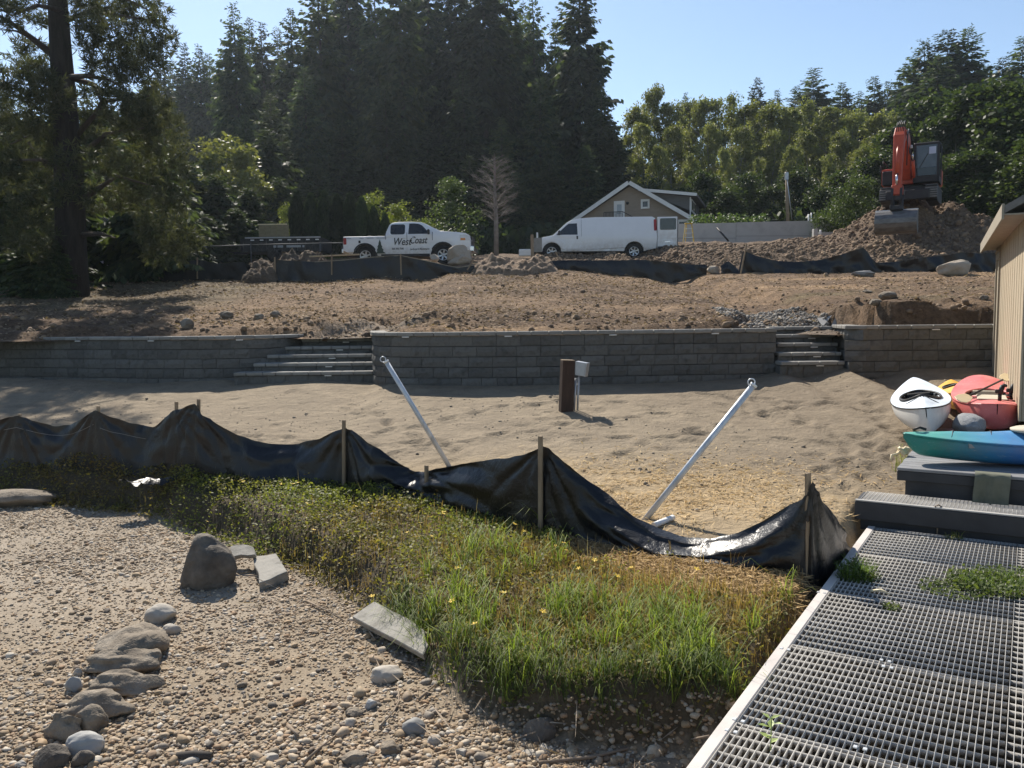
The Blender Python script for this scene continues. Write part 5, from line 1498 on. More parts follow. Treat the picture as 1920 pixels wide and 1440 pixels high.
bal.bx(x0, x1, -1.0, 0, z1 - 1.05, z1 - .95); bal.bar((x1, -.9, z1 - .02), (x1 + 1.2, -.9, z1 - .7), .05, .05)
bal.build('balcony', m_blk, house)
MB().lathe([(.09, 0), (.1, .05), (.03, .08)], 10, Matrix.Translation((hl(1177, 381)[0], -.01, hl(1177, 381)[1])) @ Matrix.Rotation(PI / 2, 4, 'X')).build('lamp', m_blk, house)
x0, z0 = hl(1269, 415); hwin('window', x0 - .05, x0 + .5, z0 - 1.0, z0 - .15)
# shed dormer on the right slope
dm = MB(); zd0 = az_ - .35; zd1 = zd0 - .55
dm.prism([(1.0, az_ - 1.05 * rs), (HW - .55, ez + .9), (HW - .55, zd1 - .08), (.8, zd0 - .12)], .9, 7.5, 'y'); dm.build('dormer', m_hdark, house)
MB().bar((.45, 4.2, zd0), (HW - .1, 4.2, zd1), 7.2, .16, up=(0, 0, 1)).build('dormer_roof', m_hroof, house)
MB().bar((.45, .57, zd0), (HW - .1, .57, zd1), .05, .2, up=(0, 0, 1)).build('dormer_trim', m_hw, house)
MB().bx(HW - .60, HW - .52, .85, .95, ez + .5, zd1 - .1).build('corner_board', m_hw, house)
for k in range(3): 
    f = MB(); y0 = 1.2 + k * 1.0
    f.bx(HW - .55, HW - .49, y0 - .1, y0 + .8, ez + .9, zd1 - .2); o = f.build('window', m_hw, house)
    MB().bx(HW - .495, HW - .475, y0, y0 + .7, ez + 1.0, zd1 - .3).build('pane', m_glass, o)

# ------------------------------------------------------------------ concrete wall, ladder, pipes
m_cw = pm('cast concrete', [(.34, .33, .31), (.43, .42, .395), (.39, .38, .36)], 1.4, .9, ((8, .3, .01),))
cwY = 46.5
cwr = thing('concrete_wall', 'pale cast concrete wall running from the white van to the excavator heap', 'wall', at(1400, 450, cwY)[:])
segs = [(1212, 1380, 421, 417.5), (1380.6, 1585, 417, 409)]
for a, b, ya, yb in segs:
    p, q = at(a, ya, cwY), at(b, yb, cwY - (.9 if a > 1300 else 0))
    w_ = MB(); w_.prism([(p.x, p.z - 2.3), (q.x, q.z - 2.3), (q.x, q.z), (p.x, p.z)], 0, .3, 'y')
    o = w_.build('wall_panel', m_cw, cwr, None, Vector((0, cwY, 0)) - cwr.location)
    j = MB(); j.bar((p.x, -.004, p.z - .75), (q.x, -.004, q.z - .85), .012, .02); j.build('form_line', pm('joint grey', (.22, .215, .2), 5), o)
m_lad = pm('yellow ladder rail', [(.50, .34, .05), (.58, .42, .09)], 5, .6)
ly = 44.3; l0_, l1_ = at(1277, 463, ly), at(1306, 462, ly); lt = at(1291, 420, ly)
lad = thing('step_ladder', 'yellow step ladder standing before the concrete wall right of the van', 'ladder', (l0_ + l1_) / 2)
o_ = lad.location; hL = lt.z - o_.z
for s in (-1, 1):
    MB().bar((s * .30 - .1, -.35, 0), (s * .16 - .02, 0, hL), .07, .03, up=(1, 0, 0)).build('rail', m_lad, lad)
    MB().bar((s * .26 + .16, .45, 0), (s * .14 + .02, .03, hL), .05, .03, up=(1, 0, 0)).build('rear_rail', m_lad, lad)
for k in range(1, 5):
    t = k / 5; w = .30 - .14 * t
    MB().bx(-w - .1 + .08 * t, w - .1 + .08 * t, -.35 * (1 - t) - .05, -.35 * (1 - t) + .04, hL * t - .03, hL * t, .004).build('step', m_alloy, lad)
MB().bx(-.22, .18, -.12, .12, hL, hL + .05, .01).build('top', m_lad, lad)
p, q = at(1344, 427, 44.5), at(1366, 452, 44.0)
tag(MB().tube([p - q, (0, 0, 0)], .05, 8).build('black_pipe', m_black, None, None, q), 'black pipe leaning against the concrete wall', 'pipe')
for i, (a, y0, y1) in enumerate(((1516, 402, 415), (1521.5, 399, 415))):
    p = at(a, y1, 47.2); t = at(a, y0, 47.2); tag(MB().tube([(0, 0, -.6), t - p], .04, 8).build('white_pipe', m_white, None, None, p), ['left', 'right'][i] + ' of two white pipe stubs standing above the concrete wall', 'pipe')
cb = at(1541, 444, 44.0); blk = thing('concrete_footing', 'small stepped concrete block before the long concrete wall', 'concrete block', cb)
MB().bx(-.42, -.22, 0, .3, 0, .42, .01).build('block', m_cw, blk); MB().bx(-.2, .9, .05, .35, 0, .24, .01).build('block', m_cw, blk)
MB().tube([(-.08, -.02, 0), (-.08, -.02, .36)], .05, 8).build('pipe', m_white, blk)
# wooden pole in front of the trees, sign post by the van
p, t = at(1478, 412, 56), at(1475, 322, 56)
up_ = thing('utility_pole', 'slim grey utility pole before the alder trees', 'pole', p)
MB().tube([Vector((0, 0, -1)), t - p], [.13, .10], 8).build('shaft', m_stake, up_)
MB().box(t - p + Vector((0, 0, -.3)), (.22, .22, .5), None, .02).build('lamp_head', m_galv, up_)
MB().tube([t - p + Vector((0, -.12, -.5)), Vector((.2, -.14, 0))], .03, 6).build('conduit', m_galv, up_)
p = at(998, 479, 38.5); sp = thing('marker_post', 'short wooden post with a pale board in front of the van nose', 'post', p)
MB().bx(-.07, .07, -.05, .05, -.3, .95, .006).build('post', m_stake, sp); MB().bx(.075, .45, 0, .03, .15, .80, .004).build('board', m_cap, sp)
MB().bx(.20, .28, .03, .08, .6, 1.05, .004).build('stake', m_white, sp)
p = at(984, 480, 39.5); tag(MB().box((0, 0, .15), (.55, .4, .32), None, .03).build('white_box', m_white, None, None, p), 'low white box on the ground left of the marker post', 'box')
# house glimpsed behind the pine
m_ws = pm('shade tinted siding', [(.40, .43, .46), (.47, .50, .53)], 2, .85, stretch=(1, 1, 8))  # white walls: the bluish shade on them is put into the colour
wy_ = 38.5; wa, wb = at(146, 512, wy_), at(242, 512, wy_)
wh = thing('white_cottage', 'pale shaded cottage glimpsed through the branches of the big pine', 'house', ((wa.x + wb.x) / 2, wy_, wa.z - .4))
ww = (wb.x - wa.x) / 2; wt = zat(180, 447, wy_) - wh.location.z
MB().prism([(-ww, 0), (ww, 0), (ww, wt - .3), (0, wt + 1.1), (-ww, wt - .3)], 0, 5, 'y').build('wall', m_ws, wh)
for s in (-1, 1): MB().bar((s * (ww + .35), 2.4, wt - .55), (0, 2.4, wt + 1.22), 5.6, .12).build('roof', m_hroof, wh)
for x0, x1, z0, z1 in ((-.75, -.25, .95, 1.75), (.05, .62, .75, 1.75), (.72, 1.15, .75, 1.5)):
    o = MB().bx(x0 - .08, x1 + .08, -.04, -.004, z0 - .08, z1 + .08).build('window', m_hw, wh); MB().bx(x0, x1, -.055, -.042, z0, z1).build('pane', m_glass, o)
MB().bx(-.1, 1.2, -.9, -.8, .55, .62).build('porch_rail', m_hw, wh); MB().bx(-.3, 1.4, -1.0, -.01, -.05, .06).build('porch', m_hw, wh)

# ------------------------------------------------------------------ excavator
m_or = pm('orange red machine paint', [(.42, .055, .022), (.50, .075, .03), (.36, .06, .03)], 2.5, .4, ((20, .15, .004),), spec=.4)
m_steel2 = pm('worn bucket steel', [(.10, .095, .09), (.22, .21, .20)], 3, .45, ((14, .3, .01),), metal=.5, stretch=(1, 1, 3))
m_cg = pm('tinted cab glass', [(.05, .065, .08), (.09, .11, .13)], 3, .08, spec=.6)
EY = 39.6
ec = at(1708, 384, EY)
EZ = ec.z
ex = thing('excavator', 'orange tracked excavator on the dirt heap with its bucket lowered', 'excavator', (ec.x, EY, EZ), R(-31))
for s in (-1, 1):
    tk = MB(); pr_ = [(.0, .0)]
    po = [(-1.35, .08), (-1.5, .3), (-1.4, .55), (-1.15, .68), (1.15, .68), (1.4, .55), (1.5, .3), (1.35, .08), (1.1, .0), (-1.1, .0)]
    tk.prism(po, s * .95 - .24, s * .95 + .24, 'x', .03); t_ = tk.build('track', m_blk, ex)
    for k in range(14):
        MB().bx(s * .95 - .25, s * .95 + .25, -1.4 + k * .2, -1.3 + k * .2, .685, .71).build('track_shoe', m_steel2, t_)
    for k in range(5): MB().bx(s * .95 - .25, s * .95 + .25, -1.53, -1.48 + .0, .12 + k * .1, .18 + k * .1).build('track_shoe', m_steel2, t_)
MB().bx(-.7, .7, -1.0, 1.0, .3, .72, .03).build('undercarriage', m_blk, ex)
MB().bx(-.9, .9, -1.75, -1.55, .05, .48, .03).build('dozer_blade', m_blk, ex)
MB().lathe([(.6, .72), (.6, .86)], 24).build('slew_ring', m_blk, ex)
hs = MB(); hs.prism([(-1.2, -.85), (1.2, -.85), (1.22, 1.2), (.9, 1.75), (-.9, 1.75), (-1.22, 1.2)], .86, 1.62, 'z', .05); hs.build('engine_house', m_or, ex)
MB().bx(-1.15, -.55, -1.05, -.5, .86, 1.5, .03).build('side_box', m_blk, ex)
cab = MB()
for (x, y) in ((.22, -1.15), (1.18, -1.15), (.22, .35), (1.18, .35)): cab.bx(x - .05, x + .05, y - .05, y + .05, .9, 2.52)
cab.bx(.17, 1.23, -1.2, .4, 2.5, 2.62, .03); cab.bx(.17, 1.23, -1.2, .4, .86, 1.12); cab.build('cab', m_blk, ex)
MB().bx(.27, 1.13, -1.17, -1.15, 1.13, 2.5).build('cab_glass', m_cg, ex)
MB().bx(.19, .205, -1.1, .3, 1.13, 2.5).build('cab_glass', m_cg, ex); MB().bx(1.195, 1.21, -1.1, .3, 1.13, 2.5).build('cab_glass', m_cg, ex)
MB().bx(.80, 1.08, -1.195, -1.178, 2.08, 2.40, .01).build('notice', pm('pale blue paper', [(.50, .56, .70), (.56, .62, .74)], 4, .6), ex)
MB().bx(.5, .95, -.3, .2, 1.1, 1.9, .06).build('seat', m_blk, ex)
MB().bx(1.24, 1.30, -1.1, -.9, 2.1, 2.45, .02).build('mirror', m_blk, ex)
MB().bx(-1.28, -1.2, -.9, -.75, 1.45, 1.8, .02).build('mirror', m_blk, ex)
bxm = -.16
def beam(pts, ws, hs_, name, mat):
    b = MB()
    rings = []
    for i, p in enumerate(pts):
        a = Vector(pts[max(0, i - 1)]); c = Vector(pts[min(len(pts) - 1, i + 1)])
        t = (c - a).normalized(); n = Vector((0, -t.z, t.y)); p = Vector(p)
        w, h_ = ws[i] / 2, hs_[i] / 2
        rings.append([b.bm.verts.new(p + Vector((sx * w, 0, 0)) + n * (sn * h_)) for sx, sn in ((-1, -1), (1, -1), (1, 1), (-1, 1))])
    fs = []
    for a, c in zip(rings, rings[1:]):
        for k in range(4): fs.append(b.bm.faces.new((a[k], a[(k + 1) % 4], c[(k + 1) % 4], c[k])))
    fs.append(b.bm.faces.new(rings[0][::-1])); fs.append(b.bm.faces.new(rings[-1]))
    bmesh.ops.recalc_face_normals(b.bm, faces=fs)
    bmesh.ops.bevel(b.bm, geom=[e for e in b.bm.edges], offset=.025, segments=1, affect='EDGES', clamp_overlap=True)
    return b.build(name, mat, ex)
beam([(bxm, -.75, 1.15), (bxm, -1.3, 1.9), (bxm, -1.9, 2.5), (bxm, -2.5, 2.75), (bxm, -3.1, 2.72)], [.44, .46, .46, .42, .40], [.42, .62, .66, .50, .40], 'boom', m_or)
beam([(bxm - .05, -3.0, 2.95), (bxm - .05, -3.25, 2.55), (bxm - .07, -3.42, 1.4), (bxm - .08, -3.5, .1)], [.38, .44, .38, .34], [.34, .55, .42, .30], 'arm', m_or)
def cyl(a, m_, b, r=.085):
    a, m_, b = Vector(a), Vector(m_), Vector(b)
    o = MB().tube([a, m_], r, 12).build('cylinder', m_or, ex); MB().tube([m_, b], r * .5, 10).build('cylinder_rod', m_chrome, o)
cyl((bxm - .05, -3.42, 2.35), (bxm - .06, -3.74, .95), (bxm - .07, -3.80, .45), .10)
for s in (-.36, .36): cyl((bxm + s, -1.0, .95), (bxm + s, -1.75, 1.75), (bxm + s, -1.95, 2.0), .075)
cyl((bxm, -1.6, 2.95), (bxm, -2.4, 3.12), (bxm, -2.95, 3.05), .075)
for s in (-.24, .24):
    MB().tube([(bxm + s, -1.2, 1.6), (bxm + s * 1.3, -1.9, 2.75), (bxm + s, -2.6, 3.0), (bxm + s * 1.1, -3.2, 2.6), (bxm + s * 1.2, -3.5, 1.3)], .025, 6).build('hose', m_black, ex)
MB().bx(bxm - .26, bxm + .18, -3.86, -3.38, .05, .45, .02).build('arm_yoke', m_or, ex)
lk = MB()
for s in (-.22, .14): lk.bar((bxm + s, -3.5, .05), (bxm + s, -3.72, -.52), .06, .16, up=(1, 0, 0)); lk.bar((bxm + s, -3.8, .42), (bxm + s, -4.0, -.15), .05, .10, up=(1, 0, 0)); lk.bar((bxm + s, -4.0, -.15), (bxm + s, -3.85, -.55), .05, .1, up=(1, 0, 0))
lk.bx(bxm - .30, bxm + .22, -3.95, -3.55, -.62, -.42, .02); lk.build('bucket_linkage', m_blk, ex)
for k in range(5):
    a_ = .6 + .12 * k
    MB().tube([(bxm - .16 + .07 * k, -2.55, 3.0), (bxm - .16 + .07 * k, -2.9, 3.30 + .03 * (k % 3)), (bxm - .16 + .07 * k, -3.2, 3.18), (bxm - .16 + .07 * k, -3.42, 2.8)], .018, 6).build('hose', m_black, ex)
for s in (-.26, .26):
    MB().lathe([(.10, -.02), (.10, .02)], 14, Matrix.Translation((bxm + s * .92, -3.05, 2.75)) @ Matrix.Rotation(PI / 2, 4, 'Y')).build('pivot_pin', m_steel2, ex)
    MB().lathe([(.08, -.02), (.08, .02)], 14, Matrix.Translation((bxm + s * .8, -3.5, .12)) @ Matrix.Rotation(PI / 2, 4, 'Y')).build('pivot_pin', m_steel2, ex)
MB().tube([(-1.15, -.8, 1.62), (-1.15, -.8, 2.0), (-1.15, .6, 2.0), (-1.15, .6, 1.62)], .022, 6).build('handrail', m_blk, ex)
MB().tube([(.14, -1.22, 1.1), (.14, -1.22, 2.2)], .02, 6).build('handrail', m_blk, ex)
MB().box((bxm + .3, -1.9, 2.35), (.1, .12, .14), None, .02).build('work_light', m_lens, ex)
MB().bx(bxm + .232, bxm + .242, -2.2, -1.5, 2.05, 2.3).build('side_plate', m_blk, ex)
MB().tube([(-.7, 1.2, 1.6), (-.7, 1.2, 2.1)], .06, 8).build('exhaust', m_blk, ex)
MB().bx(.3, 1.1, -1.19, -1.172, 1.13, 1.5, .01).build('lower_window', m_glass, ex)
MB().tube([(.4, -1.18, 1.45), (.75, -1.2, 2.1)], .012, 5).build('wiper', m_blk, ex)
bk = MB(); prof = []
for t in np.linspace(0, 1, 11):
    a = R(100 - 215 * t); prof.append((-3.62 - .50 * math.cos(a) * 1.0 - .0, -1.12 + .52 * math.sin(a)))
inner = [(y + .03 * (-3.62 - y) / .5, z + (.03 if z < -1.12 else -.03)) for y, z in prof]
n_ = len(prof); bw = .84
vo = [[bk.bm.verts.new((bxm - .04 + s * bw, y, z)) for y, z in prof] for s in (-1, 1)]
vi = [[bk.bm.verts.new((bxm - .04 + s * (bw - .03), y, z)) for y, z in inner] for s in (-1, 1)]
for i in range(n_ - 1):
    bk.bm.faces.new((vo[0][i], vo[1][i], vo[1][i + 1], vo[0][i + 1])); bk.bm.faces.new((vi[0][i], vi[0][i + 1], vi[1][i + 1], vi[1][i]))
for s in (0, 1):
    bk.bm.faces.new(vo[s]); bk.bm.faces.new(vi[s][::-1])
bk.bm.faces.new((vo[0][0], vi[0][0], vi[1][0], vo[1][0])); bk.bm.faces.new((vo[0][-1], vo[1][-1], vi[1][-1], vi[0][-1]))
bmesh.ops.recalc_face_normals(bk.bm, faces=bk.bm.faces)
bko = bk.build('bucket', m_steel2, ex)
MB().bx(bxm - .04 - bw - .012, bxm - .04 + bw + .012, -3.72, -3.56, -.63, -.585, .01).build('bucket_lip', m_alloy, bko)
# ------------------------------------------------------------------ trees
m_needle = leafmat('conifer needles', .40, .65, .48)
m_leaf = leafmat('broad leaves', .38, .55, .2, .3)
m_barkc = pm('conifer bark', [(.045, .036, .03), (.095, .078, .065)], 3, .95, ((8, .8, .06),), stretch=(3, 3, .6))
m_barkd = pm('grey bark', [(.14, .13, .115), (.25, .235, .21)], 3, .95, ((8, .6, .03),), stretch=(2, 2, .6))
def rhombi(P, D, L, Wd, N, C, r):
    """flat needle sprays / leaves: P base, D direction, N side; returns verts, quads, colours"""
    S_ = np.cross(D, N); S_ /= np.maximum(np.linalg.norm(S_, axis=1), 1e-6)[:, None]
    L = L[:, None]; Wd = Wd[:, None]
    V = np.stack([P, P + D * L * .5 + S_ * Wd, P + D * L, P + D * L * .5 - S_ * Wd], 1).reshape(-1, 3)
    Q = np.arange(len(V)).reshape(-1, 4)
    return V, Q, np.repeat(C, 4, 0)
def conifer_mesh(name, H, Rr, seed, base=.10, col=((.026, .044, .028), (.085, .108, .054)), dens=1.0, droop=.35, irr=.3, pw=.62):
    r = np.random.default_rng(seed)
    Ps, Ds, Ls, Ws, Cs = [], [], [], [], []
    z = H * base
    ph = r.random() * 6
    gaps = r.random(12)
    while z < H * .985:
        t = (z / H - base) / (1 - base)
        nb = int(max(5, (8 - 3 * t) * dens))
        Lm = Rr * (1 - t) ** pw + .05
        Lm *= .62 + .38 * min(1, t * 6 + .35)
        for k in range(nb):
            a = ph + 2 * PI * k / nb + r.normal(0, .25)
            L = Lm * (1 + irr * r.normal()) * (.55 + .6 * float(vnoise(np.array([a * 1.2 + seed]), np.array([z * .35]), seed)[0] + .5))
            L = max(.25, L)
            up = .55 * t * t - droop * (1 - t) + r.normal(0, .10)
            n = int(max(3, L / .30 * dens))
            s = (np.arange(n) + r.random(n) * .8) / n
            s = .12 + .88 * s
            dirx, diry = math.cos(a), math.sin(a)
            z_ = z + r.normal(0, .3) * min(1, (1 - t) * 4)
            hz = z_ + L * s * up - .10 * L * s * s * droop * 2 + .16 * L * np.maximum(0, s - .75)
            P = np.stack([dirx * L * s, diry * L * s, hz], 1)
            for sg in (-1, 1, 0):
                ang = a + sg * (.75 + .25 * r.random(n))
                d = np.stack([np.cos(ang), np.sin(ang), up - .40 - .65 * r.random(n) + .5 * max(0, t - .6)], 1)
                d /= np.linalg.norm(d, axis=1)[:, None]
                ln = (.70 + .85 * (1 - s) * min(1, L / 2.2)) * (.7 + .6 * r.random(n)) * (1.0 if sg else .8) * min(1, .30 + (1 - t) * 2.4)
                Ps.append(P + r.normal(0, .05, P.shape)); Ds.append(d); Ls.append(ln); Ws.append(ln * (.16 + .10 * r.random(n)))
                m = r.random(n)[:, None] ** 1.4
                Cs.append(np.array(col[0]) * (1 - m) + np.array(col[1]) * m)
        z += (.27 + .16 * r.random()) * (H / 30) ** .35 / max(.7, dens); ph += 1.1
    # leader
    P = np.concatenate(Ps); D = np.concatenate(Ds)
    N = np.tile([0, 0, 1.0], (len(P), 1)) + r.normal(0, .9, P.shape)
    V, Q, C = rhombi(P, D, np.concatenate(Ls), np.concatenate(Ws), N, np.concatenate(Cs), r)
    return npmesh(name, V, Q, m_needle, C)
def trunk_mesh(name, H, r0, mat, seed=0, lean=0):
    b = MB(); n = 9; rr = random.Random(seed)
    pts = [(rr.uniform(-.1, .1) * (i > 0) * (H / 30), rr.uniform(-.1, .1) * (i > 0) * (H / 30), H * i / (n - 1) * .97 - .3) for i in range(n)]
    b.tube(pts, [r0 * (1 - .93 * (i / (n - 1))) * (1.25 if i == 0 else 1) for i in range(n)], 8)
    return b.mesh(name, mat)
def leafy_mesh(name, H, Rr, seed, n=5200, size=.30, base=.18, col=((.045, .075, .022), (.11, .15, .045)), lobes=26, airy=.5, mat=None, hang=0):
    r = np.random.default_rng(seed)
    Ps, Cs = [], []
    for k in range(lobes):
        t = r.random() ** .8
        a = r.random() * 2 * PI
        prof = math.sin(PI * min(1, (.16 + .80 * t))) ** .6
        rad = Rr * prof * math.sqrt(r.random()) * .85
        c = np.array([rad * math.cos(a), rad * math.sin(a), H * (base + (1 - base) * (.05 + .88 * t))])
        s = Rr * ((.22 + .22 * r.random()) if lobes < 60 else (.10 + .20 * r.random() ** 1.5))
        m = n // lobes
        d = r.normal(size=(m, 3)); d /= np.linalg.norm(d, axis=1)[:, None]
        rr = r.random(m) ** (1 / (1.2 + 2 * (1 - airy)))
        P = c + d * (rr * s)[:, None] * np.array([1.1, 1.1, .85])
        Ps.append(P)
        q = np.clip(r.random((m, 1)) * .7 + .5 * r.random() - .1, 0, 1)
        Cs.append(np.array(col[0]) * (1 - q) + np.array(col[1]) * q)
    P = np.concatenate(Ps); C = np.concatenate(Cs); m = len(P)
    D = r.normal(size=(m, 3)); D[:, 2] = D[:, 2] * .5 - hang; D /= np.linalg.norm(D, axis=1)[:, None]
    N = r.normal(size=(m, 3)) * .8; N[:, 2] += .9
    L = size * (.6 + .8 * r.random(m)); V, Q, C = rhombi(P, D, L, L * .36, N, C, r)
    return npmesh(name, V, Q, mat or m_leaf, C)
def limb_mesh(name, H, r0, Rr, seed, mat, base=.2, nl=9):
    b = MB(); rr = random.Random(seed)
    pts = [(rr.uniform(-.2, .2) * (i > 0), rr.uniform(-.2, .2) * (i > 0), H * .92 * i / 6 - .3) for i in range(7)]
    b.tube(pts, [r0 * (1 - .9 * i / 6) for i in range(7)], 7)
    for k in range(nl):
        z = H * (base + (.8 - base) * k / nl); a = rr.random() * 2 * PI; L = Rr * rr.uniform(.5, .9)
        p = Vector((0, 0, z)); q = [p, p + Vector((math.cos(a) * L * .5, math.sin(a) * L * .5, L * .3)), p + Vector((math.cos(a) * L, math.sin(a) * L, L * .75))]
        b.tube(q, [r0 * .35, r0 * .2, r0 * .06], 5)
    return b.mesh(name, mat)
CON = [conifer_mesh('crown', 30, 5.4, 11 + i, .06 + .03 * (i % 2), dens=1.0, droop=.28 + .1 * (i % 3), irr=.25) for i in range(5)]
CONL = [conifer_mesh('crown', 30, 4.8, 31 + i, .08, col=((.035, .052, .030), (.085, .10, .045)), droop=.4) for i in range(2)]
CTR = [trunk_mesh('trunk', 30, .42, m_barkc, i) for i in range(2)]
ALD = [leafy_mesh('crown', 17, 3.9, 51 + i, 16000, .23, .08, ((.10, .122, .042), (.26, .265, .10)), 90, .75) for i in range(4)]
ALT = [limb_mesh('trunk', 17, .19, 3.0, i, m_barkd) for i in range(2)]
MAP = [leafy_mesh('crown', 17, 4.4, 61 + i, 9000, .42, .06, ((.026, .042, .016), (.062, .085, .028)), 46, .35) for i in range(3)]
BSH = [leafy_mesh('foliage', 3.4, 1.7, 71 + i, 4200, .13, .02, ((.035, .055, .02), (.085, .115, .04)), 30, .4) for i in range(3)]
BSHY = [leafy_mesh('foliage', 3.0, 1.9, 81 + i, 3200, .15, .02, ((.10, .13, .03), (.23, .25, .06)), 22, .6) for i in range(2)]
def gz_(x, y): return hx(x, y)
def tree(name, px, ptop, Y, crown, trunk, h0, label, cat, group=None, wide=1.0, drop=0, cname='crown', nat=None):
    """a tree whose tip is seen at (px, ptop), standing at distance Y"""
    t = at(px, ptop, Y); g = gz_(t.x, Y) - drop
    H = t.z - g; k = H / h0
    o = thing(name, label, cat, (t.x, Y, g), random.random() * 6.28, group)
    ws = k * wide if nat is None else wide * (.55 * k + .45 * nat)
    c = link(cname, crown, o); c.scale = (ws, ws, k)
    if trunk is not None:
        q = link('trunk', trunk, o); q.scale = (k, k, k)
    return o
G1 = 'tall conifers of the dark forest wall behind the vehicles'
named = {1085: 'tallest broad conifer at the right end of the dark forest wall, against open sky', 437: 'pointed conifer standing clear against the sky right of the big pine', 490: 'second pointed conifer right of the one standing clear against the sky',
         1040: 'slim conifer just left of the broad conifer at the right end of the forest wall', 905: 'tall conifer rising above the dead grey tree', 595: 'tall hazy conifer rising above the dark hedge'}
for i, (px, pt, Y, wd) in enumerate([(437, 0, 84, 1.0), (490, 34, 92, .9), (466, 26, 98, .9), (545, 12, 86, 1.0), (595, -70, 82, 1.05), (648, -110, 88, 1.0), (700, -60, 84, 1.0), (748, -110, 80, 1.05), (800, -140, 88, .95), (852, -70, 82, 1.0), (905, -140, 79, 1.05),
        (952, -60, 84, .95), (1000, -30, 88, .85), (1040, 26, 84, .75), (1085, -70, 78, 1.12), (625, 0, 96, 1), (775, -10, 97, 1), (875, -20, 98, 1), (980, 0, 97, .9), (520, 45, 99, .9)]):
    lab = named.get(px, 'tall dark conifer within the dense backlit forest wall')
    tree('conifer', px, pt, Y, CON[i % 5] if i % 3 != 1 else CONL[i % 2], CTR[i % 2], 30, lab, 'tree', G1, wd * .84)
G2 = 'lower conifers filling the dark forest wall'
for i, (px, pt, Y) in enumerate([(505, 170, 72), (570, 120, 74), (640, 205, 70), (722, 150, 72), (800, 230, 69), (868, 130, 74), (940, 215, 70), (1012, 140, 73), (1128, 160, 73), (1150, 230, 71), (1100, 270, 69), (460, 210, 74), (690, 280, 67), (590, 290, 67), (880, 290, 67), (1030, 290, 67), (750, 320, 66), (970, 320, 66), (530, 250, 68)]):
    tree('conifer', px, pt, Y, CON[(i * 3 + 1) % 5] if i % 3 else CONL[i % 2], CTR[i % 2], 30, 'lower dark conifer crowded in front of the tall forest wall', 'tree', G2, 1.05, nat=.62)
G3 = 'far conifers left against the sky'
for i, (px, pt, Y) in enumerate([(300, 92, 108), (345, 74, 116), (373, 78, 112), (390, 96, 118), (322, 110, 120), (272, 130, 105), (410, 105, 120), (240, 150, 110), (200, 140, 112), (160, 160, 110), (100, 170, 112), (50, 160, 110), (10, 150, 108)]):
    tree('conifer', px, pt, Y, CON[(i * 2) % 5], CTR[i % 2], 30, 'hazy far conifer top showing in the gap right of the big pine' if px > 250 else 'far conifer mostly hidden behind the big pine', 'tree', G3, .8)
G4 = 'conifers on the ridge behind the alders'
rd = {1420: 'small lone conifer tip above the alders, leftmost on the ridge', 1525: 'wide conifer with two tips on the ridge left of the excavator', 1580: 'conifer on the ridge left of the excavator boom, below the wide one', 1735: 'left of the three tall dark conifers above the excavator',
      1778: 'middle of the three tall dark conifers above the excavator', 1815: 'right of the three tall dark conifers above the excavator', 1918: 'tall conifer cut by the right edge of the picture'}
for i, (px, pt, Y, w) in enumerate([(1420, 142, 135, .75), (1457, 166, 140, .7), (1495, 158, 128, 1.0), (1525, 123, 126, 1.15), (1580, 150, 130, 1.0), (1640, 140, 128, .9), (1665, 150, 132, .8), (1612, 168, 140, .8), (1700, 112, 118, 1.0), (1735, 70, 112, 1.15), (1778, 52, 110, 1.15), (1815, 48, 108, 1.15), (1880, 104, 112, 1.2), (1918, 62, 104, 1.0), (1285, 170, 140, .6), (1850, 120, 116, 1.1), (1760, 100, 105, 1.2), (1685, 145, 125, .9)]):
    tree('conifer', px, pt, Y, CON[(i * 2 + 1) % 5], CTR[i % 2], 30, rd.get(px, 'dark conifer on the ridge standing behind the alder trees'), 'tree', G4, w * 1.35)
G5 = 'alder trees of the pale green wood right of the house'
al = {1225: 'wispy pale alder at the left end of the wood, next to the broad conifer'}
for i, (px, pt, Y, w) in enumerate([(1225, 146, 84, .8), (1196, 186, 81, .9), (1172, 240, 80, .9), (1258, 172, 82, .9), (1292, 176, 86, .9), (1325, 166, 83, .9), (1362, 164, 85, .9), (1400, 172, 82, .9), (1440, 180, 84, 1), (1482, 184, 82, 1), (1520, 176, 86, 1.05), (1560, 182, 83, 1), (1600, 196, 81, 1), (1645, 200, 82, 1), (1690, 200, 80, 1.1),
        (1204, 215, 77, .8), (1236, 262, 72, .75), (1262, 222, 76, .8), (1300, 278, 71, .8), (1330, 216, 77, .8), (1358, 268, 72, .75), (1390, 224, 76, .85), (1424, 285, 70, .8), (1452, 228, 77, .8), (1486, 262, 72, .75), (1516, 232, 76, .85), (1550, 280, 71, .8), (1580, 230, 75, .85), (1618, 262, 71, .8), (1648, 236, 74, .8), (1676, 272, 70, .8)]):
    tree('alder', px, pt, Y, ALD[i % 4], ALT[i % 2], 17, al.get(px, 'pale green alder in the sunlit row along the top of the wood' if i < 13 else 'darker alder in the front row of the wood behind the concrete wall'), 'tree', G5, w * .82)
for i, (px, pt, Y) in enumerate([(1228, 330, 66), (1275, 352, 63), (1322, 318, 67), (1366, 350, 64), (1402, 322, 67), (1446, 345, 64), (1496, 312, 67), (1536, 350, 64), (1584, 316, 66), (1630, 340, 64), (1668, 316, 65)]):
    tree('maple', px, pt, Y, MAP[i % 3], None, 17, 'dark leafy undergrowth tree at the foot of the wood behind the concrete wall', 'tree', 'undergrowth trees at the foot of the wood', 1.0, nat=.5)
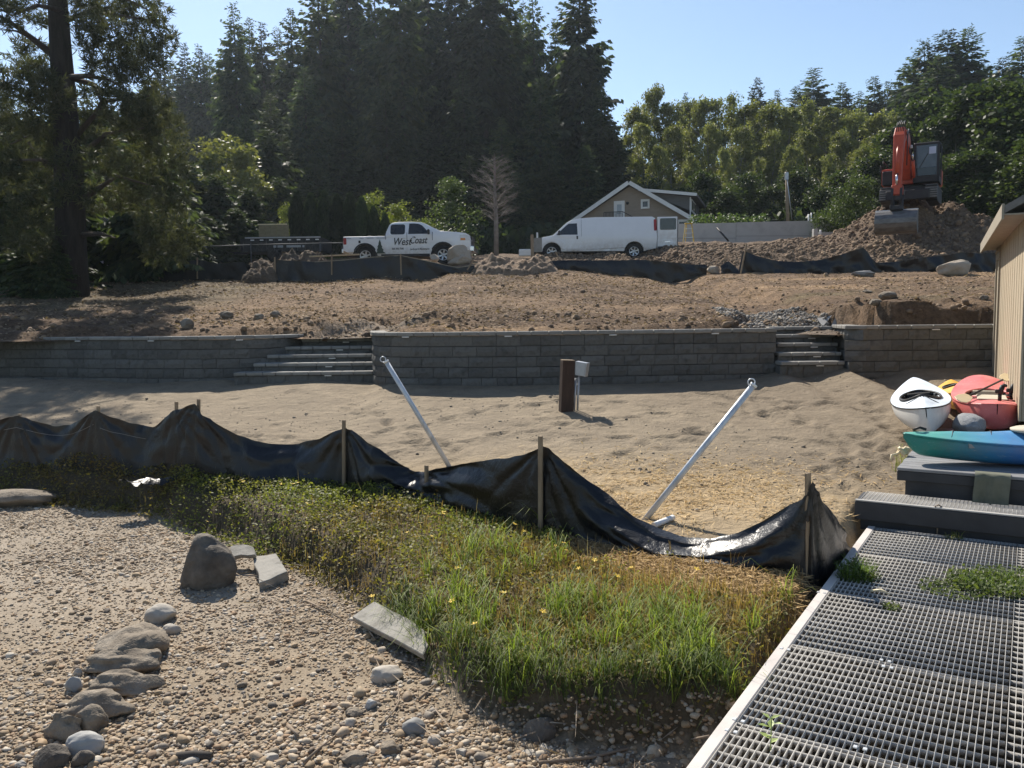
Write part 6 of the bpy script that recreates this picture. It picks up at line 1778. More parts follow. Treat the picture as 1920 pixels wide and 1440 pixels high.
for i, (px, pt, Y, w, lab) in enumerate([(1745, 170, 67, 1.0, 'dark maple directly behind the excavator cab'), (1795, 188, 62, .9, 'dark maple right of the excavator cab'), (1850, 150, 60, 1.1, 'big dark maple above the shed roof'), (1912, 138, 57, 1.1, 'big dark maple at the right edge of the picture'),
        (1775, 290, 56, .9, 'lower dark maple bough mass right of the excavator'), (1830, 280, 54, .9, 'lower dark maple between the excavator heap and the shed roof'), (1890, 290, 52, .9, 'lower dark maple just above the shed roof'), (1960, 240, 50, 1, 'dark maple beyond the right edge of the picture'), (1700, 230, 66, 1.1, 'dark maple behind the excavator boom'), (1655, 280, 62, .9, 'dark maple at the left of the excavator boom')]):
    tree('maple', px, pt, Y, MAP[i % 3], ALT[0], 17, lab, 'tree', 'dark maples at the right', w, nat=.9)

# hedge, shrubs
def hedge_mesh(seed):
    r = np.random.default_rng(seed); n = 3600
    t = r.random(n) ** .85; a = r.random(n) * 2 * PI
    prof = np.minimum(1, (1 - t) * 3.2) ** .6 * (.85 + .15 * np.sin(t * 3))
    rad = .52 * prof * (.86 + .16 * r.random(n)) * (1 + .1 * np.sin(a * 3 + t * 8))
    P = np.stack([rad * np.cos(a), rad * np.sin(a), t * 3.0], 1)
    D = np.stack([np.cos(a) * .35, np.sin(a) * .35, np.ones(n)], 1) + r.normal(0, .25, (n, 3)); D /= np.linalg.norm(D, axis=1)[:, None]
    N = np.stack([np.cos(a), np.sin(a), np.zeros(n)], 1) + r.normal(0, .4, (n, 3))
    q = r.random((n, 1)); C = np.array((.020, .034, .018)) * (1 - q) + np.array((.045, .066, .03)) * q
    L = .16 + .14 * r.random(n); V, Q, C = rhombi(P, D, L, L * .28, N, C, r)
    return npmesh('foliage', V, Q, m_needle, C)
HED = [hedge_mesh(i) for i in range(2)]
hord = ['leftmost', 'second', 'third', 'fourth', 'fifth', 'sixth', 'seventh', 'eighth']
for i, (px, pt) in enumerate([(556, 366), (582, 370), (608, 366), (632, 372), (656, 370), (678, 376), (700, 392), (722, 404)]):
    tree('columnar_cedar', px, pt, 45.5 - .15 * i, HED[i % 2], None, 3.0, hord[i] + ' of the narrow dark columnar cedars in the hedge behind the trailer and pickup', 'tree', 'columnar cedars in the hedge', .66, cname='foliage')
def shrub(name, px, pt, Y, mesh, h0, label, w=1, group=None, grow=0):
    o = tree(name, px, pt, Y, mesh, None, h0, label, 'shrub', group, w, cname='foliage')
    MB().tube([(0, 0, -.2), (.05, 0, .8), (.02, .05, 1.6)], [.07, .05, .02], 6).build('stem', m_barkd, o)
    return o
shrub('shrub', 845, 336, 44.5, BSH[0], 3.4, 'round grey green shrub tree right behind the pickup cab', .82)
shrub('shrub', 700, 362, 47, BSHY[0], 3.0, 'yellow green bush behind the pickup bed, left of two', .70)
shrub('shrub', 745, 388, 46.5, BSHY[1], 3.0, 'yellow green bush behind the pickup cab, right of two', .9)
shrub('shrub', 790, 410, 46, BSHY[0], 3.0, 'low yellow green bush between the pickup roof and the round shrub', .9)
shrub('shrub', 535, 392, 47, BSHY[1], 3.0, 'small yellow green bush behind the plywood sides of the trailer', .45)
shrub('shrub', 1605, 331, 44.5, BSH[1], 3.4, 'broad green bush left of the excavator above the heap', .85)
shrub('shrub', 1570, 372, 46, BSH[2], 3.4, 'lower green bush at the end of the concrete wall', .9)
# ivy over the concrete wall
r_ = np.random.default_rng(5); n_ = 2600
ia, ib = at(1298, 410, 47.3), at(1440, 412, 47.3)
P = np.stack([r_.uniform(ia.x, ib.x, n_), 47.3 + r_.uniform(-.3, 1.2, n_), ia.z + r_.uniform(-1.2, .18, n_) + .1 * np.sin(r_.uniform(0, 9, n_))], 1)
D = r_.normal(size=(n_, 3)); D /= np.linalg.norm(D, axis=1)[:, None]; N = r_.normal(size=(n_, 3)) * .5 + np.array([0, -.3, 1])
q = r_.random((n_, 1)); V, Q, C = rhombi(P, D, .10 + .1 * r_.random(n_), .05 + .04 * r_.random(n_), N, np.array((.05, .085, .025)) * (1 - q) + np.array((.12, .17, .06)) * q, r_)
tag(link('ivy', npmesh('ivy', V, Q, m_leaf, C)), 'low bright ivy growing along behind the concrete wall', 'ivy', kind='stuff')
# dead grey tree
dt = at(928, 296, 42.5); dg_ = hx(dt.x, 42.5); Hd = dt.z - dg_
dead = thing('dead_tree', 'dead grey leafless conifer standing between the pickup and the van', 'tree', (dt.x, 42.5, dg_))
m_dead = pm('grey dead wood', [(.135, .115, .10), (.235, .205, .18)], 4, .9)
MB().tube([(0, 0, -.2), (.02, 0, Hd * .35), (-.03, .02, Hd * .7), (0, 0, Hd)], [.13, .11, .07, .015], 8).build('trunk', m_dead, dead)
db = MB(); rr = random.Random(8); fine = []
for k in range(64):
    z = Hd * (.33 + .66 * k / 64); t = k / 64
    L = (1.05 * math.sin(PI * min(1, .22 + .75 * t)) ** .7 + .1) * rr.uniform(.6, 1.15); a = k * 2.4 + rr.uniform(-.4, .4)
    up = rr.uniform(.25, .6)
    d = Vector((math.cos(a), math.sin(a), up)); p = Vector((0, 0, z))
    db.tube([p, p + d * L * .5, p + d * L + Vector((0, 0, .12 * L))], [.022, .013, .004], 4)
    for j in range(9):
        s = rr.uniform(.25, 1.0); q = p + d * L * s; a2 = a + rr.choice((-1, 1)) * rr.uniform(.4, 1.1); l2 = L * rr.uniform(.2, .45)
        e = q + Vector((math.cos(a2), math.sin(a2), rr.uniform(-.1, .8))) * l2
        db.tube([q, e], [.008, .003], 3, False)
        for j2 in range(3):
            q2 = q.lerp(e, rr.uniform(.3, 1)); db.tube([q2, q2 + Vector((rr.uniform(-1, 1), rr.uniform(-1, 1), rr.uniform(-.2, .9))) * l2 * .45], [.005, .002], 3, False)
db.build('branches', m_dead, dead)

# ------------------------------------------------------------------ the big pine and the dark trees at the left
PY = 27.5
pbase = at(134, 534, PY); pg = hx(pbase.x, PY)
pine = thing('pine_tree', 'big dark pine with a thick trunk and open tufted crown at the left edge', 'tree', (pbase.x, PY, pg))
pl_ = pine.location
tp_ = [at(134, 545, PY), at(133, 470, PY), (at(131, 380, PY)), at(127, 300, PY), at(122, 200, PY), at(114, 100, PY), at(108, 0, PY), at(112, -120, PY), at(118, -260, PY)]
tp_[0].z = pg - .3
MB().tube([p - pl_ for p in tp_], [.56, .48, .45, .42, .37, .33, .29, .24, .16], 14).build('trunk', pm('dark pine bark', [(.018, .015, .013), (.042, .034, .028)], 3, .95, ((8, .8, .06),), stretch=(3, 3, .6)), pine)
def pbranch(pix, r0, dys):
    pts = [at(px, py, PY + dy) - pl_ for (px, py), dy in zip(pix, dys)]
    MB().tube(pts, [r0 * (1 - .8 * i / (len(pts) - 1)) for i in range(len(pts))], 6).build('branch', m_barkc, pine)
pbranch([(106, 108), (60, 72), (20, 42), (-30, 15)], .13, [0, -.4, -.8, -1])
pbranch([(60, 72), (30, 58), (0, 56)], .05, [-.4, -.7, -1])
for pix in ([(125, 145), (165, 142), (205, 150), (240, 170)], [(128, 145), (175, 158), (190, 190), (170, 230)], [(120, 40), (170, 20), (230, 30), (300, 40)], [(118, 20), (70, 10), (20, 30)], [(122, 180), (80, 150), (30, 120)],
            [(130, 250), (80, 245), (20, 270)], [(140, 330), (80, 300), (20, 300)], [(140, 300), (200, 250), (270, 240)], [(138, 260), (200, 190), (280, 180)], [(145, 380), (220, 330), (290, 350)], [(150, 420), (100, 330), (40, 250)], [(112, -40), (200, -20), (280, 20)], [(150, 440), (190, 438), (215, 446)]):
    pbranch(pix, .10, [0] + [random.uniform(-1.5, 1.5) for _ in pix[1:]])
def tuftcloud(clumps, seed, blade=.24, width=.017, per=13, dens=1.0, col=((.034, .044, .028), (.105, .108, .062)), depth=PY, ds=1.0):
    r = np.random.default_rng(seed); Ps, Ds, Ls, Ws, Cs = [], [], [], [], []
    for (px, py, rx, ry, n) in clumps:
        c = at(px, py, depth + r.uniform(-1.6, 1.6) * ds); sx, sz = rx * depth / F, ry * depth / F
        n = int(n * dens)
        d = r.normal(size=(n, 3)); d /= np.linalg.norm(d, axis=1)[:, None]
        T = np.array(c[:]) + d * (r.random(n) ** .42)[:, None] * np.array([sx, (sx + sz) * .45, sz])
        main = r.normal(size=(n, 3)) * .6 + np.array([0, 0, .5]) + d * .5; main /= np.linalg.norm(main, axis=1)[:, None]
        P = np.repeat(T, per, 0); M_ = np.repeat(main, per, 0)
        D = M_ * .7 + r.normal(size=P.shape) * .65; D /= np.linalg.norm(D, axis=1)[:, None]
        L = blade * (.6 + .7 * r.random(len(P)))
        q = np.repeat(r.random(n), per)[:, None] * .8 + .2 * r.random((len(P), 1))
        Ps.append(P); Ds.append(D); Ls.append(L); Ws.append(np.full(len(P), width)); Cs.append(np.array(col[0]) * (1 - q) + np.array(col[1]) * q)
    P = np.concatenate(Ps); N = r.normal(size=P.shape)
    return rhombi(P, np.concatenate(Ds), np.concatenate(Ls), np.concatenate(Ws), N, np.concatenate(Cs), r)
cl = [(10, 15, 45, 40, 150), (50, 95, 50, 26, 90), (80, 28, 30, 24, 70), (170, 15, 45, 40, 170), (165, 70, 28, 40, 110), (250, 20, 55, 40, 200), (300, 60, 30, 55, 130), (255, 85, 40, 40, 150), (215, 110, 40, 40, 130), (280, 110, 40, 26, 100), (200, 50, 30, 40, 90),
      (40, 150, 60, 40, 210), (85, 180, 45, 40, 170), (15, 200, 40, 40, 130), (60, 130, 40, 18, 70), (110, 200, 40, 40, 120), (175, 120, 26, 20, 50), (160, 175, 22, 24, 40), (210, 165, 40, 20, 70), (240, 140, 40, 22, 90), (185, 215, 24, 30, 60), (235, 205, 45, 36, 150), (280, 180, 30, 26, 60), (300, 215, 36, 40, 120), (270, 250, 55, 40, 200), (330, 250, 22, 30, 50),
      (60, 235, 40, 24, 80), (20, 260, 36, 40, 120), (100, 265, 36, 36, 120), (150, 235, 30, 24, 70), (180, 270, 40, 28, 100), (55, 300, 55, 36, 130), (120, 320, 40, 30, 80), (200, 310, 50, 30, 110), (270, 310, 50, 36, 130), (330, 300, 34, 36, 80), (15, 340, 40, 34, 90), (90, 360, 50, 30, 100), (180, 370, 50, 30, 110), (255, 375, 55, 34, 120), (320, 370, 45, 30, 80), (40, 400, 50, 30, 90), (110, 405, 50, 24, 80), (285, 425, 40, 30, 80), (330, 420, 40, 34, 70),
      (20, -40, 60, 50, 140), (120, -60, 60, 60, 160), (230, -40, 70, 40, 180), (60, 455, 50, 40, 130), (300, 470, 40, 30, 70), (20, 470, 50, 40, 90), (80, 460, 36, 34, 70), (130, 300, 30, 30, 60), (140, 360, 36, 30, 70), (345, 460, 40, 36, 90)]
V, Q, C = tuftcloud(cl, 3, per=12, dens=.75, blade=.27)
link('needles', npmesh('needles', V - np.array(pl_[:]), Q, m_needle, C), pine)
# dark cedars and firs under and behind the pine
CED = [conifer_mesh('crown', 12, 3.4, 91 + i, .02, col=((.028, .042, .024), (.07, .09, .04)), dens=1.15, droop=.5) for i in range(2)]
for i, (px, pt, Y, w, lab) in enumerate([(20, 310, 31, 1.0, 'dark cedar at the left edge under the pine'), (70, 345, 30, .7, 'sunlit green cedar left of the pine trunk'), (276, 300, 38, 1.0, 'dark cedar right of the cottage, behind the wire fence'), (285, 270, 42, 1.2, 'dark fir behind the pine, right of the cottage'), (345, 300, 46, 1.2, 'dark fir between the pine and the yellow green tree'),
        (405, 326, 46, .9, 'small dark fir left of the trailer'), (465, 350, 47, .9, 'small dark fir right behind the trailer front'), (440, 390, 44, 1.0, 'low dark fir close to the trailer'), (330, 390, 41, 1.1, 'low dark fir behind the chain link fence'), (270, 400, 40, 1.0, 'low dark cedar right beside the cottage'), (380, 400, 42, 1.1, 'low dark cedar behind the chain link fence near the trailer'),
        (500, 240, 62, 1.0, 'hazy green fir with drooping boughs above the trailer'), (110, 250, 44, 1.3, 'dark fir straight behind the pine trunk'), (40, 230, 46, 1.3, 'dark fir behind the left side of the pine'), (-30, 260, 34, 1.2, 'dark cedar just outside the left edge'), (-110, 350, 31, 1.3, 'dark fir beyond the left edge behind the slope'), (-70, 330, 38, 1.3, 'dark fir beyond the left edge in the second row'), (70, 440, 27.5, .9, 'low dark cedar at the left of the foot of the pine'), (60, 210, 33, 1.2, 'dark fir close behind the pine at its left'), (104, 215, 34, .9, 'dark fir close behind the pine trunk'), (112, 425, 28.6, .7, 'low dark cedar right behind the foot of the pine'), (100, 450, 26.9, .5, 'small dark cedar before the foot of the pine'), (520, 330, 56, 1.0, 'dark fir behind the left end of the cedar hedge'), (180, 220, 50, 1.3, 'dark fir behind the cottage'), (250, 200, 55, 1.3, 'tall dark fir right of the pine crown'), (80, 400, 33, 1.0, 'low dark cedar before the cottage at left'), (272, 240, 33.5, 1.0, 'dark fir between the cottage and the trailer, nearest the cottage'), (318, 355, 34.5, 1.0, 'dark fir between the cottage and the trailer, farther from the cottage')]):
    tree('fir_tree', px, pt, Y, CED[i % 2], None, 12, lab, 'tree', 'dark firs and cedars at the left', w, nat=.8)
BTR = limb_mesh('trunk', 8, .11, 1.6, 5, m_barkd)
YL = leafy_mesh('crown', 9, 2.6, 95, 5200, .26, .1, ((.075, .090, .028), (.19, .19, .06)), 26, .6)
tree('birch', 425, 238, 57, YL, BTR, 9, 'sunlit yellow green birch between the pine and the dark forest', 'tree', None, 1.0)
tree('birch', 470, 305, 55, YL, BTR, 9, 'lower pale green tree right of the yellow green birch', 'tree', None, .9)
# dark undergrowth that closes the view below the forest
ug = []
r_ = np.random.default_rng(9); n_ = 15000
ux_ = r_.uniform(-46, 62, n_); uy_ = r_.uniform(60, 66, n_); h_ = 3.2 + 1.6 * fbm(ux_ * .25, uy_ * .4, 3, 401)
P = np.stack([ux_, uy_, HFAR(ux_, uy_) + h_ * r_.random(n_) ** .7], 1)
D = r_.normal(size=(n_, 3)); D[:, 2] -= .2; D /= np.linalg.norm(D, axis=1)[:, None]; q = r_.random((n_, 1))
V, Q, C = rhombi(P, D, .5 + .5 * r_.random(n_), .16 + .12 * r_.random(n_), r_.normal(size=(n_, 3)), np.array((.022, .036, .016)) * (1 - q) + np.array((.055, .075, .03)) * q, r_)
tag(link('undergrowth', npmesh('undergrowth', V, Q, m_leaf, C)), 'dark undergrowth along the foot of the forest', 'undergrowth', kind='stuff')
# ------------------------------------------------------------------ haze volume added, mostly in place of lens flare
HZD = .0002
hm = bpy.data.materials.new('haze'); hm.use_nodes = True
hn = hm.node_tree; hn.nodes.clear()
ho_ = hn.nodes.new('ShaderNodeOutputMaterial'); pv = hn.nodes.new('ShaderNodeVolumePrincipled')
pv.inputs['Density'].default_value = HZD; pv.inputs['Color'].default_value = (.75, .87, 1, 1); pv.inputs['Anisotropy'].default_value = .55
hn.links.new(pv.outputs[0], ho_.inputs['Volume'])
tag(MB().bx(-660, 660, -660, 660, -3.0, 95).build('haze', hm), 'thin haze mostly standing in for lens flare', 'haze', kind='stuff')
# ------------------------------------------------------------------ pebbles, clods (geometry nodes on point sets)
def scatter(name, P, scale, mat, seed, flat=.62, sub=2, shapes=4, nsc=.9):
    me = bpy.data.meshes.new(name); me.vertices.add(len(P)); me.vertices.foreach_set('co', np.ascontiguousarray(P, np.float32).ravel())
    a = me.attributes.new('size', 'FLOAT', 'POINT'); a.data.foreach_set('value', np.ascontiguousarray(scale, np.float32))
    me.update()
    o = link(name, me)
    ng = bpy.data.node_groups.new(name, 'GeometryNodeTree')
    ng.interface.new_socket('Geometry', in_out='INPUT', socket_type='NodeSocketGeometry'); ng.interface.new_socket('Geometry', in_out='OUTPUT', socket_type='NodeSocketGeometry')
    N = ng.nodes; Lk = ng.links.new
    gi = N.new('NodeGroupInput'); go = N.new('NodeGroupOutput')
    gi_ = N.new('GeometryNodeGeometryToInstance')
    for k in range(shapes):
        ic = N.new('GeometryNodeMeshIcoSphere'); ic.inputs['Radius'].default_value = 1; ic.inputs['Subdivisions'].default_value = sub
        nz = N.new('ShaderNodeTexNoise'); nz.noise_dimensions = '4D'; nz.inputs['W'].default_value = k * 7.7 + seed; nz.inputs['Scale'].default_value = nsc; nz.inputs['Detail'].default_value = 1.5
        sb = N.new('ShaderNodeVectorMath'); sb.operation = 'SUBTRACT'; sb.inputs[1].default_value = (.5, .5, .5); Lk(nz.outputs['Color'], sb.inputs[0])
        sc = N.new('ShaderNodeVectorMath'); sc.operation = 'SCALE'; sc.inputs['Scale'].default_value = 1.5; Lk(sb.outputs[0], sc.inputs[0])
        sp = N.new('GeometryNodeSetPosition'); Lk(ic.outputs['Mesh'], sp.inputs['Geometry']); Lk(sc.outputs[0], sp.inputs['Offset'])
        tf = N.new('GeometryNodeTransform'); tf.inputs['Scale'].default_value = (1, .8 + .1 * (k % 3), flat * (.8 + .15 * k)); Lk(sp.outputs[0], tf.inputs['Geometry'])
        ss = N.new('GeometryNodeSetShadeSmooth'); Lk(tf.outputs[0], ss.inputs['Geometry'])
        sm = N.new('GeometryNodeSetMaterial'); sm.inputs['Material'].default_value = mat; Lk(ss.outputs[0], sm.inputs['Geometry'])
        Lk(sm.outputs[0], gi_.inputs[0])
    ip = N.new('GeometryNodeInstanceOnPoints'); ip.inputs['Pick Instance'].default_value = True
    Lk(gi.outputs[0], ip.inputs['Points']); Lk(gi_.outputs[0], ip.inputs['Instance'])
    ri = N.new('FunctionNodeRandomValue'); ri.data_type = 'INT'; ri.inputs['Min'].default_value = 0 if False else 0
    [s for s in ri.inputs if s.name == 'Min' and s.enabled][0].default_value = 0; [s for s in ri.inputs if s.name == 'Max' and s.enabled][0].default_value = shapes - 1
    Lk([s for s in ri.outputs if s.enabled][0], ip.inputs['Instance Index'])
    rv = N.new('FunctionNodeRandomValue'); rv.data_type = 'FLOAT_VECTOR'
    [s for s in rv.inputs if s.name == 'Min' and s.enabled][0].default_value = (-.35, -.35, 0); [s for s in rv.inputs if s.name == 'Max' and s.enabled][0].default_value = (.35, .35, 6.28)
    Lk([s for s in rv.outputs if s.enabled][0], ip.inputs['Rotation'])
    na = N.new('GeometryNodeInputNamedAttribute'); na.data_type = 'FLOAT'; na.inputs['Name'].default_value = 'size'
    Lk([s for s in na.outputs if s.enabled][0], ip.inputs['Scale']); Lk(ip.outputs[0], go.inputs[0])
    m = o.modifiers.new('scatter', 'NODES'); m.node_group = ng
    return o
def pebmat(name, cols, rough=.75):
    m, nt, b = newmat(name)
    oi = nt.new('ShaderNodeObjectInfo')
    c = ramp(nt, oi.outputs['Random'], cols, [i / (len(cols) - 1) for i in range(len(cols))])
    v = coords(nt, None, True)
    mr = nt.new('ShaderNodeMapRange'); mr.inputs[1].default_value = .3; mr.inputs[2].default_value = .7; mr.inputs[3].default_value = .75; mr.inputs[4].default_value = 1.15
    nt.link(noise_node(nt, 2.2, 5, .65, v), mr.inputs[0])
    nt.link(mixc(nt, 1, c, mr.outputs[0], 'MULTIPLY'), b.inputs['Base Color'])
    b.inputs['Roughness'].default_value = rough; b.inputs['Specular IOR Level'].default_value = .3
    return m
m_peb = pebmat('beach pebbles', [(.17, .122, .075), (.35, .255, .155), (.27, .195, .122), (.46, .365, .26), (.27, .17, .095), (.105, .09, .075), (.36, .275, .18), (.50, .445, .365), (.20, .165, .13), (.40, .265, .14)])
r = np.random.default_rng(21)
def beach_pts(n, y0, y1, power=1.0):
    y = y0 + (y1 - y0) * r.random(n) ** power
    x0 = -.8 * y - 1.4; x1 = np.minimum(.25 * y + .3, 1.4)
    x = x0 + (x1 - x0) * r.random(n)
    k = bank_d(x, y) < .10
    return x[k], y[k]
X, Y = beach_pts(165000, 2.6, 11.4, 1.3)
sc = np.exp(r.normal(math.log(.0088), .44, len(X))) * (1 + .55 * sstep(6.2, 3.6, Y))
clus = fbm(X * .7, Y * .7, 3, 500); k = r.random(len(X)) < np.clip(.72 + 1.0 * clus + .25 * sstep(-1.5, 0, X), .3, 1)
X, Y, sc = X[k], Y[k], np.clip(sc[k], .005, .045)
tag(scatter('pebbles', np.stack([X, Y, HF(X, Y) + sc * .15], 1), sc, m_peb, 1), 'pebbles and gravel covering the beach', 'pebbles', kind='stuff')
X, Y = beach_pts(480, 2.7, 6.5, 1.2)
k = (X > -2.2 + .12 * (6 - Y)) | (r.random(len(X)) < .15); X, Y = X[k], Y[k]
sc = np.clip(np.exp(r.normal(math.log(.028), .30, len(X))), .018, .06)
tag(scatter('cobbles', np.stack([X, Y, HF(X, Y) + sc * .2], 1), sc, m_peb, 5, .7), 'larger cobbles among the pebbles of the lower beach', 'cobbles', kind='stuff')
X = r.uniform(.4, 2.6, 9000); Y = np.interp(X, FX, FY) - r.random(9000) ** 1.4 * .75
k = (bank_d(X, Y) > .3)
X, Y = X[k], Y[k]; STRAW2 = (X, Y)
# clods on the slope
m_clod = pebmat('dirt clods', [(.10, .068, .046), (.17, .118, .078), (.24, .168, .108), (.13, .092, .064), (.27, .19, .12), (.19, .135, .09)], .97)
def slope_pts(n, x0, x1, y0, y1):
    x = r.uniform(x0, x1, n); y = r.uniform(y0, y1, n)
    k = y > np.minimum(wall_y(x), 17.8) + .5
    return x[k], y[k]
X, Y = slope_pts(5500, -22, 20, 16, 32.5)
d_ = fbm(X * .5, Y * .6, 3, 520); k = r.random(len(X)) < np.clip(.35 + 1.3 * d_, .06, 1); X, Y = X[k], Y[k]
s1 = np.clip(np.exp(r.normal(math.log(.022), .5, len(X))), .010, .10)
hp_ = [(at(r.uniform(a, b), 480, yy).x, yy + r.normal() * dp * .25) for (a, b, yy, dp) in HEAPS[2:] for _ in range(420)]
X2, Y2 = slope_pts(26000, 1, 26, 33, 45); k = (Y2 < 41.2) | (X2 > 14); X2, Y2 = X2[k], Y2[k]; s2 = np.clip(np.exp(r.normal(math.log(.034), .55, len(X2))), .015, .17)
wx_ = r.uniform(-14, 9.5, 600); wy_2 = np.minimum(wall_y(wx_), 17.8) + r.uniform(.35, 2.6, 600) ** 1.2; s3 = np.clip(np.exp(r.normal(math.log(.035), .5, 600)), .015, .11)
X = np.concatenate([X, X2, wx_]); Y = np.concatenate([Y, Y2, wy_2]); sc = np.concatenate([s1, s2, s3])
tag(scatter('dirt_clods', np.stack([X, Y, HX(X, Y) + sc * .1], 1), sc, m_clod, 9, .8, 2, 6, 1.9), 'clods of earth strewn over the dug slope', 'clods', kind='stuff')
# crushed stone in the cutting behind the narrow steps
X = r.uniform(4.6, 6.9, 3200); Y = r.uniform(17.25, 20.2, 3200); k = (np.abs(X - 5.75) < 1.15 - .2 * (Y - 17.2) / 3 + .2 * fbm(X * 2, Y * 2, 2, 7)); X, Y = X[k], Y[k]
sc = np.clip(np.exp(r.normal(math.log(.02), .4, len(X))), .010, .055)
tag(scatter('crushed_stone', np.stack([X, Y, HX(X, Y) + sc * .3], 1), sc, pebmat('crushed stone', [(.12, .11, .10), (.22, .20, .175), (.17, .15, .125), (.28, .25, .215)]), 13, .8, 2), 'crushed stone filling the cutting behind the narrow steps', 'gravel', kind='stuff')
# clods on the sand
X = r.uniform(-9, 9, 7000); Y = r.uniform(8, 16, 7000); k = (Y < np.minimum(wall_y(X), 17) - .2) & (Y > np.interp(X, FX, FY) + .4) & (r.random(7000) < np.clip(.2 + 1.3 * fbm(X * .5, Y * .5, 3, 531), 0, 1)); X, Y = X[k], Y[k]
sc = np.clip(np.exp(r.normal(math.log(.010), .5, len(X))), .005, .04)
tag(scatter('sand_crumbs', np.stack([X, Y, HF(X, Y) + sc * .1], 1), sc, pebmat('sand crumbs', [(.17, .14, .105), (.34, .28, .21), (.24, .2, .15)], .95), 17, .7, 1), 'crumbs of damp sand scattered over the yard', 'sand crumbs', kind='stuff')
# bark chips and straw on the slope
m_chip = leafmat('bark chips and straw', .1, .9, .0, .15)
def chips(name, X, Y, Hh, L, wd, c0, c1, lab, cat, lift=.012):
    n = len(X); a = r.random(n) * 2 * PI
    D = np.stack([np.cos(a), np.sin(a), r.normal(0, .25, n)], 1); D /= np.linalg.norm(D, axis=1)[:, None]
    N = r.normal(size=(n, 3)) * .35 + np.array([0, 0, 1.0])
    P = np.stack([X, Y, Hh + lift + .01 * r.random(n)], 1); q = r.random((n, 1)) ** 1.3
    V, Q, C = rhombi(P, D, L * (.5 + r.random(n)), wd * (.5 + r.random(n)), N, np.array(c0) * (1 - q) + np.array(c1) * q, r)
    tag(link(name, npmesh(name, V, Q, m_chip, C)), lab, cat, kind='stuff')
X, Y = slope_pts(110000, -19, 19, 16.2, 33)
k = (r.random(len(X)) < np.clip(.55 + 1.1 * fbm(X * .3, Y * .6, 3, 541), .08, 1)) & (r.random(len(X)) < 1 - .6 * sstep(4, 8, X)); X, Y = X[k], Y[k]
k = np.ones(len(X), bool)
chips('bark_chips', X, Y, HX(X, Y), .12, .015, (.05, .033, .024), (.46, .34, .225), 'bark chips and straw strewn over the slope', 'bark chips')
X = r.normal(1.5, 1.3, 9000); Y = r.normal(8.8, .8, 9000); k = (Y > np.interp(X, FX, FY) + .1) & (fbm(X * 1.5, Y * 1.5, 3, 551) > -.25); X, Y = X[k], Y[k]
chips('straw', X, Y, HF(X, Y), .10, .004, (.40, .26, .12), (.66, .50, .28), 'dry straw lying on the sand behind the silt fence', 'straw', .006)
X, Y = beach_pts(2600, 3, 9); k = (np.abs(bank_d(X, Y) + .25) < .3 + .25 * r.random(len(X))); X, Y = X[k], Y[k]
chips('straw', STRAW2[0], STRAW2[1], HF(STRAW2[0], STRAW2[1]), .10, .004, (.26, .16, .07), (.60, .43, .22), 'dry flattened straw on the bank before the right end of the silt fence', 'straw', .006)
chips('dead_stems', X, Y, HF(X, Y), .22, .005, (.20, .15, .11), (.45, .36, .27), 'dead stems washed up along the foot of the bank', 'dead stems', .02)

# ------------------------------------------------------------------ grass and weeds of the bank
m_grass = leafmat('grass blades', .42, .6, .0, .3)
def blades(P, Hh, Wd, lean, C0, C1, bendk=1.0):
    n = len(P); a = r.random(n) * 2 * PI
    d = np.stack([np.cos(a), np.sin(a)], 1) * lean[:, None]
    s = np.stack([-np.sin(a + .6 * r.normal(size=n)), np.cos(a)], 1); s /= np.linalg.norm(s, axis=1)[:, None]
    W3 = np.concatenate([s * Wd[:, None], np.zeros((n, 1))], 1)
    def pt(t, k): return P + np.concatenate([d * (k * Hh)[:, None], (Hh * t)[:, None]], 1)
    m1 = pt(.55, .22); m2 = pt(.86 - .0, .62); tip = pt(.98, 1.0) - np.concatenate([np.zeros((n, 2)), (Hh * lean * .35 * bendk)[:, None]], 1)
    V = np.stack([P - W3, P + W3, m1 + W3 * .85, m1 - W3 * .85, m2 + W3 * .5, m2 - W3 * .5, tip + W3 * .05, tip - W3 * .05], 1).reshape(-1, 3)
    o = np.arange(n)[:, None] * 8
    Q = np.concatenate([o + [0, 1, 2, 3], o + [3, 2, 4, 5], o + [5, 4, 6, 7]], 0)
    q = r.random((n, 1)); C = np.array(C0) * (1 - q) + np.array(C1) * q
    return V, Q, np.repeat(C, 8, 0)
def bank_pts(n, x0, x1, y0, y1, dmin=-.03, over=.25, patch=.8):
    x = r.uniform(x0, x1, n); y = r.uniform(y0, y1, n)
    dd = bank_d(x, y); f = y - np.interp(x, FX, FY)
    k = (dd > dmin) & (f < over)
    u = (x - D0.x) * DU.x + (y - D0.y) * DU.y; v = (x - D0.x) * DV.x + (y - D0.y) * DV.y
    k &= ~((v > -.03) & (u < 8.6))
    k &= (dd > (.15 + .10 * fbm(x * 3, y * 3, 2, 617)) * sstep(-1.0, 0, x) + dmin)
    k &= ~((r.random(n) < .75 * sstep(-.15, .25, fbm(x * 1.1 + 5, y * 1.1, 3, 611))) & (r.random(n) < patch))
    k &= ~((f > -.55) & (x > .5) & (r.random(n) < .93))
    return x[k], y[k]
def join(parts):
    V, Q, C = [], [], []; o = 0
    for v, q, c in parts: V.append(v); Q.append(q + o); C.append(c); o += len(v)
    return np.concatenate(V), np.concatenate(Q), np.concatenate(C)
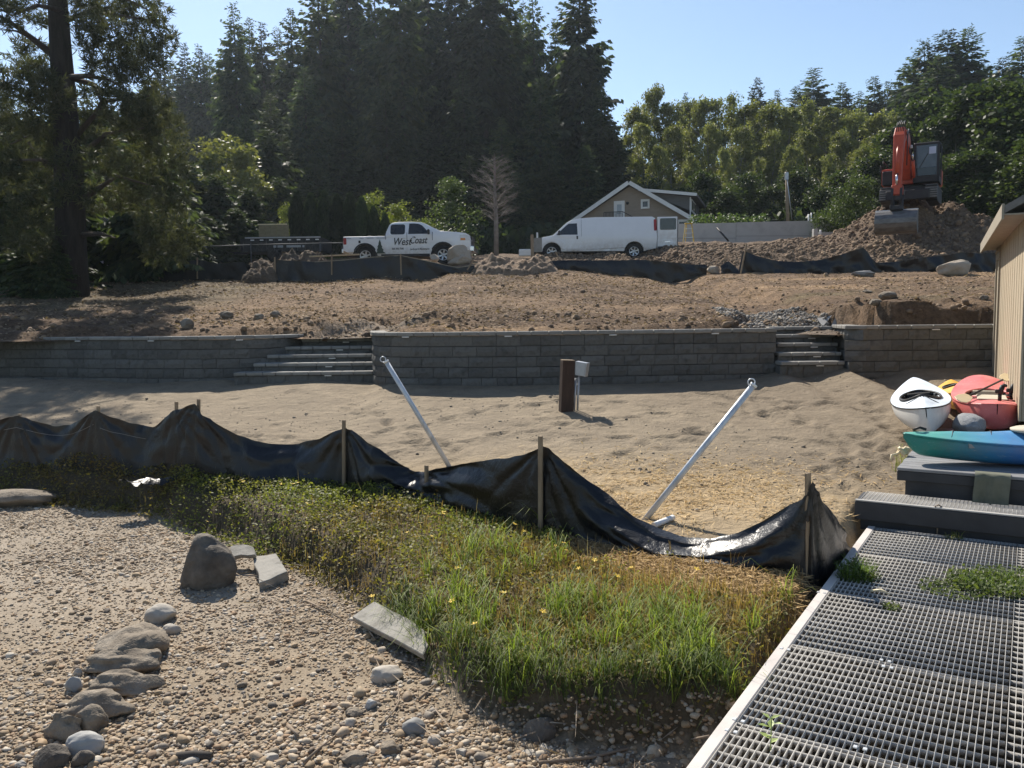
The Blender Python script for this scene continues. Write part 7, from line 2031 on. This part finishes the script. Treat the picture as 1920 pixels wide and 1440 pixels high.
# tall fresh grass near the front edge
def tufted(x, y, rad, per):
    a = r.random((len(x), per)) * 2 * PI; q = rad * np.sqrt(r.random((len(x), per)))
    return (x[:, None] + q * np.cos(a)).ravel(), (y[:, None] + q * np.sin(a)).ravel()
parts = []
gdens = lambda x, y: np.clip((bump2(x, y, .2, 5.55, .6, .42) * 1.1 + .7 * bump2(x, y, 1.0, 5.15, .45, .3) + .5 * bump2(x, y, 2.35, 6.3, .3, .35) + .3 * bump2(x, y, -.6, 8.0, .8, .5)) * (.55 + 1.3 * fbm(x * 2.2, y * 2.2, 2, 615)), 0, 1)
x, y = bank_pts(3000, -2, 3.2, 4.5, 9); k = r.random(len(x)) < gdens(x, y); x, y = x[k], y[k]
X, Y = tufted(x, y, .06, 13); n = len(X)
parts.append(blades(np.stack([X, Y, HF(X, Y) - .01], 1), .04 + .13 * r.random(n) ** 1.6, .0022 + .0016 * r.random(n), .25 + .55 * r.random(n), (.07, .115, .022), (.21, .27, .055)))
x, y = bank_pts(8000, -11, 3.2, 4.5, 12.5); X, Y = tufted(x, y, .05, 4); n = len(X)      # short mixed grass everywhere
dry = np.clip(bump2(X, Y, 1.35, 6.5, .8, .55) * 1.5, 0, 1)
k = r.random(n) > dry * .8; X, Y = X[k], Y[k]; n = len(X)
parts.append(blades(np.stack([X, Y, HF(X, Y) - .01], 1), .03 + .07 * r.random(n) ** 1.5, .0018 + .0014 * r.random(n), .3 + .6 * r.random(n), (.095, .080, .030), (.25, .20, .09)))
x, y = bank_pts(1500, -.9, 2.4, 4.5, 8); k = r.random(len(x)) < np.clip(1.3 * bump2(x, y, .25, 5.6, .75, .5) + .8 * bump2(x, y, 1.3, 5.2, .6, .4) + .5 * bump2(x, y, 2.4, 6.3, .35, .4) + .12, 0, 1) * np.where(fbm(x * 1.9, y * 1.9, 2, 619) > .02, .62, .06); x, y = x[k], y[k]
X, Y = tufted(x, y, .05, 22); n = len(X)
parts.append(blades(np.stack([X, Y, HF(X, Y) - .01], 1), .11 + .24 * r.random(n) ** 1.3, .0022 + .0018 * r.random(n), .35 + 1.0 * r.random(n), (.09, .14, .025), (.27, .33, .065)))
# overhanging blades at the bank lip
x, y = bank_pts(3600, -1.0, 2.2, 4.5, 7.5, -.06); k = bank_d(x, y) < .22; x, y = x[k], y[k]; X, Y = tufted(x, y, .05, 8); n = len(X)
parts.append(blades(np.stack([X, Y, HF(X, Y) + .02], 1), .09 + .14 * r.random(n), .0018 + .0014 * r.random(n), .6 + .8 * r.random(n), (.05, .085, .02), (.14, .18, .05), 2.2))
V, Q, C = join(parts)
tag(link('grass', npmesh('grass', V, Q, m_grass, C)), 'green grass growing along the top of the bank', 'grass', kind='stuff')
# dry brown stalks
x, y = bank_pts(22000, -2.5, 2.8, 4.9, 10, -.03, .25, .5); k = r.random(len(x)) < np.clip(bump2(x, y, 1.2, 6.1, 1.0, .75) * 1.2 + .5 * bump2(x, y, .2, 7.2, .8, .5) + .16, 0, 1); x, y = x[k], y[k]
X, Y = tufted(x, y, .04, 3); n = len(X)
p1 = blades(np.stack([X, Y, HF(X, Y) - .01], 1), .06 + .11 * r.random(n), .0018 + .001 * r.random(n), .1 + .25 * r.random(n), (.12, .075, .035), (.42, .29, .14), .3)
x, y = bank_pts(2600, -11, 2.8, 5.0, 12.4); n = len(x)
p2 = blades(np.stack([x, y, HF(x, y)], 1), .10 + .2 * r.random(n) ** 1.5, .0016 + .0006 * r.random(n), .08 + .3 * r.random(n), (.16, .12, .06), (.40, .32, .2), .3)
V, Q, C = join([p1, p2]); tag(link('dry_stalks', npmesh('dry_stalks', V, Q, m_grass, C)), 'dry brown stalks standing in the weeds before the fence', 'dry stalks', kind='stuff')
# leafy low weeds
m_weed = leafmat('weed leaves', .42, .6, .0, .25)
x, y = bank_pts(40000, -11, 2.9, 4.5, 12.6, -.06, .25, .15)
k = r.random(len(x)) < np.clip(1.0 - 1.3 * bump2(x, y, 1.5, 6.4, .8, .5), .02, 1); x, y = x[k], y[k]
hum = .03 + (.085 + .10 * sstep(-.6, -2.4, x) + .10 * sstep(-2.4, -4, x) * sstep(.8, .1, bank_d(x, y))) * np.clip(.5 + fbm(x * 1.2, y * 1.2, 3, 601), 0, 1.2) * sstep(-.1, .25, bank_d(x, y))
per = 6; X, Y = tufted(x, y, .07, per); hh = np.repeat(hum, per) * r.random(len(X)) ** .7; n = len(X)
P = np.stack([X, Y, HF(X, Y) + hh], 1)
D = r.normal(size=(n, 3)); D[:, 2] = np.abs(D[:, 2]) * .6; D /= np.linalg.norm(D, axis=1)[:, None]; N = r.normal(size=(n, 3)) * .6 + np.array([0, 0, 1.])
red = np.repeat(np.clip(.28 + 1.5 * fbm(x * .8, y * .8, 3, 605) + .5 * sstep(-1, -3, x) - .7 * bump2(x, y, -1.5, 9.3, 1.6, .7), 0, 1), per)[:, None] * (.4 + .6 * r.random((n, 1)))
q = r.random((n, 1)); C = (np.array((.085, .108, .026)) * (1 - q) + np.array((.26, .27, .07)) * q) * (1 - red) + (np.array((.095, .060, .026)) * (1 - q) + np.array((.29, .19, .08)) * q) * red
L = .022 + .028 * r.random(n); V, Q, C = rhombi(P, D, L, L * .30, N, C, r)
tag(link('weeds', npmesh('weeds', V, Q, m_weed, C)), 'low reddish and green weeds covering the bank', 'weeds', kind='stuff')
# yellow flowers
x, y = bank_pts(620, -6.5, 2.8, 4.7, 11.5); k = r.random(len(x)) < .6; x, y = x[k], y[k]
fv = MB(); 
for a, b in zip(x, y):
    z = hf(a, b) + random.uniform(.08, .17) + (.04 if a < -1.6 else 0); s = random.uniform(.010, .018); c = Vector((a, b, z)); tl = Vector((random.uniform(-.4, .4), random.uniform(-.4, .4), 1)).normalized()
    u = tl.orthogonal().normalized(); w = tl.cross(u)
    for j in range(5):
        t = 2 * PI * j / 5; d = u * math.cos(t) + w * math.sin(t); e = u * math.cos(t + 1.57) + w * math.sin(t + 1.57)
        fv.quad(c, c + d * s + e * s * .5, c + d * s * 1.9 + tl * s * .3, c + d * s - e * s * .5)
tag(fv.build('yellow_flowers', pm('yellow petals', [(.62, .40, .02), (.72, .50, .03)], 20, .6)), 'small yellow flowers dotted through the weeds', 'flowers', kind='stuff')
# plants growing through the dock
def dockplant(name, label, px, py, rad, nb, hgt, leafy=0, cols=((.07, .12, .025), (.18, .26, .06)), sq=1.0):
    c = onz(px, py, 0); n = nb
    a = r.random(n) * 2 * PI; q = rad * np.sqrt(r.random(n))
    P = np.stack([q * np.cos(a), q * np.sin(a) * sq, np.full(n, -.05)], 1)
    parts = [blades(P, hgt * (.4 + .7 * r.random(n)), .002 + .0015 * r.random(n), .3 + .6 * r.random(n), *cols)]
    if leafy:
        m = leafy; a = r.random(m) * 2 * PI; q = rad * 1.25 * np.sqrt(r.random(m)); P = np.stack([q * np.cos(a), q * np.sin(a) * sq, r.random(m) * hgt * .45], 1)
        D = r.normal(size=(m, 3)); D[:, 2] *= .5; D /= np.linalg.norm(D, axis=1)[:, None]; qq = r.random((m, 1)); L = .018 + .022 * r.random(m)
        parts.append(rhombi(P, D, L, L * .36, r.normal(size=(m, 3)) * .5 + np.array([0, 0, 1.]), np.array((.05, .075, .025)) * (1 - qq) + np.array((.13, .16, .05)) * qq, r))
    V, Q, C = join(parts)
    tag(link(name, npmesh(name, V, Q, m_grass, C), None, c), label, 'plant', kind='stuff' if 'sparse' in label else None)
dockplant('weed_clump', 'green weed clump growing through the left edge of the grating', 1606, 1082, .13, 260, .22, 420)
dockplant('weed_clump', 'wide weed mat growing through the grating at the right edge', 1884, 1098, .34, 420, .16, 1700, sq=.8)
dockplant('weed_clump', 'sparse creeping weed left of the wide weed mat on the grating', 1790, 1105, .20, 30, .06, 420)
dockplant('weed_clump', 'tiny weed poking through the grating below the left clump', 1672, 1140, .05, 12, .05, 70)
dockplant('weed_clump', 'small grass clump against the dark step at the end of the dock', 1788, 1008, .07, 50, .12, 30, ((.12, .13, .04), (.26, .24, .09)))
c = onz(1444, 1404, 0); pl = MB()
for (z, a, L, w) in ((.03, .4, .05, .016), (.05, 2.4, .06, .017), (.07, 4.2, .06, .017), (.10, 1.2, .07, .017), (.11, 3.3, .07, .016), (.13, 5.4, .07, .015), (.15, .2, .055, .013), (.15, 2.2, .05, .012)):
    d = Vector((math.cos(a), math.sin(a), .45)).normalized(); s = d.cross(Vector((0, 0, 1))).normalized(); p = Vector((0, 0, z))
    pl.quad(p, p + d * L * .5 + s * w, p + d * L * 1.1 - Vector((0, 0, .01)), p + d * L * .5 - s * w)
pl.tube([(0, 0, -.1), (.005, 0, .16)], .003, 5)
tag(pl.build('seedling', pm('fresh leaf', [(.20, .26, .07), (.32, .38, .12)], 20, .5), None, None, c), 'small leafy seedling poking through the grating near the bottom edge', 'plant')
c = onz(1758, 1000, 0)
tag(MB().tube([(0, 0, -.05), (-.01, 0, .16), (-.03, 0, .26), (-.0, 0, .275), (.05, 0, .24), (.11, .0, .12), (.06, 0, .04)], [.006, .007, .008, .008, .007, .005, .004], 6).build('dry_reed', m_twig, None, None, c), 'bent dry reed standing in front of the dark step', 'reed')
for q, L_ in (((1632, 1108), .10),):
    c = onz(*q, .01); tag(MB().tube([(0, 0, 0), (L_ * .6, -.04, .02), (L_, -.10, .01)], [.010, .012, .005], 6).build('dry_leaf_curl', m_cream, None, None, c), 'curled dry leaf lying on the grating below the left weed clump', 'leaf')
c = onz(1690, 905, .1); c.z = hf(c.x, c.y)
gl = blades(np.stack([r.normal(0, .04, 40), r.normal(0, .04, 40), np.zeros(40)], 1), .12 + .3 * r.random(40), np.full(40, .003), .2 + .5 * r.random(40), (.12, .15, .05), (.30, .30, .12))
tag(link('grass_tuft', npmesh('grass_tuft', gl[0], gl[1], m_grass, gl[2]), None, c), 'pale grass tuft growing at the left corner of the deck platform', 'grass tuft')

# ------------------------------------------------------------------ look-alike trees told apart by their order along the row
ORD = ['first', 'second', 'third', 'fourth', 'fifth', 'sixth', 'seventh', 'eighth', 'ninth', 'tenth', 'eleventh', 'twelfth', 'thirteenth', 'fourteenth', 'fifteenth', 'sixteenth', 'seventeenth', 'eighteenth', 'nineteenth',
       'twentieth', 'twenty-first', 'twenty-second', 'twenty-third', 'twenty-fourth', 'twenty-fifth', 'twenty-sixth', 'twenty-seventh', 'twenty-eighth', 'twenty-ninth', 'thirtieth']
by = {}
for o in S.objects:
    if o.parent is None and 'label' in o and o.get('category') == 'tree': by.setdefault(o['label'], []).append(o)
PLUR = {'lower dark conifer crowded in front of the tall forest wall': 'lower dark conifers crowded before the forest wall', 'tall dark conifer within the dense backlit forest wall': 'tall dark conifers within the forest wall',
        'darker alder in the front row of the wood behind the concrete wall': 'darker front row alders behind the concrete wall', 'dark leafy undergrowth tree at the foot of the wood behind the concrete wall': 'dark undergrowth trees along the foot of the wood',
        'pale green alder in the sunlit row along the top of the wood': 'pale sunlit alders along the top of the wood', 'hazy far conifer top showing in the gap right of the big pine': 'hazy far conifer tops right of the big pine',
        'far conifer mostly hidden behind the big pine': 'far conifers behind the big pine', 'dark conifer on the ridge standing behind the alder trees': 'dark ridge conifers behind the alder trees'}
for lab, os_ in by.items():
    if len(os_) > 1:
        os_.sort(key=lambda o: o.location.x / o.location.y)
        for i, o in enumerate(os_): o['label'] = ORD[i] + ' from the left of the ' + PLUR.get(lab, lab + ' trees')
